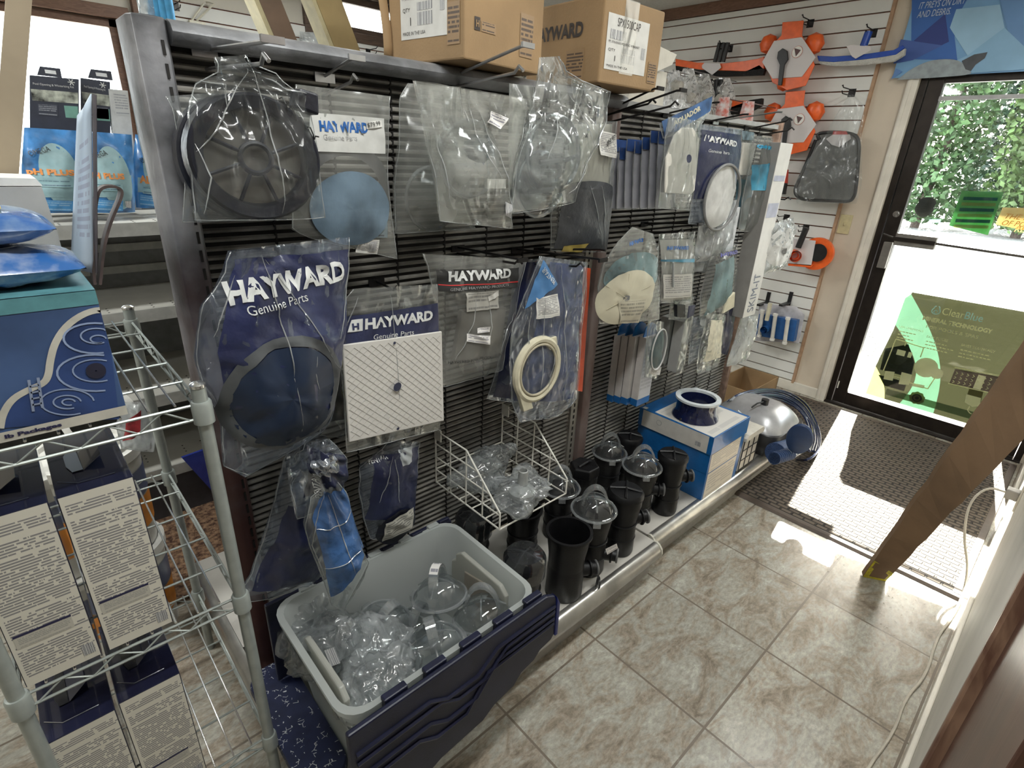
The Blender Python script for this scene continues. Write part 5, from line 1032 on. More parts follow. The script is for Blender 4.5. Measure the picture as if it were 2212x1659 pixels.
# ================================================================ CARTONS ON TOP OF THE RACK
def lquad(name, P, m_, parent, n=1):
    P = [Vector(p) for p in P]; mb = MB(); mb.grid(lambda s, t: (P[0] * (1 - s) + P[1] * s) * (1 - t) + (P[3] * (1 - s) + P[2] * s) * t, n, n); return mb.build(name, m_, parent, world=False)
def ltext(name, s_, m_, parent, p0, ex, ez, wd, h=None, **k):
    p0, ex, ez = Vector(p0), Vector(ex), Vector(ez); return text_mesh(name, s_, m_, parent, lambda x, z: p0 + ex * x + ez * z, wd, h, **k)
INK = mat('dark_carton_ink', (.045, .035, .03), .6); SHIPL = mat('shipping_label_paper', (.62, .61, .58), .5, var=.03); TAPE = film('packing_tape', haze=.12, crink=.2, scale=10, gloss=.16, rough=.12, hazecol=(.6, .5, .4))
def ship_label(t, side, a0, a1, z0, z1, sg, code):
    """label on local face: side 'f' = y=-e plane along x, 'l' = x=-e plane along -y"""
    e = -.0012
    def P(a, z, o=0.): return (a, e - o, z) if side == 'f' else (e - o, -a, z)
    ex = Vector((1, 0, 0)) if side == 'f' else Vector((0, -1, 0)); W, H = a1 - a0, z1 - z0
    o = lquad('shipping_label', [P(a0, z1), P(a1, z1), P(a1, z0), P(a0, z0)], SHIPL, t)
    ltext('label_text', code, INK, o, P(a0 + W * .22, z1 - H * .20, .001), ex, (0, 0, 1), W * .55, H * .15); ltext('label_text', 'PP, STRAINER HOUSING W/BASKET', INK, o, P(a0 + W * .05, z1 - H * .52, .001), ex, (0, 0, 1), W * .75, H * .05)
    ltext('label_text', 'MADE IN THE USA', INK, o, P(a0 + W * .05, z0 + H * .05, .001), ex, (0, 0, 1), W * .5, H * .045); ltext('label_text', '1', INK, o, P(a0 + W * .22, z0 + H * .17, .001), ex, (0, 0, 1), W * .015, H * .1)
    for (u0, u1, v0, v1) in ((.08, .45, .56, .73), (.38, .70, .34, .44), (.38, .70, .16, .32), (.86, .95, .30, .52)):
        lquad('barcode', [P(a0 + W * u0, z0 + H * v1, .0006), P(a0 + W * u1, z0 + H * v1, .0006), P(a0 + W * u1, z0 + H * v0, .0006), P(a0 + W * u0, z0 + H * v0, .0006)], barcode('barcode_grey', (.10, .10, .12)), o)
    ltext('label_text', 'QTY', INK, o, P(a0 + W * .06, z0 + H * .33, .001), ex, (0, 0, 1), W * .16, H * .06)
# box A (left face towards camera-left, front face to the aisle)
P0 = onZ(1.668, 1004, 127); ph = math.radians(7)
tA = thing('shipping_carton', 'large brown carton with torn left flap and white shipping label on the rack top', 'carton', P0, ph); OFF[tA.name] = Vector((0, 0, 0))
LA, DA, HA = .275, .26, .34
MB().box((0, 0, 0), (LA, DA, HA)).build('carton', CARD, tA, world=False, smooth=False, bevel=.004)
ship_label(tA, 'l', -.215, -.055, .05, .21, 1, 'SPX1500CAP')
mb = MB(); mb.grid(lambda s, t: (-.002 - .018 * math.sin(s * 3), DA + .002 + s * .02 + .012 * math.sin(t * 5), HA * (1 - t) * .9 + .02), 4, 14); mb.build('torn_flap', CARD, tA, world=False, solid=.003)
q = lquad('ink_badge', [(.028, -.0015, .085), (.046, -.0015, .085), (.046, -.0015, .060), (.028, -.0015, .060)], INK, tA); ltext('ink_badge_letter', 'H', CARD, q, (.032, -.0026, .066), (1, 0, 0), (0, 0, 1), .010, .013, bold=True)
lquad('ink_lines', [(.050, -.0015, .080), (.098, -.0015, .080), (.098, -.0015, .060), (.050, -.0015, .060)], printed('carton_small_print', (.29, .185, .095), (.06, .04, .03), 4, .9, blocks=1), tA)
lquad('ink_lines', [(.185, -.0015, .12), (.235, -.0015, .12), (.235, -.0015, .03), (.185, -.0015, .03)], printed('carton_small_print2', (.29, .185, .095), (.06, .04, .03), 9, .9, blocks=.7), tA)
lquad('ink_lines', [(-.0015, .055, .11), (-.0015, .015, .11), (-.0015, .015, .03), (-.0015, .055, .03)], printed('carton_small_print2', (.29, .185, .095), (.06, .04, .03), 9, .9, blocks=.7), tA)
P0 = onZ(1.668, 1292, 178); ph = math.radians(-2)
tB = thing('shipping_carton', 'taped brown carton with WARD lettering and white shipping label, right of the larger one', 'carton', P0, ph); OFF[tB.name] = Vector((0, 0, 0))
LB, DB, HB = .262, .30, .205
mb = MB(); mb.box((0, 0, 0), (LB, DB, HB)); mb.build('carton', CARD, tB, world=False, smooth=False, bevel=.005)
ship_label(tB, 'f', .016, .195, .035, .165, 1, 'SPX1500CAP')
lquad('tape', [(.08, -.002, HB), (.14, -.002, HB), (.14, -.002, .03), (.08, -.002, .03)], TAPE, tB); lquad('tape', [(.08, -.001, HB + .0015), (.08, DB, HB + .0015), (.14, DB, HB + .0015), (.14, -.001, HB + .0015)], TAPE, tB)
lquad('ink_lines', [(.210, -.0015, .075), (.250, -.0015, .075), (.250, -.0015, .02), (.210, -.0015, .02)], printed('carton_small_print2', (.29, .185, .095), (.06, .04, .03), 9, .9, blocks=.7), tB)
ltext('carton_lettering', 'HAYWARD', INK, tB, (-.0018, .275, .115), (0, -1, 0), (0, 0, 1), .205, .036, bold=True)
lquad('ink_lines', [(-.0015, .13, .085), (-.0015, .06, .085), (-.0015, .06, .012), (-.0015, .13, .012)], printed('carton_small_print2', (.29, .185, .095), (.06, .04, .03), 9, .9, blocks=.7), tB)
# white corrugated flap box and bags lying behind the cartons
t = thing('white_box', 'white corrugated box end sticking out behind the taped carton', 'carton', (1.28, .62, GTOP))
q4 = [onY(.60, 1395, 85), onY(.60, 1462, 118), onY(.60, 1452, 140), onY(.60, 1395, 165)]
MB().prism([(p.x, p.z) for p in q4], .60, .64).build('board', mat('white_corrugated', (.58, .55, .48), .6, var=.03), t, smooth=False)
MB().box((1.10, .64, GTOP), (1.33, .78, GTOP + .13)).build('box_body', mat('white_corrugated', (.58, .55, .48), .6, var=.03), t, smooth=False)
# leaning boards behind the rack
for lab, (a0, a1, b0, b1), m_ in (('brown board with pale edge rising behind the rack, left one', ((597, 88), (645, 92), (560, 0), (625, 0)), mat('board_brown', (.20, .13, .085), .6, var=.12, scale=6)), ('yellowish tan board rising behind the rack, right one', ((727, 112), (782, 118), (683, 0), (746, 0)), mat('board_tan', (.42, .31, .14), .6, var=.1, scale=6))):
    y = 1.10; A0, A1, B0, B1 = [onY(y, *q_) for q_ in (a0, a1, b0, b1)]; dl = (B0 - A0); dl = dl / dl.z; wv = Vector((A1.x - A0.x, 0, 0))
    bot, top = A0 - dl * A0.z, A0 + dl * (2.42 - A0.z)
    t = thing('leaning_board', lab, 'wooden board', bot); th = .022
    mb = MB(); mb.prism([(bot.x, .0), (bot.x + wv.x, .0), (top.x + wv.x, 2.42), (top.x, 2.42)], y, y + th); mb.build('face', m_, t, smooth=False)
    MB().prism([(bot.x - .014, 0), (bot.x, 0), (top.x, 2.42), (top.x - .014, 2.42)], y + .002, y + th + .05).build('pale_edge', mat('pale_yellow_edge', (.62, .55, .33), .5), t, smooth=False)
# items on the rear slatted wall
t = thing('white_display_bracket', 'white plastic bracket hanging on the rear slatted wall', 'display bracket', onY(YB - .03, 425, 60))
def R4(u, v, y=YB - .05): return onY(y, u, v)
MB().tube([R4(445, 5), R4(462, 8), R4(425, 45), R4(438, 52), R4(415, 58)], .006, 6).tube([R4(440, 8), R4(412, 48)], .006, 6).build('arms', mat('ivory_plastic', (.66, .63, .52), .4), t)
p = R4(408, 42); MB().box((p.x, YB - .055, p.z - .06), (p.x + .09, YB - .03, p.z)).build('tray', mat('ivory_plastic', (.66, .63, .52), .4), t, smooth=False, bevel=.003)
def wallhook(label, u, v, L_=.12, wall='back'):
    B = onY(YB - .018, u, v) if wall == 'back' else onX(XW - .018, u, v); t = thing('wall_hook', label, 'display hook', B)
    d_ = Vector((0, -1, 0)) if wall == 'back' else Vector((-1, 0, 0))
    MB().tube([B, B + d_ * (L_ - .02), B + d_ * (L_ - .008) + Vector((0, 0, .010)), B + d_ * L_ + Vector((0, 0, .006))], .003, 6).tube([B + Vector((0, 0, -.03)), B + d_ * (L_ - .03) + Vector((0, 0, -.03)), B + d_ * (L_ - .015) + Vector((0, 0, -.018))], .003, 6).build('wire', BLK, t)
    s_ = Vector((.018, 0, 0)) if wall == 'back' else Vector((0, .018, 0)); a_ = B - s_; b_ = B + s_
    MB().box((min(a_.x, b_.x) - .001, min(a_.y, b_.y) - .001, B.z - .035), (max(a_.x, b_.x) + .001, max(a_.y, b_.y) + .002, B.z + .008)).build('plate', BLK, t, smooth=False)
    return t
wallhook('empty hook on the rear slatted wall left of the white bracket', 378, 8); wallhook('small hook on the rear wall between the leaning boards', 688, 92, .10); wallhook('small pair hook on the rear wall by the larger carton', 795, 108, .14)
b = Bag('small_part_packet', 'pale crinkled bag hanging on the rear wall between the boards', 'bagged part', YB - .08, 665, 95, [(648, 68), (645, 110)], [(700, 72), (705, 116)], thick=.03, seed=30, fm=film('pile_film', haze=.5, crink=.9, scale=20, gloss=.12, hazecol=(.75, .78, .80)))
t = thing('blue_foam_tubes', 'bright blue foam tubes standing behind the left post', 'foam tubes', onY(1.9, 345, 60) - Vector((0, 0, 1.6)))
for k in range(3):
    P = onY(1.9, 334 + k * 14, 20); MB().cyl((P.x, P.y, 1.2), (P.x, P.y, 2.1), .021, 14).build('tube', mat('blue_foam', (.08, .38, .72), .6, var=.08), t)
P = onY(1.9, 318, 20); t = thing('clear_tube_bag', 'clear bag of grey tubes beside the blue foam tubes', 'bagged part', (P.x, P.y, 1.2)); MB().box((P.x - .025, P.y - .02, 1.2), (P.x + .02, P.y + .02, 2.1)).build('film', film('pile_film', haze=.5), t, smooth=False)
# ================================================================ REAR SHELVING (next aisle)
SHW = mat('shelf_cream', (.50, .49, .45), .5, var=.04, scale=8); SHD = mat('shelf_back_grey', (.20, .205, .21), .5)
SX0, SX1, SY0, SY1 = -1.9, .9, 1.60, 2.05
t = thing('rear_shelving', 'cream metal shelving with four decks under the rear window', 'shelving', ((SX0 + SX1) / 2, 1.85, 0))
MB().box((SX0, SY1, 0), (SX1, SY1 + .03, 1.30)).build('back_panel', SHD, t, smooth=False)
for z in (1.195, .885, .565, .255):
    dp = 0 if z > .6 else .06
    MB().box((SX0, SY0 - dp, z - .02), (SX1, SY1, z)).build('deck', SHW, t, smooth=False, bevel=.002)
    MB().box((SX0, SY0 - dp - .006, z - .042), (SX1, SY0 - dp + .002, z + .004)).build('price_rail', mat('price_rail', (.42, .42, .40), .4, .2), t, smooth=False)
    mb = MB()
    for i in range(40):
        for j in range(3): x = SX0 + .05 + i * .07; mb.box((x - .003, SY0 + .03 + j * .03, z + .0002), (x + .003, SY0 + .036 + j * .03, z + .0008))
    mb.build('perforation', DARKGAP, t, smooth=False)
for z in (1.05, .96): MB().box((SX0, SY1 - .02, z - .015), (SX1, SY1, z + .015)).build('back_rail', mat('price_rail', (.42, .42, .40), .4, .2), t, smooth=False)
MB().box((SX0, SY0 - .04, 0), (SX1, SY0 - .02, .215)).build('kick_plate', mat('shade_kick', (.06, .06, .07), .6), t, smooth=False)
for x in (SX0, SX1 - .03): MB().box((x, SY1 - .03, 0), (x + .03, SY1 + .02, 1.30)).build('post', SHW, t, smooth=False)
# pool chemical bags on the top deck
PHB = None
def phbag(label, u0, u1, y, word, v0=275, v1=458, name='chemical_bag'):
    b = Bag(name, label, 'chemical bag', y, (u0 + u1) / 2, 370, [(u0, v0), (u0 - 6, (v0 + v1) / 2), (u0 + 2, v1)], [(u1, v0 + 8), (u1 + 6, (v0 + v1) / 2), (u1 + 8, v1)], thick=.045, seed=int(u0), crump=.005, fm=mat('pool_blue_bag', (.055, .22, .52), .28, var=.35, scale=9, bump=.25, bscale=20, coat=.3), env=[(0, .05), (.3, .7), (.7, 1), (1, .7)], film_name='pouch')
    W = u1 - u0
    b.disc('wave_panel', u0 + W * .62, v0 + (v1 - v0) * .58, W * .34, (v1 - v0) * .38, mat('pale_wave_print', (.30, .46, .50), .4, var=.15, scale=12), off=.002)
    b.patch('lower_print', [(u0 + W * .04, v0 + 92), (u1 - 3, v0 + 95), (u1 - 2, v1 - 34), (u0 + W * .05, v1 - 34)], mat('pale_wave_print', (.30, .46, .50), .4, var=.15, scale=12), off=.0025)
    b.patch('bottom_print', [(u0 + W * .1, v1 - 30), (u1 - 22, v1 - 26), (u1 - 22, v1 - 4), (u0 + W * .1, v1 - 6)], printed('blue_small_print', (.06, .24, .50), (.35, .5, .62), 5, .6), off=.003)
    b.text(word, (u0 + 6, v0 + 104), (u1 - 18, v0 + 107), 17, mat('orange_ink', (.80, .30, .08), .4), bold=True, off=.005)
    b.text('OMEGA', (u0 + 12, v0 + 62), (u0 + 12 + W * .35, v0 + 50), 11, BLKI, off=.005); b.patch('barcode', [(u1 - 18, v1 - 26), (u1 - 4, v1 - 25), (u1 - 3, v1 - 10), (u1 - 16, v1 - 12)], barcode(), off=.005)
    b.patch('granule_text', [(u0 + W * .2, v0 + 112), (u1 - 24, v0 + 114), (u1 - 24, v0 + 128), (u0 + W * .2, v0 + 126)], printed('wave_small_print', (.28, .44, .48), (.03, .06, .12), 3, .7), off=.0045)
    return b
phbag('blue pouch with orange pH PLUS lettering, left of the upright leaflet', 52, 178, 1.74, 'pH PLUS')
phbag('blue pouch with orange pH PLUS lettering, right of the upright leaflet', 182, 284, 1.72, 'pH PLUS', 283)
b = phbag('partly hidden blue pouch with dark ALK lettering next to the left post', 292, 352, 1.80, 'ALK', 290, 448)
# boxed kits behind them
def kit(label, u0, u1, y, v0=178):
    b = Bag('vent_kit_box', label, 'boxed kit', y, (u0 + u1) / 2, 230, [(u0, v0), (u0, 290), (u0, 450)], [(u1, v0 + 10), (u1, 290), (u1, 450)], thick=.0, crump=0, film_on=False)
    c = [b.px(*p) for p in ((u0, v0), (u1, v0 + 9), (u1 + 2, 452), (u0 + 2, 452))]; MB().prism(c, 0, .05).build('carton', mat('kit_dark', (.03, .035, .055), .4), b.root, world=False, smooth=False)
    b.thick = 0
    c = [b.px(*p) for p in ((u0 + 16, v0), (u0 + 22, v0 - 19), (u0 + 66, v0 - 14), (u0 + 70, v0 + 6))]; MB().prism(c, 0, .004).build('hang_tab', mat('kit_dark', (.03, .035, .055), .4), b.root, world=False, smooth=False)
    b.patch('tab_hole', [(u0 + 32, v0 - 12), (u0 + 56, v0 - 9), (u0 + 58, v0 - 1), (u0 + 34, v0 - 4)], mat('tab_hole_pale', (.7, .72, .74), .5), off=.001)
    b.patch('picture', [(u0 + 2, v0 + 30), (u1 - 2, v0 + 38), (u1 - 1, v0 + 62), (u0 + 6, v0 + 55)], mat('kit_picture', (.40, .42, .36), .4, var=.5, scale=22), off=.001); b.patch('green_panel', [(u1 - 32, v0 + 66), (u1 - 2, v0 + 68), (u1, v0 + 94), (u1 - 28, v0 + 92)], mat('kit_green', (.16, .34, .28), .4), off=.001)
    b.patch('kit_text', [(u0 + 16, v0 + 62), (u0 + 60, v0 + 64), (u0 + 62, v0 + 90), (u0 + 18, v0 + 86)], printed('kit_small_print', (.035, .04, .06), (.45, .47, .5), 6, .5), off=.001)
    b.text('Pool Opening & Winterizing Kit', (u0 + 8, v0 + 22), (u1 - 10, v0 + 30), 6, HWHITE, off=.002)
    for k in range(3):
        c0 = b.px(u1 - 16, v0 + 16); a = k * math.pi / 3; MB().cyl((c0[0] - .010 * math.cos(a), -.001, c0[1] - .010 * math.sin(a)), (c0[0] + .010 * math.cos(a), -.001, c0[1] + .010 * math.sin(a)), .0014, 5).build('snow_ray', HWHITE, b.root, world=False)
kit('dark hanging kit box with white star mark, left of the pair', 64, 170, 1.86, 162); kit('dark hanging kit box with white star mark, right of the pair', 174, 238, 1.90, 168)
b = Bag('pale_info_box', 'pale grey printed box standing right of the dark kits', 'carton', 1.88, 262, 250, [(238, 193), (258, 300)], [(278, 196), (300, 300)], film_on=False, thick=0, crump=0)
c = [b.px(*p) for p in ((236, 192), (276, 196), (306, 452), (262, 452))]; MB().prism(c, 0, .05).build('carton', mat('pale_box', (.52, .53, .53), .5), b.root, world=False, smooth=False); b.patch('box_print', [(242, 196), (274, 200), (282, 250), (250, 248)], printed('pale_box_print', (.50, .51, .51), (.15, .16, .2), 9, .6), off=.001)
b = Bag('white_paper_stack', 'pale crinkled plastic sleeve hanging just left of the grey post', 'bagged part', .62, 300, 280, [(268, 130), (275, 165), (300, 300), (325, 400)], [(300, 140), (320, 260), (345, 420)], thick=.012, seed=33, fm=film('pale_sleeve', haze=.7, crink=.8, scale=16, gloss=.12, hazecol=(.62, .70, .78)))
# ================================================================ FLOOR THINGS BETWEEN THE RACKS
SB = bpy.data.objects['end_shelf_base']
for c_ in list(SB.children): bpy.data.objects.remove(c_)
SB.location = (-.47, .76, 0); OFF[SB.name] = Vector(SB.location)
MB().box((-.513, .565, .125), (-.02, 1.02, .150)).build('deck', DECK, SB, smooth=False); MB().box((-.51, .57, 0), (-.50, 1.0, .125)).build('kick_plate', mat('kick_plate_grey', (.35, .33, .30), .5), SB, smooth=False)
MB().prism([(-.514, .150), (-.528, .150), (-.542, .138), (-.546, .118), (-.540, .098), (-.526, .088), (-.514, .09)], .30, 1.02, 'xz').build('bumper_rail', CHROME, SB, sharp=50)
t = thing('shaggy_mat', 'brown mottled shaggy mat rolled out on the floor behind the rack', 'rug', (-.38, 1.3, 0)); MB().box((-.62, 1.04, 0), (.3, 1.66, .02)).build('pile', mat('shaggy_brown', (.20, .12, .07), .95, var=.4, scale=60, bump=1., bscale=120, dirt=(.05, .02, .012)), t, smooth=False)
simple('blue_plastic_sheet', MB().prism([(-.42, .30), (-.30, .31), (-.10, .24), (-.20, .03), (-.32, .06)], 1.50, 1.512), mat('bright_blue_sheet', (.03, .05, .30), .2, coat=.5), 'bright blue glossy plastic panel leaning below the rear shelves', 'plastic panel')
for i, (z0, z1, lab) in enumerate(((0, .33, 'lower white pail with orange label behind the wire rack'), (.335, .665, 'upper white pail with orange and navy label behind the wire rack'))):
    cx_, cy_ = -.715, 1.02; t = thing('chemical_pail', lab, 'pail', (cx_, cy_, z0), group=None); r = .125
    MB().lathe([(r * .92, z0), (r, z1 - .03), (r, z1 - .015)], (cx_, cy_, 0), 40).build('bucket', mat('cloudy_pail', (.55, .54, .50), .35, var=.04), t)
    MB().lathe([(r + .004, z1 - .03), (r + .008, z1 - .028), (r + .008, z1), (r - .008, z1 + .001), (r - .012, z1 - .01), (.001, z1 - .01)], (cx_, cy_, 0), 40, cap0=False, cap1=False).build('lid', WHITEP, t)
    mb = MB().lathe([(r * .955 + .0012, z0 + .07), (r * .975 + .0015, z0 + .17)], (cx_, cy_, 0), 24, cap0=False, cap1=False, a0=-2.6, a1=.5); mb.build('orange_label', mat('orange_label', (.72, .26, .03), .4, var=.15, scale=12), t)
    mb = MB().lathe([(r * .975 + .0012, z0 + .175), (r * .995 + .0012, z0 + .26)], (cx_, cy_, 0), 24, cap0=False, cap1=False, a0=-2.6, a1=.5); mb.build('navy_label', printed('pail_print', (.10, .12, .20), (.4, .4, .42), 9, .6), t)
    for k in range(16): pass
t = thing('white_strainer_ring', 'white perforated ring lying tilted on the upper pail', 'pool fitting', (-.68, 1.02, .667))
M_ = Matrix.Rotation(.9, 3, 'X') @ Matrix.Rotation(.3, 3, 'Z'); mb = MB(); cR = Vector((-.66, 1.02, .745))
MB().lathe([(.085, -.018), (.088, .018), (.072, .022), (.070, -.012)], cR, 36, M_, False, False).build('ring', WHITEP, t)
mb = MB()
for k in range(14): a = k * .45; P = M_ @ Vector((.0875 * math.cos(a), .0875 * math.sin(a), 0)) + cR; mb.box(P - Vector((.004, .002, .004)), P + Vector((.004, .002, .004)))
mb.build('perforation', mat('hole_grey', (.18, .18, .18), .6), t, smooth=False)
def redprint(t, c): pass
b = Bag('red_print_bag', 'clear bag with red lettering resting on the pails behind the wire rack', 'bagged part', .88, 290, 930, [(262, 870), (250, 920), (262, 968)], [(320, 868), (338, 920), (332, 975)], thick=.04, seed=35, fm=film('pile_film', haze=.5), crump=.008)
b.patch('red_print', [(268, 900), (300, 878), (296, 925), (262, 948)], mat('red_print', (.50, .05, .06), .4, var=.3, scale=30), off=.002)
# navy patterned cushion under the bin
t = thing('patterned_pad', 'navy pad with white fleck pattern under the left end of the storage bin', 'pad', (-.49, .25, .162))
def fleck():
    m_ = mat('navy_fleck_fabric', (.012, .018, .06), .5, var=.1); nt = m_.node_tree; L = nt.links; b_ = nt.nodes['Principled BSDF']; src = b_.inputs['Base Color'].links[0].from_socket
    tc = _n(nt, 'ShaderNodeTexCoord'); vo = _n(nt, 'ShaderNodeTexVoronoi', feature='DISTANCE_TO_EDGE'); vo.inputs['Scale'].default_value = 75; no = _n(nt, 'ShaderNodeTexNoise'); no.inputs['Scale'].default_value = 55; L.new(tc.outputs['Object'], vo.inputs['Vector']); L.new(tc.outputs['Object'], no.inputs['Vector'])
    a = _n(nt, 'ShaderNodeMath', operation='LESS_THAN'); a.inputs[1].default_value = .035; L.new(vo.outputs['Distance'], a.inputs[0]); c = _n(nt, 'ShaderNodeMath', operation='GREATER_THAN'); c.inputs[1].default_value = .57; L.new(no.outputs['Fac'], c.inputs[0]); d_ = _n(nt, 'ShaderNodeMath', operation='MULTIPLY'); L.new(a.outputs[0], d_.inputs[0]); L.new(c.outputs[0], d_.inputs[1])
    mx = _n(nt, 'ShaderNodeMix', data_type='RGBA'); L.new(d_.outputs[0], mx.inputs[0]); L.new(src, mx.inputs[6]); mx.inputs[7].default_value = (.6, .62, .62, 1); L.new(mx.outputs[2], b_.inputs['Base Color']); return m_
P = rrect(-.549, -.437, .04, .43, .05, 8); mb = MB(); idx = []
for k, (s_, z) in enumerate(((.97, .162), (1., .170), (1., .182), (.97, .190))):
    cx_, cy_ = -.493, .235; idx.append(mb.add([(cx_ + (a - cx_) * s_, cy_ + (b_ - cy_) * s_, z) for a, b_ in P]))
n_ = len(P)
for A, B in zip(idx, idx[1:]):
    for i in range(n_): mb.face((A + i, A + (i + 1) % n_, B + (i + 1) % n_, B + i))
mb.face([idx[0] + i for i in range(n_)][::-1]); mb.face([idx[-1] + i for i in range(n_)]); mb.build('cushion', fleck(), t)
# ================================================================ WIRE RACK AT THE LEFT
RX0, RX1, RY0, RY1, RT = -.900, -.563, .203, .778, 1.105
GRY = mat('grey_epoxy_wire', (.36, .39, .37), .35, .3, var=.05); CHR = mat('chrome_wire', (.72, .72, .70), .2, .9)
rk = thing('wire_shelf_rack', 'grey wire shelf rack with round posts at the left of the picture', 'wire rack', ((RX0 + RX1) / 2, (RY0 + RY1) / 2, 0))
for x in (RX0, RX1):
    for y in (RY0, RY1):
        o = MB().cyl((x, y, 0), (x, y, RT), .0115, 20).build('post', GRY, rk)
        MB().lathe([(.0125, RT - .002), (.0125, RT + .003), (.009, RT + .006), (.001, RT + .008)], (x, y, 0), 18, cap0=False).build('post_cap', CHR, o)
for zi, z in enumerate((1.078, .655, .235)):
    for x in (RX0, RX1):
        for y in (RY0, RY1): MB().lathe([(.0135, z - .042), (.0165, z - .04), (.0165, z - .004), (.0145, z)], (x, y, 0), 18).build('collar', GRY, rk)
    w_ = .0024; mb = MB()
    for dz in (0, -.026):
        mb.tube([(RX0, RY0, z - .006 + dz), (RX1, RY0, z - .006 + dz)], w_ * 1.1, 6).tube([(RX0, RY1, z - .006 + dz), (RX1, RY1, z - .006 + dz)], w_ * 1.1, 6)
        mb.tube([(RX0, RY0, z - .006 + dz), (RX0, RY1, z - .006 + dz)], w_ * 1.1, 6).tube([(RX1, RY0, z - .006 + dz), (RX1, RY1, z - .006 + dz)], w_ * 1.1, 6)
    mb.build('edge_frame', GRY, rk)
    mb = MB()
    def zig(a, b, n):
        a, b = Vector(a), Vector(b); mb.tube([a + (b - a) * (k / n) + Vector((0, 0, 0 if k % 2 else -.026)) for k in range(n + 1)], w_ * .8, 5)
    for y in (RY0, RY1): zig((RX0 + .02, y, z - .006), (RX1 - .02, y, z - .006), 8)
    for x in (RX0, RX1): zig((x, RY0 + .02, z - .006), (x, RY1 - .02, z - .006), 12)
    mb.build('zigzag_wire', GRY, rk)
    mb = MB()
    for k in range(1, 9): x = RX0 + (RX1 - RX0) * k / 9; mb.tube([(x, RY0, z), (x, RY1, z)], w_ * .85, 6)
    mb.build('shelf_wires', CHR, rk)
    mb = MB()
    for k in range(1, 5): y = RY0 + (RY1 - RY0) * k / 5; mb.tube([(RX0, y, z - .005), (RX1, y, z - .005)], w_, 6)
    mb.build('cross_wires', GRY, rk)
# boxes on the rack
NAVTOP = mat('glossy_navy_foil', (.018, .020, .05), .14, .3, var=.1, coat=.7); BACKP = printed('box_back_print', (.66, .63, .55), (.10, .10, .13), 62, .75, blocks=1.6, margin=.05)
def medbox(label, x0, x1, y0, y1, z0, z1):
    t = thing('product_box', label, 'carton', ((x0 + x1) / 2, (y0 + y1) / 2, z0), group='navy topped boxes on the wire rack')
    MB().box((x0, y0, z0), (x1, y1, z1)).build('carton', NAVTOP, t, smooth=False, bevel=.0012)
    e = .0009; o = quad('printed_back', [(x0 + .0015, y0 - e, z1 - .001), (x1 - .0015, y0 - e, z1 - .001), (x1 - .0015, y0 - e, z0 + .001), (x0 + .0015, y0 - e, z0 + .001)], BACKP, t)
    W = x1 - x0; H = z1 - z0
    quad('barcode', [(x1 - .022, y0 - e * 1.6, z0 + .035), (x1 - .006, y0 - e * 1.6, z0 + .035), (x1 - .006, y0 - e * 1.6, z0 + .012), (x1 - .022, y0 - e * 1.6, z0 + .012)], barcode(), o)
    quad('rule_bar', [(x0 + .008, y0 - e * 1.6, z0 + H * .335), (x1 - .020, y0 - e * 1.6, z0 + H * .335), (x1 - .020, y0 - e * 1.6, z0 + H * .322), (x0 + .008, y0 - e * 1.6, z0 + H * .322)], mat('navy_ink', (.02, .02, .07), .4), o)
    quad('text_panel', [(x0 + .008, y0 - e * 1.5, z0 + H * .32), (x1 - .020, y0 - e * 1.5, z0 + H * .32), (x1 - .020, y0 - e * 1.5, z0 + H * .25), (x0 + .008, y0 - e * 1.5, z0 + H * .25)], printed('panel_print', (.50, .48, .42), (.2, .2, .2), 7, .6), o)
    # die-cut handle flaps on the top
    xm, ym = (x0 + x1) / 2, (y0 + y1) / 2
    mb = MB(); mb.prism([(xm - .022, ym - .045), (xm - .028, ym - .02), (xm - .028, ym + .02), (xm - .018, ym + .045), (xm - .010, ym + .045), (xm - .008, ym - .045)], z1 + .0005, z1 + .002, 'xy'); mb.build('hand_hole', mat('hand_hole_black', (.008, .008, .012), .3, coat=.5), t, smooth=False)
    mb = MB(); mb.add([(xm - .008, ym - .045, z1 + .001), (xm + .020, ym - .03, z1 + .014), (xm + .020, ym + .03, z1 + .014), (xm - .008, ym + .045, z1 + .001)]); mb.face((0, 1, 2, 3)); mb.build('raised_flap', NAVTOP, t, smooth=False, solid=.001)
    mb = MB().tube([(x0 + .006, y0 + .05, z1 + .001), (x0 + .03, y0 + .028, z1 + .001), (x1 - .02, y0 + .028, z1 + .001)], .0007, 4); mb.build('fold_line', CHR, t)
medbox('navy topped box with fine printed back, left one on the middle rack shelf', -.886, -.7865, .205, .43, .6595, .974)
medbox('navy topped box with fine printed back, right one on the middle rack shelf', -.7765, -.6785, .205, .43, .6595, .975)
medbox('navy topped box with fine printed back, left one on the lowest rack shelf', -.897, -.795, .205, .43, .2395, .527)
medbox('navy topped box with fine printed back, right one on the lowest rack shelf', -.7885, -.690, .205, .43, .2395, .535)
# big pool picture carton on top
PB0, PB1, PZ0, PZ1, PYF, PYB = -1.02, -.664, 1.0825, 1.278, .205, .44
t = thing('pool_picture_carton', 'blue carton printed with a curving pool and teal top band on the rack top', 'carton', ((PB0 + PB1) / 2, .32, PZ0)); pc_ = t
BL1 = mat('carton_pool_blue', (.05, .09, .20), .35, var=.25, scale=5); CRM = mat('carton_cream_print', (.52, .50, .44), .4); LBL = mat('carton_ripple_print', (.26, .33, .50), .4); TEALC = mat('carton_teal_print', (.10, .26, .29), .4, var=.1)
MB().box((PB0, PYF, PZ0), (PB1, PYB, PZ1)).build('carton', BL1, t, smooth=False, bevel=.0015)
quad('teal_band', [(PB0, PYF - .0008, PZ1), (PB1, PYF - .0008, PZ1), (PB1, PYF - .0008, PZ1 - .020), (PB0, PYF - .0008, PZ1 - .020)], TEALC, t)
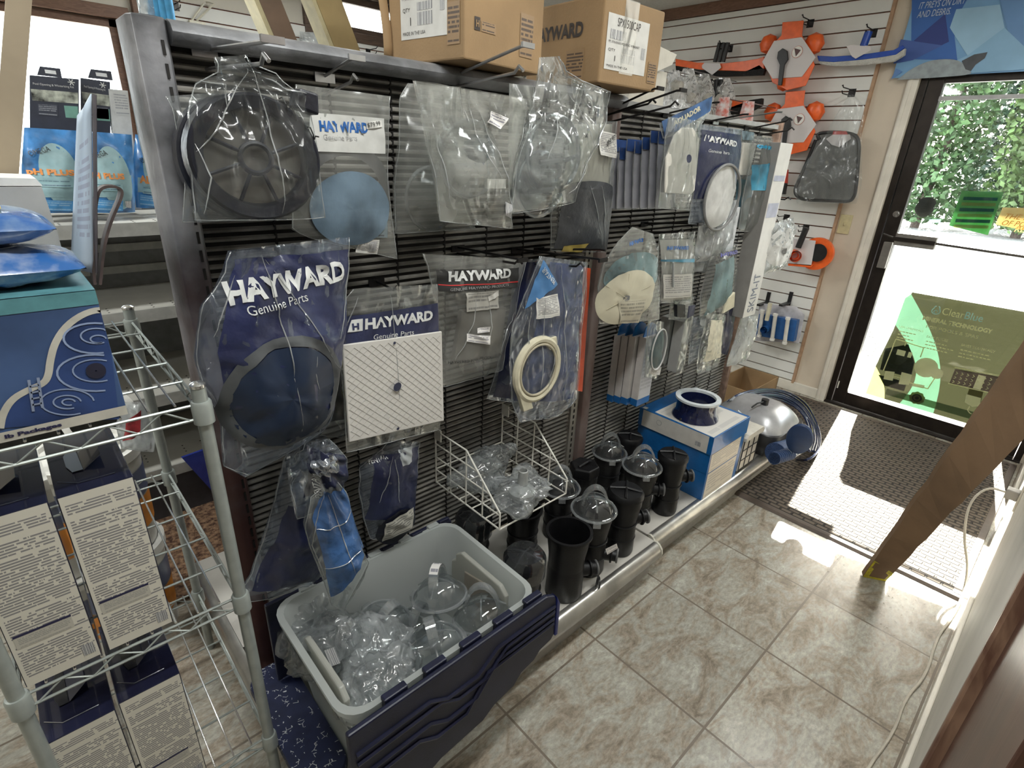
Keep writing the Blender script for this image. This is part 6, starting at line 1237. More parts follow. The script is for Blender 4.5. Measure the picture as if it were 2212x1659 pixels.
quad('teal_top', [(PB0, PYB, PZ1 + .0008), (PB1, PYB, PZ1 + .0008), (PB1, PYF, PZ1 + .0008), (PB0, PYF, PZ1 + .0008)], TEALC, t)
def F(u, v): p = onY(PYF - .001, u, v); return (max(PB0, min(PB1 - .0005, p.x)), p.z)
def ribbon(name, px, w0, m_, dy, par):
    mb = MB(); P = [Vector(F(*q_)) for q_ in px]; A = []
    for i, p in enumerate(P):
        d_ = (P[min(i + 1, len(P) - 1)] - P[max(i - 1, 0)]); d_.normalize(); nn = Vector((-d_.y, d_.x)) * w0
        a_, b_ = p + nn, p - nn; A.append(mb.add([(min(a_.x, PB1), PYF - dy, a_.y), (min(b_.x, PB1), PYF - dy, b_.y)]))
    for a_, b_ in zip(A, A[1:]): mb.face((a_, a_ + 1, b_ + 1, b_))
    return mb.build(name, m_, par)
def smoothpx(P, n=2):
    for _ in range(n):
        Q = [P[0]]
        for a_, b_ in zip(P, P[1:]): Q += [(a_[0] * .75 + b_[0] * .25, a_[1] * .75 + b_[1] * .25), (a_[0] * .25 + b_[0] * .75, a_[1] * .25 + b_[1] * .75)]
        P = Q + [P[-1]]
    return P
edge_px = smoothpx([(232, 668), (190, 672), (145, 700), (118, 740), (108, 780), (105, 810), (95, 828), (60, 842), (25, 862), (5, 895), (0, 925)])
# water area inside the pool outline
mb = MB(); P = [F(*q_) for q_ in edge_px] + [F(258, 905), F(240, 760)]; ids = mb.add([(p[0], PYF - .0012, p[1]) for p in P]); mb.face([ids + i for i in range(len(P))]); mb.build('water_print', mat('carton_water_print', (.025, .05, .15), .35, var=.3, scale=8), t, smooth=False)
ribbon('pool_edge', edge_px, .0042, CRM, .0018, t)
for cx_, cy_, r_ in ((205, 730, 68), (208, 725, 34), (212, 732, 17), (205, 805, 82), (207, 800, 50), (145, 868, 58), (145, 868, 30), (148, 868, 14)):
    a0 = -.4 if r_ > 60 else 0.; pts = [(cx_ + r_ * math.cos(a_), cy_ + r_ * .48 * math.sin(a_)) for a_ in [math.radians(60 + 14 * k) for k in range(22)]]
    pts = [p for p in pts if p[0] < 236 and F(*p)[0] > PB0 + .001]
    if len(pts) > 3: ribbon('ripple_print', pts, .0010 if r_ < 60 else .0013, LBL, .0021, t)
for (a_, b_) in (((62, 820), (72, 888)), ((82, 815), (92, 880))): ribbon('ladder_rail', [a_, b_], .0016, mat('ladder_print', (.25, .30, .42), .4), .0024, t)
for k in range(4): ribbon('ladder_step', [(64 + k * 2, 835 + k * 13), (84 + k * 2, 831 + k * 13)], .0012, MC['ladder_print'], .0024, t)
o_ = MB().lathe([(.001, 0), (.012, .0), (.001, .0006)], (F(207, 800)[0], PYF - .0028, F(207, 800)[1]), 20, Matrix.Rotation(math.pi / 2, 3, 'X'), False, False).build('swimmer_print', mat('swimmer_print', (.02, .02, .04), .5), t)
quad('cream_band', [(PB0, PYF - .0024, PZ0 + .016), (PB1, PYF - .0024, PZ0 + .016), (PB1, PYF - .0024, PZ0 + .001), (PB0, PYF - .0024, PZ0 + .001)], CRM, t)
pL = onY(PYF, 2, 921); wtext('lettering', 'lb Packages', mat('navy_ink', (.02, .02, .07), .4), t, (pL.x, PYF - .0032, PZ0 + .0045), (1, 0, 0), (0, 0, 1), .062, .0075, bold=True)
# things on the carton
def pillow(label, c, sx, sy, sz, m_, seed):
    t = thing('chlorine_pouch', label, 'pouch', c); mb = MB()
    def f(s1, t1, sg): 
        px_, py_ = (s1 - .5) * 2, (t1 - .5) * 2; h = (max(0, 1 - abs(px_) ** 3) * max(0, 1 - abs(py_) ** 3)) ** .6; n_ = noise.noise(Vector((px_ * 3 + seed, py_ * 3, seed))) * .25 * h
        return (c[0] + px_ * sx, c[1] + py_ * sy, c[2] + sz + sg * sz * (h + n_) * .98)
    mb.grid(lambda a, b_: f(a, b_, 1), 26, 18); mb.grid(lambda a, b_: f(a, b_, -1 if True else 1), 26, 18); o = mb.build('pouch', m_, t); return t
PBL = mat('pouch_blue_film', (.02, .075, .22), .22, var=.6, scale=14, bump=.3, bscale=15, coat=.5, dirt=(.62, .64, .64))
pillow('blue and white pouch at the bottom of the pair on the carton', (-.77, .31, PZ1 + .001), .105, .085, .026, PBL, 2.)
pillow('blue and white pouch with yellow patch on top of the pair', (-.785, .32, PZ1 + .054), .10, .08, .026, mat('pouch_blue_film2', (.02, .07, .21), .22, var=.6, scale=12, bump=.3, bscale=15, coat=.5, dirt=(.40, .50, .55)), 5.)
simple('yellow_pouch_label', MB().box((-.765, .29, PZ1 + .104), (-.735, .315, PZ1 + .107)), mat('pouch_yellow', (.75, .60, .12), .4), 'small yellow label lying on the upper pouch', 'label')
t = thing('grey_carton', 'plain grey carton with white torn top standing behind the pouches', 'carton', (-.80, .52, RT - .02))
c = [onY(.47, *q_) for q_ in ((-10, 408), (88, 402), (122, 500), (135, 560))]
MB().prism([(-.98, PZ0), (c[3].x, PZ0), (c[2].x, c[2].z), (c[1].x, c[1].z), (-.98, c[1].z)], .455, .60).build('carton', mat('plain_grey_carton', (.40, .40, .39), .6, var=.03), t, smooth=False)
MB().prism([(-.98, c[1].z + .002), (c[1].x + .002, c[1].z + .001), (c[1].x - .004, c[1].z + .012), (-.98, c[1].z + .020)], .46, .59).build('torn_top', mat('torn_white', (.68, .68, .66), .6), t, smooth=False)
# upright leaflet and brown strap
L4 = [onY(.40, 198, 203), onY(.40, 166, 250), onY(.44, 152, 575), onY(.44, 202, 590)]
t = thing('upright_leaflet', 'pale printed leaflet standing edge on between the blue pouches', 'leaflet', (L4[2] + L4[3]) / 2)
mb = MB(); mb.grid(lambda s_, t_: (L4[1] * (1 - s_) + L4[0] * s_) * (1 - t_) + (L4[2] * (1 - s_) + L4[3] * s_) * t_ + Vector((0, -.012 * math.sin(s_ * 3.1), 0)), 8, 14); mb.build('sheet', printed('leaflet_print', (.52, .62, .74), (.30, .30, .42), 20, .5, blocks=.8, margin=.2), t, solid=.0015)
MB().tube([L4[0] + Vector((.004, .004, 0)), L4[3] + Vector((.004, .004, 0))], .003, 6).build('dark_edge', mat('dark_paper_edge', (.10, .09, .10), .6), t)
t = thing('brown_strap_handle', 'dark brown bent strap handle standing beside the leaflet', 'strap', onY(.45, 207, 612))
SP = [onY(.45, *q_) for q_ in smoothpx([(203, 612), (197, 560), (202, 470), (208, 415), (222, 402), (248, 402), (262, 410), (258, 430), (236, 478), (222, 530), (214, 612)], 2)]
mb = MB(); A = []
for i, p in enumerate(SP):
    d_ = (SP[min(i + 1, len(SP) - 1)] - SP[max(i - 1, 0)]).normalized(); nn = d_.cross(Vector((0, 1, 0))).normalized() * .0022; y_ = Vector((0, .014, 0)); A.append(mb.add([p - nn - y_, p + nn - y_, p + nn + y_, p - nn + y_]))
for a_, b_ in zip(A, A[1:]):
    for i in range(4): mb.face((a_ + i, a_ + (i + 1) % 4, b_ + (i + 1) % 4, b_ + i))
mb.build('strap', mat('strap_brown', (.085, .06, .055), .6, var=.2), t)
T4 = [onY(.50, *q_) for q_ in ((18, 0), (80, 0), (50, 385), (-12, 385))]
t = thing('tall_cardboard_strip', 'tall tan cardboard strip standing at the far left edge', 'cardboard', (-.70, .62, PZ0))
dT = (T4[0] - T4[3]) / (T4[0].z - T4[3].z); dT2 = (T4[1] - T4[2]) / (T4[1].z - T4[2].z)
def at_z(P_, d_, z): return P_ + d_ * (z - P_.z)
MB().prism([(p.x, p.z) for p in (at_z(T4[3], dT, 1.10), at_z(T4[2], dT2, 1.10), at_z(T4[1], dT2, 2.1), at_z(T4[0], dT, 2.1))], .605, .625).build('strip', mat('tan_cardboard', (.36, .29, .20), .7, var=.08, scale=6), t, smooth=False)
# ================================================================ HANGING STOCK, RIGHT SECTION
LAV = mat('lavender_white_card', (.52, .50, .56), .5, var=.05); BHEAD = mat('blue_header_card', (.03, .07, .22), .35, var=.2, scale=9)
ord_ = ['nearest the rack post', 'second from the rack post', 'third from the rack post', 'fourth from the rack post', 'fifth from the rack post', 'sixth from the rack post', 'seventh from the rack post']
for k in range(7):
    u = 1318 + k * 17; y = .455 - k * .024; top = [300, 318, 300, 305, 296, 282, 284][k]
    b = Bag('winter_plate_pack', 'lavender white plate pack with blue header, ' + ord_[k], 'hanging pack', y, u + 30, 350, [(u + 2, top), (u - 2, 360), (u - 4, 452)], [(u + 46, top + 4), (u + 44, 360), (u + 40, 448)], thick=.006, seed=40 + k, crump=.004, env=[(0, .3), (.5, 1), (1, .8)], group='plate packs fanned on the first right hand hooks', fm=F_CL, nu=12, nv=18)
    b.patch('plate', [(u + 1, top + 26), (u + 42, top + 30), (u + 38, 448), (u - 3, 450)], LAV, off=-.002, n=8); b.patch('blue_header', [(u + 2, top), (u + 44, top + 4), (u + 42, top + 30), (u + 1, top + 26)], BHEAD, off=.002, n=4)
b = Bag('round_plate_packet', 'clear bag with rounded white plate and small dark hole, right of the fanned packs', 'bagged part', .26, 1465, 360, [(1444, 252), (1436, 300), (1428, 360), (1422, 450)], [(1512, 262), (1506, 330), (1498, 400), (1490, 455)], thick=.02, seed=50, folds=.008, hook=(1475, 250), crump=.004)
b.slab('white_plate', [(1450, 292), (1466, 276), (1490, 276), (1504, 300), (1494, 410), (1486, 420), (1430, 416), (1432, 340)], -.012, -.006, OFFW); b.disc('plate_hole', 1468, 342, 4, 9, mat('hole_dark', (.03, .035, .07), .6), off=.014)
b = Bag('blue_sleeve_pack', 'slanted blue sleeve with AQUADOR lettering across the hooks', 'hanging pack', .30, 1490, 260, [(1424, 268), (1428, 285), (1432, 299)], [(1538, 206), (1536, 236), (1510, 276)], thick=.006, seed=51, crump=.002, fm=F_CL, nu=12, nv=10)
b.patch('blue_sleeve', [(1428, 262), (1537, 208), (1532, 240), (1434, 296)], mat('sleeve_blue', (.05, .12, .28), .35, var=.3, scale=14), n=6); b.text('AQUADOR', (1450, 275), (1510, 240), 14, mat('sleeve_letters', (.55, .52, .38), .4), bold=True)
b = Bag('skimmer_ring_packet', 'navy lettered bag with a round white and grey ring, centre of the right section', 'bagged part', .27, 1550, 380, [(1508, 268), (1506, 340), (1496, 420), (1486, 484)], [(1602, 280), (1598, 340), (1588, 400), (1568, 488)], thick=.022, seed=52, fm=F_BLUE, hook=(1560, 262), folds=.004, crump=.004)
b.patch('navy_print', [(1512, 280), (1598, 292), (1580, 420), (1494, 430)], NAVYF, n=12); b.text('HAYWARD', (1514, 304), (1582, 318), 14, HWHITE, bold=True); b.text('Genuine Parts', (1520, 328), (1562, 334), 7, HWHITE)
b.disc('ring_plate', 1545, 426, 33, 64, mat('pale_ring_plate', (.50, .50, .49), .4), off=.006); b.ring3d('grey_ring', 1543, 426, 35, 67, .005, mat('grey_seal', (.17, .17, .17), .5), y=-.032)
b = Bag('white_block_packet', 'clear bag with a plain white block under a dark header, beside the navy ring bag', 'bagged part', .33, 1605, 340, [(1594, 280), (1586, 340), (1580, 384)], [(1630, 288), (1622, 340), (1612, 388)], thick=.016, seed=53, crump=.004); b.slab('white_block', [(1596, 308), (1624, 310), (1608, 378), (1584, 378)], -.02, -.005, OFFW)
b.patch('dark_header', [(1598, 282), (1626, 286), (1624, 304), (1596, 302)], mat('header_dark_green', (.10, .14, .16), .4, var=.4, scale=30), off=.003)
b = Bag('teal_cover_packet', 'clear bag with a teal printed card and dark disc behind the white block', 'bagged part', .38, 1610, 430, [(1582, 380), (1576, 430), (1574, 486)], [(1640, 360), (1636, 430), (1608, 488)], thick=.02, seed=54, crump=.005); b.patch('teal_print', [(1586, 388), (1634, 372), (1620, 470), (1578, 452)], mat('bright_teal_print', (.04, .22, .34), .35, var=.3, scale=9), off=.001); b.disc('dark_disc', 1606, 460, 20, 34, mat('slate_disc', (.10, .16, .19), .4), off=.004)
b = Bag('long_parts_packet', 'clear bag with blue lettering and glossy folds left of the skimmer box', 'bagged part', .29, 1645, 380, [(1622, 292), (1616, 360), (1600, 440), (1594, 500)], [(1668, 300), (1662, 380), (1650, 440), (1630, 500)], thick=.03, seed=55, crump=.006, folds=.01, hook=(1640, 292))
b.text('HAYWARD', (1626, 320), (1662, 326), 9, mat('cyan_blue_ink', (.02, .25, .42), .4), bold=True, mirror=True); b.patch('teal_print', [(1618, 356), (1648, 352), (1640, 410), (1612, 410)], mat('bright_teal_print', (.04, .22, .34), .35, var=.3, scale=9), off=.001)
# long skimmer box, seen on its grey side and white face
t = thing('skimmer_box', 'long upright white and grey box marked SKIM-IT at the right of the rack', 'long box', onY(.30, 1612, 680))
a_, b_, c_ = onY(.24, 1645, 676), onY(.24, 1616, 682), onY(.24, 1697, 305)
xg0, xg1, zb, zt = a_.x - .052, a_.x, a_.z, c_.z
P_ = [onY(.24, 1617, 683), onY(.24, 1638, 680), onY(.24, 1703, 312), onY(.24, 1672, 306)]
x0_ = (P_[0].x + P_[3].x) / 2; x1_ = (P_[1].x + P_[2].x) / 2; zb = P_[0].z; zt = P_[3].z
MB().box((x0_, .24, zb), (x1_, .31, zt)).build('box', mat('skimmer_grey_side', (.26, .25, .24), .5, var=.03), t, smooth=False, bevel=.0015)
quad('white_face', [(x0_ + .0005, .2392, zt - .001), (x1_ - .0005, .2392, zt - .001), (x1_ - .0005, .2392, zb + .001), (x0_ + .0005, .2392, zb + .001)], mat('skimmer_white', (.60, .59, .57), .4, var=.02), t)
wtext('lettering', 'SKIM-IT', mat('grey_blue_ink', (.16, .18, .24), .5), t, (x1_ - (x1_ - x0_) * .25, .2384, zb + .02), (0, 0, 1), (-1, 0, 0), .17, (x1_ - x0_) * .5)
for (f0, f1) in ((.60, .68), (.80, .83)): quad('printed_patch', [(x0_ + .008, .2384, zb + (zt - zb) * f1), (x1_ - .01, .2384, zb + (zt - zb) * f1), (x1_ - .01, .2384, zb + (zt - zb) * f0), (x0_ + .008, .2384, zb + (zt - zb) * f0)], mat('pale_violet_print', (.38, .40, .50), .5), t)
b = Bag('white_disc_packet', 'clear glossy bag with a white disc reaching past the end of the rack', 'bagged part', .25, 1680, 530, [(1662, 486), (1656, 520), (1648, 560), (1642, 594)], [(1708, 470), (1716, 490), (1706, 540), (1698, 575)], thick=.028, seed=56, crump=.006, hook=(1698, 474), folds=.01, fm=film('pile_film', haze=.5)); b.disc('white_disc', 1676, 532, 24, 38, mat('pale_ring_plate', (.50, .50, .49), .4), off=.001); b.disc('disc_hole', 1680, 540, 4, 6, mat('hole_grey', (.18, .18, .18), .6), off=.004)
# middle row
b = Bag('cream_disc_packet', 'clear bag with cream disc and teal print, right of the rack post', 'bagged part', .27, 1350, 600, [(1366, 490), (1336, 520), (1300, 572), (1290, 620), (1294, 700)], [(1410, 505), (1420, 540), (1418, 580), (1424, 620), (1424, 690)], thick=.022, seed=60, crump=.005, hook=(1380, 492), folds=.006, fm=F_DUST, env=E_DISC)
b.disc('teal_print', 1362, 590, 56, 44, mat('grey_teal_print', (.13, .20, .21), .4, var=.3, scale=9), off=.001, a0=math.pi * 0, a1=2 * math.pi); b.disc('cream_disc', 1345, 640, 54, 55, mat('cream_disc', (.50, .47, .36), .45, var=.08, scale=8), off=.004); b.disc('disc_hub', 1338, 640, 5, 6, mat('hole_grey', (.18, .18, .18), .6), off=.006)
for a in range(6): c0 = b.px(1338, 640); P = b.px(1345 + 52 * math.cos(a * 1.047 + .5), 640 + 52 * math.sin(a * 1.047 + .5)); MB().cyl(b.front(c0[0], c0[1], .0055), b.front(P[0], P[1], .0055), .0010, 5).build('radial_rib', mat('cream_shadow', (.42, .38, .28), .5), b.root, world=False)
b.text('HAYWARD', (1353, 530), (1382, 520), 8, HBLUE, bold=True); b.patch('small_print', [(1322, 645), (1380, 640), (1372, 695), (1330, 697)], printed('cream_small_print', (.48, .45, .35), (.08, .08, .08), 7, .6), off=.006)
b = Bag('label_part_packet', 'clear bag with blue lettering above a grey label card, second in the middle row', 'bagged part', .29, 1460, 580, [(1424, 506), (1420, 560), (1424, 620), (1428, 655)], [(1502, 500), (1500, 560), (1496, 610), (1496, 650)], thick=.012, seed=61, crump=.003, fm=F_CL)
b.patch('back_card', [(1426, 518), (1498, 516), (1494, 646), (1428, 650)], mat('grey_beige_card', (.43, .42, .39), .5, var=.04), off=-.003); b.text('HAYWARD', (1435, 539), (1482, 538), 8, HBLUE, bold=True, off=.003); b.patch('blue_arc', [(1424, 560), (1496, 558), (1496, 566), (1424, 564)], mat('bright_teal_print', (.04, .22, .34), .35), off=.0015)
b.patch('small_print', [(1428, 592), (1490, 590), (1490, 640), (1430, 644)], printed('grey_card_print', (.43, .42, .39), (.08, .08, .10), 11, .6), off=.0018); b.bar('grey_rod', (1446, 565), (1446, 618), .004, PVCG, y=-.016)
b = Bag('white_bars_packet', 'tall crinkled bag with pale bars hanging between the two middle hooks', 'bagged part', .31, 1545, 500, [(1512, 440), (1508, 500), (1500, 540), (1498, 566)], [(1596, 430), (1590, 480), (1578, 530), (1540, 560)], thick=.03, seed=62, crump=.007, fm=film('pile_film', haze=.5)); b.slab('pale_bar', [(1568, 452), (1590, 446), (1572, 540), (1548, 544)], -.02, -.008, mat('bluish_white_bar', (.55, .57, .60), .4)); b.slab('grey_bar', [(1546, 490), (1556, 490), (1550, 546), (1538, 546)], -.02, -.008, mat('mid_grey_bar', (.25, .25, .25), .4))
b = Bag('teal_part_packet', 'clear bag with drooping teal cover and violet lettering left of the skimmer box', 'bagged part', .29, 1555, 600, [(1540, 535), (1524, 590), (1512, 640), (1510, 692)], [(1592, 530), (1590, 590), (1586, 640), (1572, 676)], thick=.025, seed=63, crump=.006); b.patch('teal_cover', [(1538, 570), (1578, 552), (1570, 640), (1516, 682)], mat('grey_teal_print', (.13, .20, .21), .4, var=.3, scale=9), off=.001); b.text('HAYPAD', (1549, 554), (1586, 547), 8, mat('violet_ink', (.10, .10, .35), .4), bold=True); b.slab('cream_piece', [(1560, 640), (1574, 628), (1572, 660), (1548, 674)], -.03, -.02, CREAM)
b = Bag('foil_part_packet', 'small shiny foil like bag under the grey label card', 'bagged part', .33, 1510, 570, [(1497, 560), (1500, 586)], [(1528, 560), (1522, 590)], thick=.02, seed=64, fm=film('pile_film', haze=.5), crump=.008)
# lower row
nm = ['against the panel', 'second out from the panel', 'third out from the panel', 'nearest the aisle with its printed face showing']
for k in range(4):
    y = .455 - k * .037; P = onY(y, 1318 + k * 15 + (6 if k == 3 else 0), 862 + k * 3); wd = .085; hz = .285
    t = thing('narrow_box', 'narrow white box with blue top and base, ' + nm[k], 'narrow box', P, group='narrow boxes hanging on the low black hook')
    x0_, z0_ = P.x - .02, P.z
    MB().box((x0_, y - .026, z0_ + .028), (x0_ + wd, y + .004, z0_ + hz)).build('carton', mat('narrow_box_white', (.55, .52, .50), .45, var=.03), t, smooth=False, bevel=.001)
    MB().box((x0_ - .0005, y - .0265, z0_), (x0_ + wd + .0005, y + .0045, z0_ + .0285)).build('blue_base', BLUEB, t, smooth=False, bevel=.001)
    MB().prism([(x0_, z0_ + hz), (x0_ + wd, z0_ + hz), (x0_ + wd - .008, z0_ + hz + .035), (x0_ + .05, z0_ + hz + .05), (x0_ + .035, z0_ + hz + .05), (x0_ + .008, z0_ + hz + .035)], y - .014, y - .010).build('blue_hang_tab', BLUEB, t, smooth=False)
    if k == 3: quad('printed_face', [(x0_ + .002, y - .0268, z0_ + hz - .004), (x0_ + wd - .002, y - .0268, z0_ + hz - .004), (x0_ + wd - .002, y - .0268, z0_ + .03), (x0_ + .002, y - .0268, z0_ + .03)], printed('narrow_box_print', (.52, .53, .57), (.25, .25, .30), 16, .5), t)
b = Bag('oval_ring_packet', 'clear bag with a dark teal oval ring right of the narrow boxes', 'bagged part', .29, 1412, 760, [(1400, 690), (1396, 740), (1392, 814)], [(1432, 695), (1430, 750), (1420, 820)], thick=.02, seed=70, crump=.004); b.disc('dark_oval', 1412, 752, 13, 38, mat('dark_teal_oval', (.05, .08, .085), .35), off=.002); b.ring3d('oval_ring', 1412, 752, 14, 40, .003, mat('pale_ring_plate', (.50, .50, .49), .4), y=-.024); b.patch('small_print', [(1398, 792), (1420, 790), (1416, 806), (1396, 806)], FINE, off=.003)
for i, (u, w_, v0, v1) in enumerate(((1434, 22, 690, 786), (1460, 26, 700, 806))):
    y = .34 - i * .05; a_ = onY(y, u, v1); c_ = onY(y, u + 8, v0); t = thing('grey_bar_part', 'long square grey bar in film, ' + ['left one beside the oval ring bag', 'right one and longer'][i], 'long box', a_)
    MB().box((a_.x, y, a_.z), (a_.x + .05, y + .045, c_.z)).build('bar', mat('mid_grey_board', (.33, .33, .32), .5, var=.03), t, smooth=False, bevel=.002); MB().box((a_.x + .0505, y + .002, a_.z), (a_.x + .054, y + .04, c_.z)).build('white_side', OFFW, t, smooth=False)
    MB().box((a_.x - .002, y - .003, a_.z - .01), (a_.x + .058, y - .001, c_.z + .04)).build('film', F_CL, t, smooth=False)
b = Bag('black_clip_packet', 'small clear bag with a black clip and navy tag above the grey bars', 'bagged part', .30, 1465, 665, [(1448, 645), (1444, 690)], [(1498, 640), (1490, 690)], thick=.02, seed=71, crump=.005); b.slab('black_clip', [(1452, 656), (1470, 656), (1470, 682), (1452, 682)], -.022, -.006, BLACKP); b.slab('navy_tag', [(1474, 658), (1488, 655), (1484, 678), (1471, 684)], -.03, -.026, NAVYD)
b = Bag('blue_valve_packet', 'clear bluish bag with a grey cap left of the cream petals', 'bagged part', .30, 1500, 735, [(1496, 684), (1490, 740), (1486, 788)], [(1528, 684), (1520, 740), (1510, 772)], thick=.022, seed=72, fm=F_BLUE, crump=.006); b.disc('grey_cap', 1513, 692, 8, 9, PVCG, off=.004)
b = Bag('cream_petals_packet', 'pointed clear bag with cream folded part above the blue boxes', 'bagged part', .27, 1535, 740, [(1528, 676), (1520, 710), (1510, 750), (1504, 800), (1508, 808)], [(1566, 680), (1562, 720), (1556, 760), (1548, 790), (1530, 800)], thick=.02, seed=73, crump=.006); b.patch('cream_part', [(1532, 690), (1556, 690), (1548, 770), (1512, 780)], mat('pale_cream', (.56, .53, .42), .45, var=.12, scale=40), off=.001)
b = Bag('navy_strip_packet', 'dark navy strip bag between the cream petals and the crinkled bag', 'bagged part', .30, 1572, 700, [(1572, 640), (1562, 700), (1556, 762)], [(1592, 640), (1584, 700), (1570, 768)], thick=.012, seed=74, crump=.004, fm=NAVYD)
b = Bag('long_white_packet', 'crinkled clear bag with long white strips at the far end of the lower row', 'bagged part', .28, 1605, 730, [(1600, 684), (1588, 730), (1572, 776), (1568, 792)], [(1638, 680), (1628, 730), (1616, 770), (1612, 780)], thick=.02, seed=75, crump=.007, fm=film('pile_film', haze=.5)); b.slab('white_strip', [(1614, 690), (1626, 688), (1606, 766), (1594, 770)], -.01, -.004, OFFW)
# ================================================================ FAR SLATTED WALL STOCK
OR1 = mat('bright_orange', (.85, .13, .02), .35, var=.05); WCARD = printed('white_tag_print', (.62, .58, .58), (.45, .25, .22), 7, .5, blocks=.8); BRIS = mat('black_bristle', (.015, .013, .013), .8, bump=1., bscale=200)
class WallPlane:
    """vertical plane x = const, local coordinates (y, z)"""
    def __init__(s, x): s.x = x
    def P(s, u, v): return onX(s.x, u, v)
    def prism(s, name, px, d, m_, par, bevel=.002):
        P = [s.P(*q_) for q_ in px]; return MB().prism([(p.y, p.z) for p in P], s.x, s.x + d, 'yz').build(name, m_, par, smooth=False, bevel=bevel)
wallhook('hook holding the orange brushes on the slatted wall', 1578, 100, .16, 'r'); wallhook('hook of the upper orange rake pack', 1752, 45, .14, 'r'); wallhook('hook of the blue brush', 1888, 66, .14, 'r')
wallhook('hook of the leaf net', 1842, 195, .18, 'r'); wallhook('hook of the black handled tools lower down', 1562, 180, .16, 'r'); wallhook('hook of the orange hose pack', 1742, 488, .14, 'r'); wallhook('thin hook above the hose pack', 1700, 466, .16, 'r')
w1 = WallPlane(3.06)
t = thing('wall_brush', 'orange curved pool brush with black bristles and white tag, top left of the slatted wall', 'pool brush', w1.P(1550, 150))
w1.prism('brush_back', [(1459, 127), (1505, 135), (1560, 137), (1605, 132), (1636, 127), (1650, 122), (1650, 148), (1610, 154), (1555, 152), (1510, 150), (1459, 142)], .02, OR1, t)
w1.prism('bristles', [(1459, 142), (1510, 151), (1555, 153), (1610, 154), (1640, 140), (1652, 150), (1648, 162), (1560, 165), (1500, 160), (1460, 152)], .03, BRIS, t)
for k in range(3): u = 1546 + k * 9; MB().cyl(w1.P(u + 9, 92), w1.P(u - 2, 134), .013, 12).build('handle_socket', BLACKP, t)
q_ = WallPlane(3.045); q_.prism('white_tag', [(1516, 141), (1522, 135), (1555, 137), (1558, 146), (1538, 162), (1516, 147)], .004, WCARD, t)
def rakepack(label, du, dv, s_, full=True):
    def T(u, v): return (du + (u - 1700) * s_, dv + (v - 120) * s_)
    t = thing('rake_pack', label, 'pool accessory', onX(3.04, *T(1700, 190)))
    for (u, v, r_) in ((1660, 95, .055), (1758, 95, .06), (1695, 178, .05), (1722, 168, .05)):
        P = onX(3.10, *T(u, v)); bm = MB().lathe([(.001, -r_), (r_ * .7, -r_ * .72), (r_, 0), (r_ * .7, r_ * .72), (.001, r_)], P, 20, Matrix.Scale(.75, 3, (1, 0, 0)), False, False); bm.build('orange_cup', OR1, t)
    for zf in (3.035, 3.125):
        W = WallPlane(zf); W.prism('orange_card', [T(1690, 48), T(1736, 44), T(1732, 76), T(1740, 92), T(1760, 140), T(1740, 185), T(1700, 195), T(1668, 178), T(1652, 130), T(1676, 88), T(1688, 76)], .006, OR1, t)
    W = WallPlane(3.029); W.prism('white_hexagon', [T(1672, 88), T(1732, 80), T(1762, 124), T(1732, 166), T(1668, 170), T(1646, 134)], .005, WCARD, t)
    W = WallPlane(3.010); W.prism('black_clip', [T(1680, 112), T(1690, 104), T(1700, 110), T(1702, 128), T(1694, 140), T(1688, 184), T(1680, 184), T(1684, 140), T(1678, 126)], .014, BLACKP, t)
    W = WallPlane(3.026); c = W.P(*T(1722, 112)); MB().lathe([(.030, -.001), (.030, .001)], c, 24, Matrix.Rotation(math.pi / 2, 3, 'Y')).build('picture_disc', WHITEP, t); W2 = WallPlane(3.0235); W2.prism('net_picture', [T(1716, 104), T(1730, 108), T(1719, 122)], .001, mat('net_brown', (.10, .05, .05), .5), t, 0)
    MB().torus(c, .030, .0015, 24, 5, Matrix.Rotation(math.pi / 2, 3, 'Z')).build('picture_ring', mat('pink_ring', (.62, .25, .2), .5), t)
rakepack('upper orange and white hexagon pack with black clip on the slatted wall', 1700, 120, 1.); rakepack('lower orange and white hexagon pack partly behind hooks', 1706, 265, .92)
t = thing('blue_wall_brush', 'blue curved brush with white bristles at the right end of the slatted wall', 'pool brush', w1.P(1855, 110))
w1.prism('brush_back', [(1765, 120), (1800, 122), (1860, 118), (1900, 112), (1930, 108), (1950, 97), (1954, 103), (1935, 118), (1900, 124), (1850, 130), (1800, 134), (1768, 132)], .02, mat('brush_royal_blue', (.01, .06, .36), .3), t); w1.prism('bristles', [(1768, 132), (1800, 134), (1850, 130), (1900, 124), (1935, 118), (1955, 104), (1953, 118), (1930, 132), (1870, 140), (1800, 143), (1770, 138)], .03, mat('white_bristle', (.62, .61, .57), .8, bump=1., bscale=200), t)
MB().cyl(w1.P(1877, 68), w1.P(1865, 100), .020, 16).build('handle_socket', MC['brush_royal_blue'], t); q_.prism('white_tag', [(1828, 100), (1838, 96), (1880, 99), (1882, 108), (1848, 127), (1840, 122)], .004, WCARD, t)
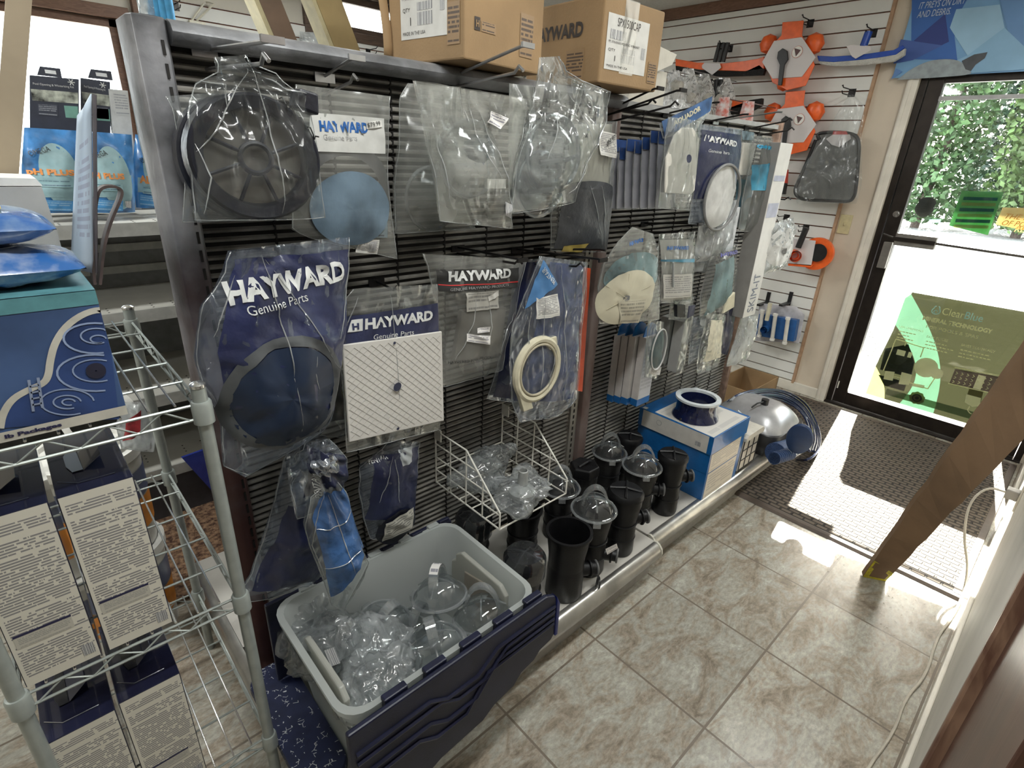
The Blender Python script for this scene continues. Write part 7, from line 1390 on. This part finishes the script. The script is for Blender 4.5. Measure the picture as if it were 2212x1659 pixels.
# leaf net
t = thing('leaf_net', 'grey leaf net with black frame in clear film, left of the door', 'leaf net', w1.P(1790, 435)); W = WallPlane(3.06)
fr = smoothpx([(1770, 302), (1764, 288), (1800, 285), (1840, 288), (1856, 300), (1855, 340), (1850, 400), (1846, 425), (1835, 436), (1800, 434), (1740, 432), (1722, 426), (1716, 412), (1724, 392), (1745, 345), (1762, 302)], 2)
MB().tube([W.P(*p) for p in fr], .010, 8).build('frame', BLACKP, t); W.prism('mesh', fr, .003, mat('net_mesh_grey', (.13, .13, .125), .7, var=.1, scale=200), t, 0)
q_.prism('white_tag', [(1784, 300), (1800, 290), (1836, 290), (1838, 300), (1812, 318), (1796, 313)], .004, WCARD, t); q_.prism('red_tag_tip', [(1800, 283), (1828, 283), (1832, 291), (1798, 291)], .003, REDL, t)
b = None
mb = MB(); L1 = [(1836, 205), (1812, 240), (1780, 300), (1745, 345), (1715, 400), (1722, 440)]; R1 = [(1846, 205), (1868, 230), (1862, 300), (1864, 340), (1862, 400), (1850, 440)]
def sm(Q, t_): k = t_ * (len(Q) - 1); i = min(int(k), len(Q) - 2); f_ = k - i; return (Q[i][0] * (1 - f_) + Q[i + 1][0] * f_, Q[i][1] * (1 - f_) + Q[i + 1][1] * f_)
def FN(s1, t1):
    a_, c_ = sm(L1, t1), sm(R1, t1); u, v = a_[0] * (1 - s1) + c_[0] * s1, a_[1] * (1 - s1) + c_[1] * s1; p = onX(3.03, u, v); p.x -= .012 * abs(math.sin(s1 * 14 + math.sin(t1 * 5))) * (1 - t1 * .5) + .01 * noise.noise(p * 16); return p
mb.grid(FN, 26, 26); mb.build('clear_film', F_CL, t, sharp=180)
# hose pack, vacuum head
t = thing('hose_pack', 'orange suction pack with black handle below the leaf net', 'pool accessory', w1.P(1740, 575)); W = WallPlane(3.06)
P = W.P(1764, 548); MB().lathe([(.10, -.015), (.10, .015), (.001, .016)], P, 36, Matrix.Rotation(math.pi / 2, 3, 'Y'), True, False).build('orange_disc', OR1, t); P2 = WallPlane(3.03).P(1766, 546); MB().lathe([(.055, -.003), (.055, .003)], P2, 28, Matrix.Rotation(math.pi / 2, 3, 'Y')).build('black_disc', BLACKP, t)
W = WallPlane(3.025); W.prism('white_card', [(1702, 514), (1762, 520), (1752, 575), (1702, 570)], .006, WCARD, t); W.prism('orange_edge', [(1702, 568), (1756, 572), (1752, 578), (1702, 574)], .012, OR1, t)
W = WallPlane(3.0); MB().cyl(W.P(1742, 492), W.P(1724, 535), .018, 14).build('black_socket', BLACKP, t); P = W.P(1716, 552); MB().lathe([(.036, -.03), (.036, .03), (.022, .03), (.022, -.03)], P, 22, Matrix.Rotation(.6, 3, 'Z') @ Matrix.Rotation(math.pi / 2, 3, 'Y'), False, False).build('orange_port', OR1, t)
t = thing('vacuum_head_pack', 'blue vacuum head with white rollers on a printed card, low on the slatted wall', 'pool accessory', w1.P(1680, 735)); W = WallPlane(3.08)
W.prism('backing_card', [(1640, 655), (1720, 662), (1738, 680), (1726, 742), (1632, 736)], .004, mat('grey_printed_card', (.50, .49, .52), .5, var=.15, scale=14), t); W = WallPlane(3.03); W.prism('blue_head', [(1640, 678), (1722, 692), (1714, 738), (1632, 725)], .045, mat('vac_blue', (.02, .10, .30), .35), t)
for u, v in ((1642, 700), (1670, 708), (1697, 716)):
    W = WallPlane(3.005); MB().cyl(W.P(u + 5, v - 26), W.P(u - 2, v + 24), .013, 10).build('roller', OFFW, t); 
    for dv in (-28, 25): P = W.P(u + (5 if dv < 0 else -2), v + dv); MB().lathe([(.001, -.012), (.016, -.008), (.016, .008), (.001, .012)], P, 12, None, False, False).build('roller_wheel', WHITEP, t)
W = WallPlane(2.99); MB().cyl(W.P(1664, 655), W.P(1656, 692), .014, 12).build('cream_handle', CREAM, t); P = W.P(1652, 712); MB().lathe([(.024, -.02), (.024, .02), (.014, .02), (.014, -.02)], P, 18, Matrix.Rotation(math.pi / 2, 3, 'Y'), False, False).build('blue_port', MC['vac_blue'], t)
for u, lab in ((1660, 'left black bracket above the vacuum head'), (1708, 'right black bracket above the vacuum head')):
    P = onX(XW - .02, u, 640); t = thing('wall_bracket', lab, 'display hook', P); MB().box((XW - .16, P.y - .012, P.z - .05), (XW - .018, P.y + .012, P.z - .038)).box((XW - .026, P.y - .012, P.z - .06), (XW - .018, P.y + .012, P.z + .03)).build('bracket', BLACKP, t, smooth=False)
# lower orange brush and piles of clear bags
W = WallPlane(2.98); t = thing('wall_brush', 'second orange brush with black bristles behind the clear bags', 'pool brush', W.P(1600, 240)); W.prism('brush_back', [(1545, 214), (1600, 217), (1625, 218), (1625, 228), (1560, 238), (1545, 236)], .02, OR1, t); W.prism('bristles', [(1620, 216), (1646, 212), (1645, 228), (1610, 246), (1560, 248), (1562, 237)], .03, BRIS, t)
t = thing('black_handled_tools', 'group of black tool sockets hanging behind the clear bags', 'pool accessory', onX(3.0, 1545, 210)); W = WallPlane(3.0)
for u in (1533, 1548, 1558): MB().cyl(W.P(u, 172), W.P(u - 4, 215), .016, 12).build('socket', BLACKP, t)
PILE = film('bright_crinkled_film', haze=.85, crink=1., scale=30, gloss=.2, hazecol=(.95, .95, .95))
rb = random.Random(9)
pl = ['over the top rail at left', 'on the far wall above the hooks', 'in the middle of the clear bag row', 'right of the middle of the clear bag row', 'right end of the clear bag row', 'low one behind the hooks']
for k, (u0, u1, v0, v1, x_) in enumerate(((1400, 1446, 150, 235, 2.40), (1432, 1480, 152, 252, 2.56), (1462, 1512, 148, 262, 2.74), (1498, 1544, 160, 256, 2.88), (1540, 1590, 168, 262, 3.0), (1410, 1500, 215, 275, 2.22))):
    P = onX(x_, (u0 + u1) / 2, v1); t = thing('fittings_packet', 'bright crinkled clear bag, ' + pl[k], 'bagged part', P, group=None); mb = MB()
    def FN2(s1, t1, sg=1):
        u, v = u0 + (u1 - u0) * (.5 + (s1 - .5) * (.45 + .55 * min(1, t1 * 2.2))), v0 + (v1 - v0) * t1; p = onX(x_, u, v); p.x -= sg * (.05 * math.sin(math.pi * s1) * min(1, t1 * 1.5) + .02 * noise.noise(p * 22 + Vector((k, 0, 0)))); return p
    mb.grid(FN2, 18, 20); mb.grid(lambda a, c_: FN2(1 - a, c_, -.5), 10, 12); mb.build('crinkled_film', PILE, t, sharp=180)
    H_ = onX(x_, (u0 + u1) / 2, v0 + 2); MB().tube([(XW - .018, H_.y, H_.z), (x_ - .01, H_.y, H_.z), (x_ - .015, H_.y, H_.z + .01)], .003, 6).build('hang_wire', SIL, t)
    for j in range(2):
        P = onX(x_ - .02, rb.uniform(u0 + 10, u1 - 10), rb.uniform(v0 + 30, v1 - 8)); MB().lathe([(.001, -.02), (.03, -.015), (.03, .015), (.001, .02)], P, 14, Matrix.Rotation(rb.uniform(0, 3), 3, 'X'), False, False).build('white_fitting', OFFW, t)
for k, (u, v) in enumerate(((1560, 240), (1612, 250))):
    P = onX(2.7, u, v); t = thing('red_white_pouch', 'small red and white pouch, ' + ['left one under the orange brush', 'right one under the orange brush'][k], 'pouch', P - Vector((0, 0, .05)))
    mb = MB(); mb.grid(lambda s1, t1: (P.x - .02 * math.sin(math.pi * s1), P.y + .07 * (.5 - s1) * (1 + t1 * .5), P.z + .075 - .15 * t1), 10, 8); MB().tube([(XW - .018, P.y, P.z + .07), (P.x - .03, P.y, P.z + .07)], .003, 6).build('hang_wire', SIL, t); mb.build('pouch', mat('red_white_print', (.62, .60, .60), .4, var=.1, scale=26, dirt=(.60, .12, .08)), t)
W = WallPlane(3.10); t = thing('red_black_tool', 'red and black tool end peeking out beside the skimmer box', 'pool accessory', W.P(1690, 400)); W.prism('red_part', [(1684, 372), (1700, 366), (1698, 396), (1682, 398)], .03, mat('tool_red', (.65, .05, .02), .4), t); W.prism('black_part', [(1682, 398), (1698, 394), (1694, 420), (1680, 420)], .03, BLACKP, t)
simple('light_switch', MB().box((XW - .008, .385, 1.10), (XW, .455, 1.215)).box((XW - .016, .415, 1.15), (XW - .008, .425, 1.17)), mat('aged_switch_plate', (.55, .48, .28), .5), 'aged cream light switch plate between the slatted wall and the door', 'light switch', smooth=False, bevel=.002)
# ================================================================ POSTERS
t = thing('shark_poster', 'blue faceted poster above the glass door reading IT PREYS ON DIRT AND DEBRIS', 'poster', (XW - .025, -.1, 1.955))
xp = XW - .034
def pp(name, pts, m_, dx=0): mb = MB(); ids = mb.add([(xp - dx, y, z) for y, z in pts]); mb.face([ids + i for i in range(len(pts))]); return mb.build(name, m_, t, smooth=False)
def uvz(*px): return [(onX(xp, u, v).y, onX(xp, u, v).z) for u, v in px]
MB().box((xp + .001, -.76, 1.955), (xp + .004, .375, 2.40)).build('poster_sheet', mat('poster_sky_blue', (.16, .33, .55), .45, var=.08, scale=3), t, smooth=False)
for i, (c_, px) in enumerate((((.035, .12, .38), [(1970, -20), (2100, -20), (2066, 40), (2062, 80), (2068, 130), (1968, 128)]), ((.025, .045, .20), [(1974, 88), (2042, 30), (2050, 90), (2034, 98), (1972, 110)]), ((.05, .10, .32), [(1946, 85), (2036, 98), (1972, 130), (1930, 138)]), ((.28, .46, .62), [(2066, 20), (2160, 10), (2170, 60), (2090, 120), (2052, 60)]), ((.12, .25, .48), [(2160, 0), (2212, -10), (2212, 150), (2175, 60)]), ((.10, .22, .48), [(1936, 148), (1950, 155), (1925, 172)]), ((.22, .40, .58), [(2068, 130), (2090, 120), (2170, 60), (2212, 100), (2212, 150), (2100, 158)]))):
    pp('facet_print', uvz(*px), mat('poster_facet_%d' % i if False else 'poster_facet' + 'abcdefg'[i], c_, .45, var=.06, scale=4), .0006 * (i + 1))
pp('grey_body_print', uvz(*smoothpx([(1938, 173), (1970, 148), (2010, 130), (2060, 127), (2085, 138), (2096, 152), (2100, 162), (2020, 168)], 2)), mat('poster_grey_body', (.27, .31, .33), .5, var=.08), .006); pp('dark_fin_print', uvz((2078, 132), (2105, 118), (2134, 113), (2128, 126), (2108, 140), (2098, 154), (2086, 150)), mat('poster_dark_fin', (.06, .065, .075), .5), .007)
for s_, a_, b_, h in (('IT PREYS ON DIRT', (1984, 20), (2086, 3), 13), ('AND DEBRIS.', (1980, 39), (2053, 28), 13)):
    A, B = onX(xp - .008, *a_), onX(xp - .008, *b_); wtext('lettering', s_, mat('poster_letters', (.50, .58, .66), .45), t, A, (0, -1, 0), (0, 0, 1), abs(B.y - A.y), .030, shear=.15)
# ClearBlue poster on the outside of the glass
def thin(name, col, tr=.55):
    m = bpy.data.materials.new(name); m.use_nodes = True; nt = m.node_tree; L = nt.links; b_ = nt.nodes['Principled BSDF']; out = nt.nodes['Material Output']; b_.inputs['Base Color'].default_value = (*col, 1); b_.inputs['Roughness'].default_value = .5
    no = _n(nt, 'ShaderNodeTexNoise'); no.inputs['Scale'].default_value = 7; mx_ = _n(nt, 'ShaderNodeMix', data_type='RGBA'); mx_.inputs[6].default_value = (*[c * .85 for c in col], 1); mx_.inputs[7].default_value = (*[min(1, c * 1.1) for c in col], 1); L.new(no.outputs['Fac'], mx_.inputs[0])
    tl = _n(nt, 'ShaderNodeBsdfTranslucent'); L.new(mx_.outputs[2], tl.inputs[0]); L.new(mx_.outputs[2], b_.inputs['Base Color']); m1 = _n(nt, 'ShaderNodeMixShader'); m1.inputs[0].default_value = tr; L.new(b_.outputs[0], m1.inputs[1]); L.new(tl.outputs[0], m1.inputs[2]); L.new(m1.outputs[0], out.inputs[0]); return m
t = thing('mineral_poster', 'olive and mint translucent ClearBlue poster taped low on the door glass', 'poster', (XW + .047, -.33, .11)); xp = XW + .0435; K = .00025
def P6(y, z, k): return (xp - K * k, y, z)
PY0, PY1, PZ0_, PZ1_ = -.655, .0, .118, .812
def face6(name, pts, m_, k): mb = MB(); ids = mb.add([P6(y, z, k) for y, z in pts]); mb.face([ids + i for i in range(len(pts))]); return mb.build(name, m_, t, smooth=False)
OLIV = thin('poster_olive', (.012, .0125, .006)); MINT = thin('poster_mint', (.035, .075, .046)); YEL = thin('poster_yellow', (.16, .15, .05), .6); LTY = mat('poster_cream', (.88, .86, .52), .5, var=.02); LINEM = mat('poster_lines', (.88, .85, .45), .5, var=.02); DKO = thin('poster_dark', (.020, .028, .015), .5); BLU6 = mat('poster_pale_blue', (.45, .75, .72), .5, var=.02); BRN6 = thin('poster_brown', (.07, .035, .012))
def arc(y0, z0, y1, z1, bend, n=14): return [(y0 + (y1 - y0) * k / n - bend * math.sin(math.pi * k / n), z0 + (z1 - z0) * k / n) for k in range(n + 1)]
A_ = arc(-.028, .80, -.34, PZ0_, .085); B_ = arc(-.002, .60, -.16, PZ0_, .10)
C_ = arc(-.075, PZ0_, PY1 + .03, .315, .02)
face6('sheet_right', A_[::-1] + [(PY1 - .03, PZ1_), (PY0, PZ1_), (PY0, PZ0_)], OLIV, 0); face6('sheet_left', B_ + C_ + [(PY1, .56)], OLIV, 0)
face6('mint_swoosh', A_ + B_[::-1] + [(-.006, .77)], MINT, 0); face6('yellow_corner', [(PY1 + .035, PZ0_)] + C_, YEL, 0)
face6('dark_water', [(.01, .44), (-.10, .50), (-.16, .40), (-.17, .30), (.0, .30)], DKO, .5); face6('dark_band', [(.0, .265), (-.16, .265), (-.16, .205), (-.05, .205)], DKO, 1.5)
face6('lower_band', [(-.07, .19), (PY0, .20), (PY0, .15), (-.07, .15)], thin('poster_pale_green', (.16, .22, .11)), .8)
for nme, pts in (('pump_print', [(-.03, .30), (-.08, .31), (-.085, .25), (-.035, .245)]), ('filter_print', [(-.115, .32), (-.17, .32), (-.175, .25), (-.12, .24)]), ('small_print_block', [(-.055, .455), (-.10, .455), (-.10, .42), (-.055, .42)]), ('small_print_block', [(-.115, .455), (-.135, .455), (-.135, .42), (-.115, .42)]), ('skimmer_print', [(-.19, .27), (-.25, .275), (-.25, .255), (-.19, .25)])): face6(nme, pts, LTY, 2)
face6('tank_print', [(-.225 + .060 * math.cos(a), .385 + .062 * math.sin(a)) for a in [k * .42 for k in range(15)]], LTY, 2.2); face6('tank_print', [(-.285 + .032 * math.cos(a), .365 + .033 * math.sin(a)) for a in [k * .42 for k in range(15)]], LTY, 2.4)
mb = MB()
for (a, b_) in (((-.02, .30), (-.03, .515)), ((-.03, .515), (-.18, .50)), ((-.18, .50), (-.18, .44)), ((-.08, .28), (-.12, .28)), ((-.17, .27), (-.27, .26)), ((-.27, .26), (-.285, .34)), ((-.085, .51), (-.085, .485))): mb.cyl(P6(a[0], a[1], 3), P6(b_[0], b_[1], 3), .0032, 5)
mb.build('pipe_lines', LINEM, t)
face6('panel_print', [(-.36, .42), (-.62, .44), (-.61, .34), (-.36, .33)], BRN6, 2); mb = MB()
for r_ in range(3):
    for k in range(9): y_ = -.37 - k * .026; z_ = .405 - r_ * .027 + k * .002; mb.tube([P6(y_, z_, 3), P6(y_ - .009, z_ - .008, 3), P6(y_, z_ - .016, 3)], .0022, 4)
mb.build('chevron_print', LINEM, t); mb = MB(); mb.cyl(P6(-.355, .428, 3), P6(-.62, .447, 3), .003, 5).cyl(P6(-.355, .325, 3), P6(-.61, .335, 3), .003, 5); mb.build('panel_lines', LINEM, t)
face6('cell_print', [(-.47, .42), (-.505, .42), (-.505, .33), (-.47, .33)], LTY, 4); face6('cell_body', [(-.455, .335), (-.52, .335), (-.53, .24), (-.50, .225), (-.46, .24)], YEL, 4.4); face6('cell_base', [(-.453, .29), (-.522, .29), (-.53, .24), (-.50, .225), (-.46, .24)], LTY, 4.8)
MB().tube([P6(-.49, .225, 5), P6(-.485, .20, 5), P6(-.50, .185, 5), P6(-.51, .183, 5)], .003, 6).build('cord_print', LTY, t)
face6('pale_blue_marks', [(-.54, .30), (-.60, .30), (-.60, .26), (-.54, .26)], BLU6, 2)
for r_, m_, k in ((.040, YEL, 3), (.026, OLIV, 3.6), (.018, YEL, 4.2), (.010, OLIV, 4.8)): face6('seal_print', [(-.235 + r_ * (1 + .06 * math.cos(9 * a) * (r_ > .03)) * math.cos(a), .185 + r_ * (1 + .06 * math.cos(9 * a) * (r_ > .03)) * math.sin(a)) for a in [j * math.pi / 24 for j in range(48)]], m_, k)
def t6(s_, y, z, wd, h, m_, k=5, **kw): return wtext('lettering', s_, m_, t, P6(y, z, k), (0, -1, 0), (0, 0, 1), wd, h, **kw)
t6('Clear', -.205, .715, .105, .042, LINEM); t6('Blue', -.313, .715, .082, .042, BLU6); t6('MINERAL TECHNOLOGY', -.125, .662, .33, .026, LINEM, bold=True); t6('FOR POOLS & SPAS', -.155, .620, .25, .018, LINEM)
t6('LESS CHEMICALS', -.025, .590, .125, .012, LINEM); t6('EASY TO USE', -.175, .565, .105, .014, LINEM); t6('SAVES YOU MONEY', -.345, .560, .155, .014, LINEM)
for (y, z, wd) in ((-.03, .565, .08), (-.03, .545, .06), (-.03, .525, .09), (-.18, .540, .10), (-.18, .520, .13), (-.18, .500, .11), (-.35, .535, .12), (-.35, .515, .13), (-.35, .495, .07)):
    mb = MB(); rr_ = random.Random(int(wd * 1000) + int(z * 100)); yy = y
    while yy > y - wd: l_ = rr_.uniform(.008, .02); ids = mb.add([P6(yy, z, 5), P6(yy - l_, z, 5), P6(yy - l_, z + .006, 5), P6(yy, z + .006, 5)]); mb.face([ids + i for i in range(4)]); yy -= l_ + .004
    mb.build('text_line', LINEM, t, smooth=False)
mb = MB(); mb.tube([P6(-.175 + .020 * math.sin(a) * (1 if a > 0 else 1), .728 - .018 * math.cos(a) + (.012 if abs(a) > 2.6 else 0), 5) for a in [(-2.9 + k * .29) for k in range(21)]], .0028, 5).tube([P6(-.175 + .009 * math.sin(a), .725 - .009 * math.cos(a), 5) for a in [k * .4 for k in range(14)]], .0022, 5); mb.build('drop_logo', BLU6, t)
# papers on the upper glass
def paper(name, label, px, m_, k, cat='notice'):
    P = [onX(xp - .001 * k, *q_) for q_ in px]; t_ = thing(name, label, cat, P[-1]); mb = MB(); ids = mb.add(P); mb.face([ids + i for i in range(len(P))]); mb.build('sheet', m_, t_, smooth=False, solid=.0006); return t_
sh = smoothpx([(1990, 429), (2004, 425), (2018, 428), (2024, 438), (2018, 446), (2016, 458), (2006, 466), (1992, 471), (1982, 466), (1975, 456), (1978, 444), (1986, 436), (1983, 428)], 1)
paper('shield_decal', 'dark shield shaped decal on the upper door glass', sh, thin('decal_dark', (.05, .05, .045), .3), 0, 'decal')
t_ = paper('green_notice', 'green and yellow printed notice on the upper door glass', [(2078, 412), (2168, 415), (2134, 508), (2050, 487)], thin('notice_green', (.09, .22, .09)), 0)
for k in range(6):
    v = 425 + k * 12; P = [onX(xp - .0016, 2082 - k * 4.2, v), onX(xp - .0016, 2156 - k * 4, v + 2), onX(xp - .0016, 2154 - k * 4, v + 9), onX(xp - .0016, 2080 - k * 4.2, v + 7)]; mb = MB(); ids = mb.add(P); mb.face([ids + i for i in range(4)]); mb.build('print_band', thin('notice_yellow', (.26, .33, .10)) if k % 2 else thin('notice_teal', (.02, .12, .11)), t_, smooth=False)
paper('small_teal_sticker', 'tiny pale teal sticker under the shield decal', [(2008, 474), (2032, 474), (2031, 481), (2006, 481)], thin('sticker_teal', (.35, .62, .62)), 0, 'decal')
t_ = paper('yellow_notice', 'pale yellow notice with slanted lettering at the right edge of the glass', [(2166, 448), (2250, 450), (2250, 505), (2150, 485)], thin('notice_cream', (.42, .36, .20)), 0)
for s_, u, v, wd in (('THE BEST', 2170, 472, .16), ('OF POOL', 2163, 486, .14), ('REPAIR', 2190, 500, .12)):
    A = onX(xp - .002, u, v); wtext('lettering', s_, thin('notice_letters', (.50, .25, .05)), t_, A, (0, -1, 0), (0, 0, 1), wd, .026, shear=.3)
# ================================================================ OUTLET AND CORD
t = thing('wall_outlet', 'white outlet plate with a plug on the front wall near the door', 'outlet', (1.9, YF, .32))
MB().box((1.86, YF, .30), (1.93, YF + .006, .415)).build('plate', WTRIM, t, smooth=False, bevel=.002)
t = thing('extension_cord', 'long white power cord hanging from the outlet along the wall base', 'cord', (1.0, YF + .03, 0))
MB().box((1.875, YF + .006, .335), (1.915, YF + .045, .375)).build('plug', mat('grey_plug', (.35, .33, .30), .5), t, smooth=False, bevel=.004)
cw = [(1.89, YF + .045, .355), (1.87, YF + .10, .36), (1.80, YF + .13, .30), (1.74, YF + .10, .18), (1.70, YF + .05, .09), (1.6, YF + .03, .02), (1.45, YF + .035, .006), (1.3, YF + .05, .006), (1.1, YF + .035, .006), (.95, YF + .06, .006), (.8, YF + .05, .006), (.6, YF + .075, .006), (.4, YF + .05, .006), (.1, YF + .06, .006)]
for _ in range(2):
    q2 = [Vector(cw[0])]
    for a_, b_ in zip(cw, cw[1:]): a_, b_ = Vector(a_), Vector(b_); q2 += [a_ * .75 + b_ * .25, a_ * .25 + b_ * .75]
    cw = q2 + [Vector(cw[-1])]
MB().tube(cw, .0042, 8).build('cable', mat('cord_ivory', (.52, .48, .40), .5), t)
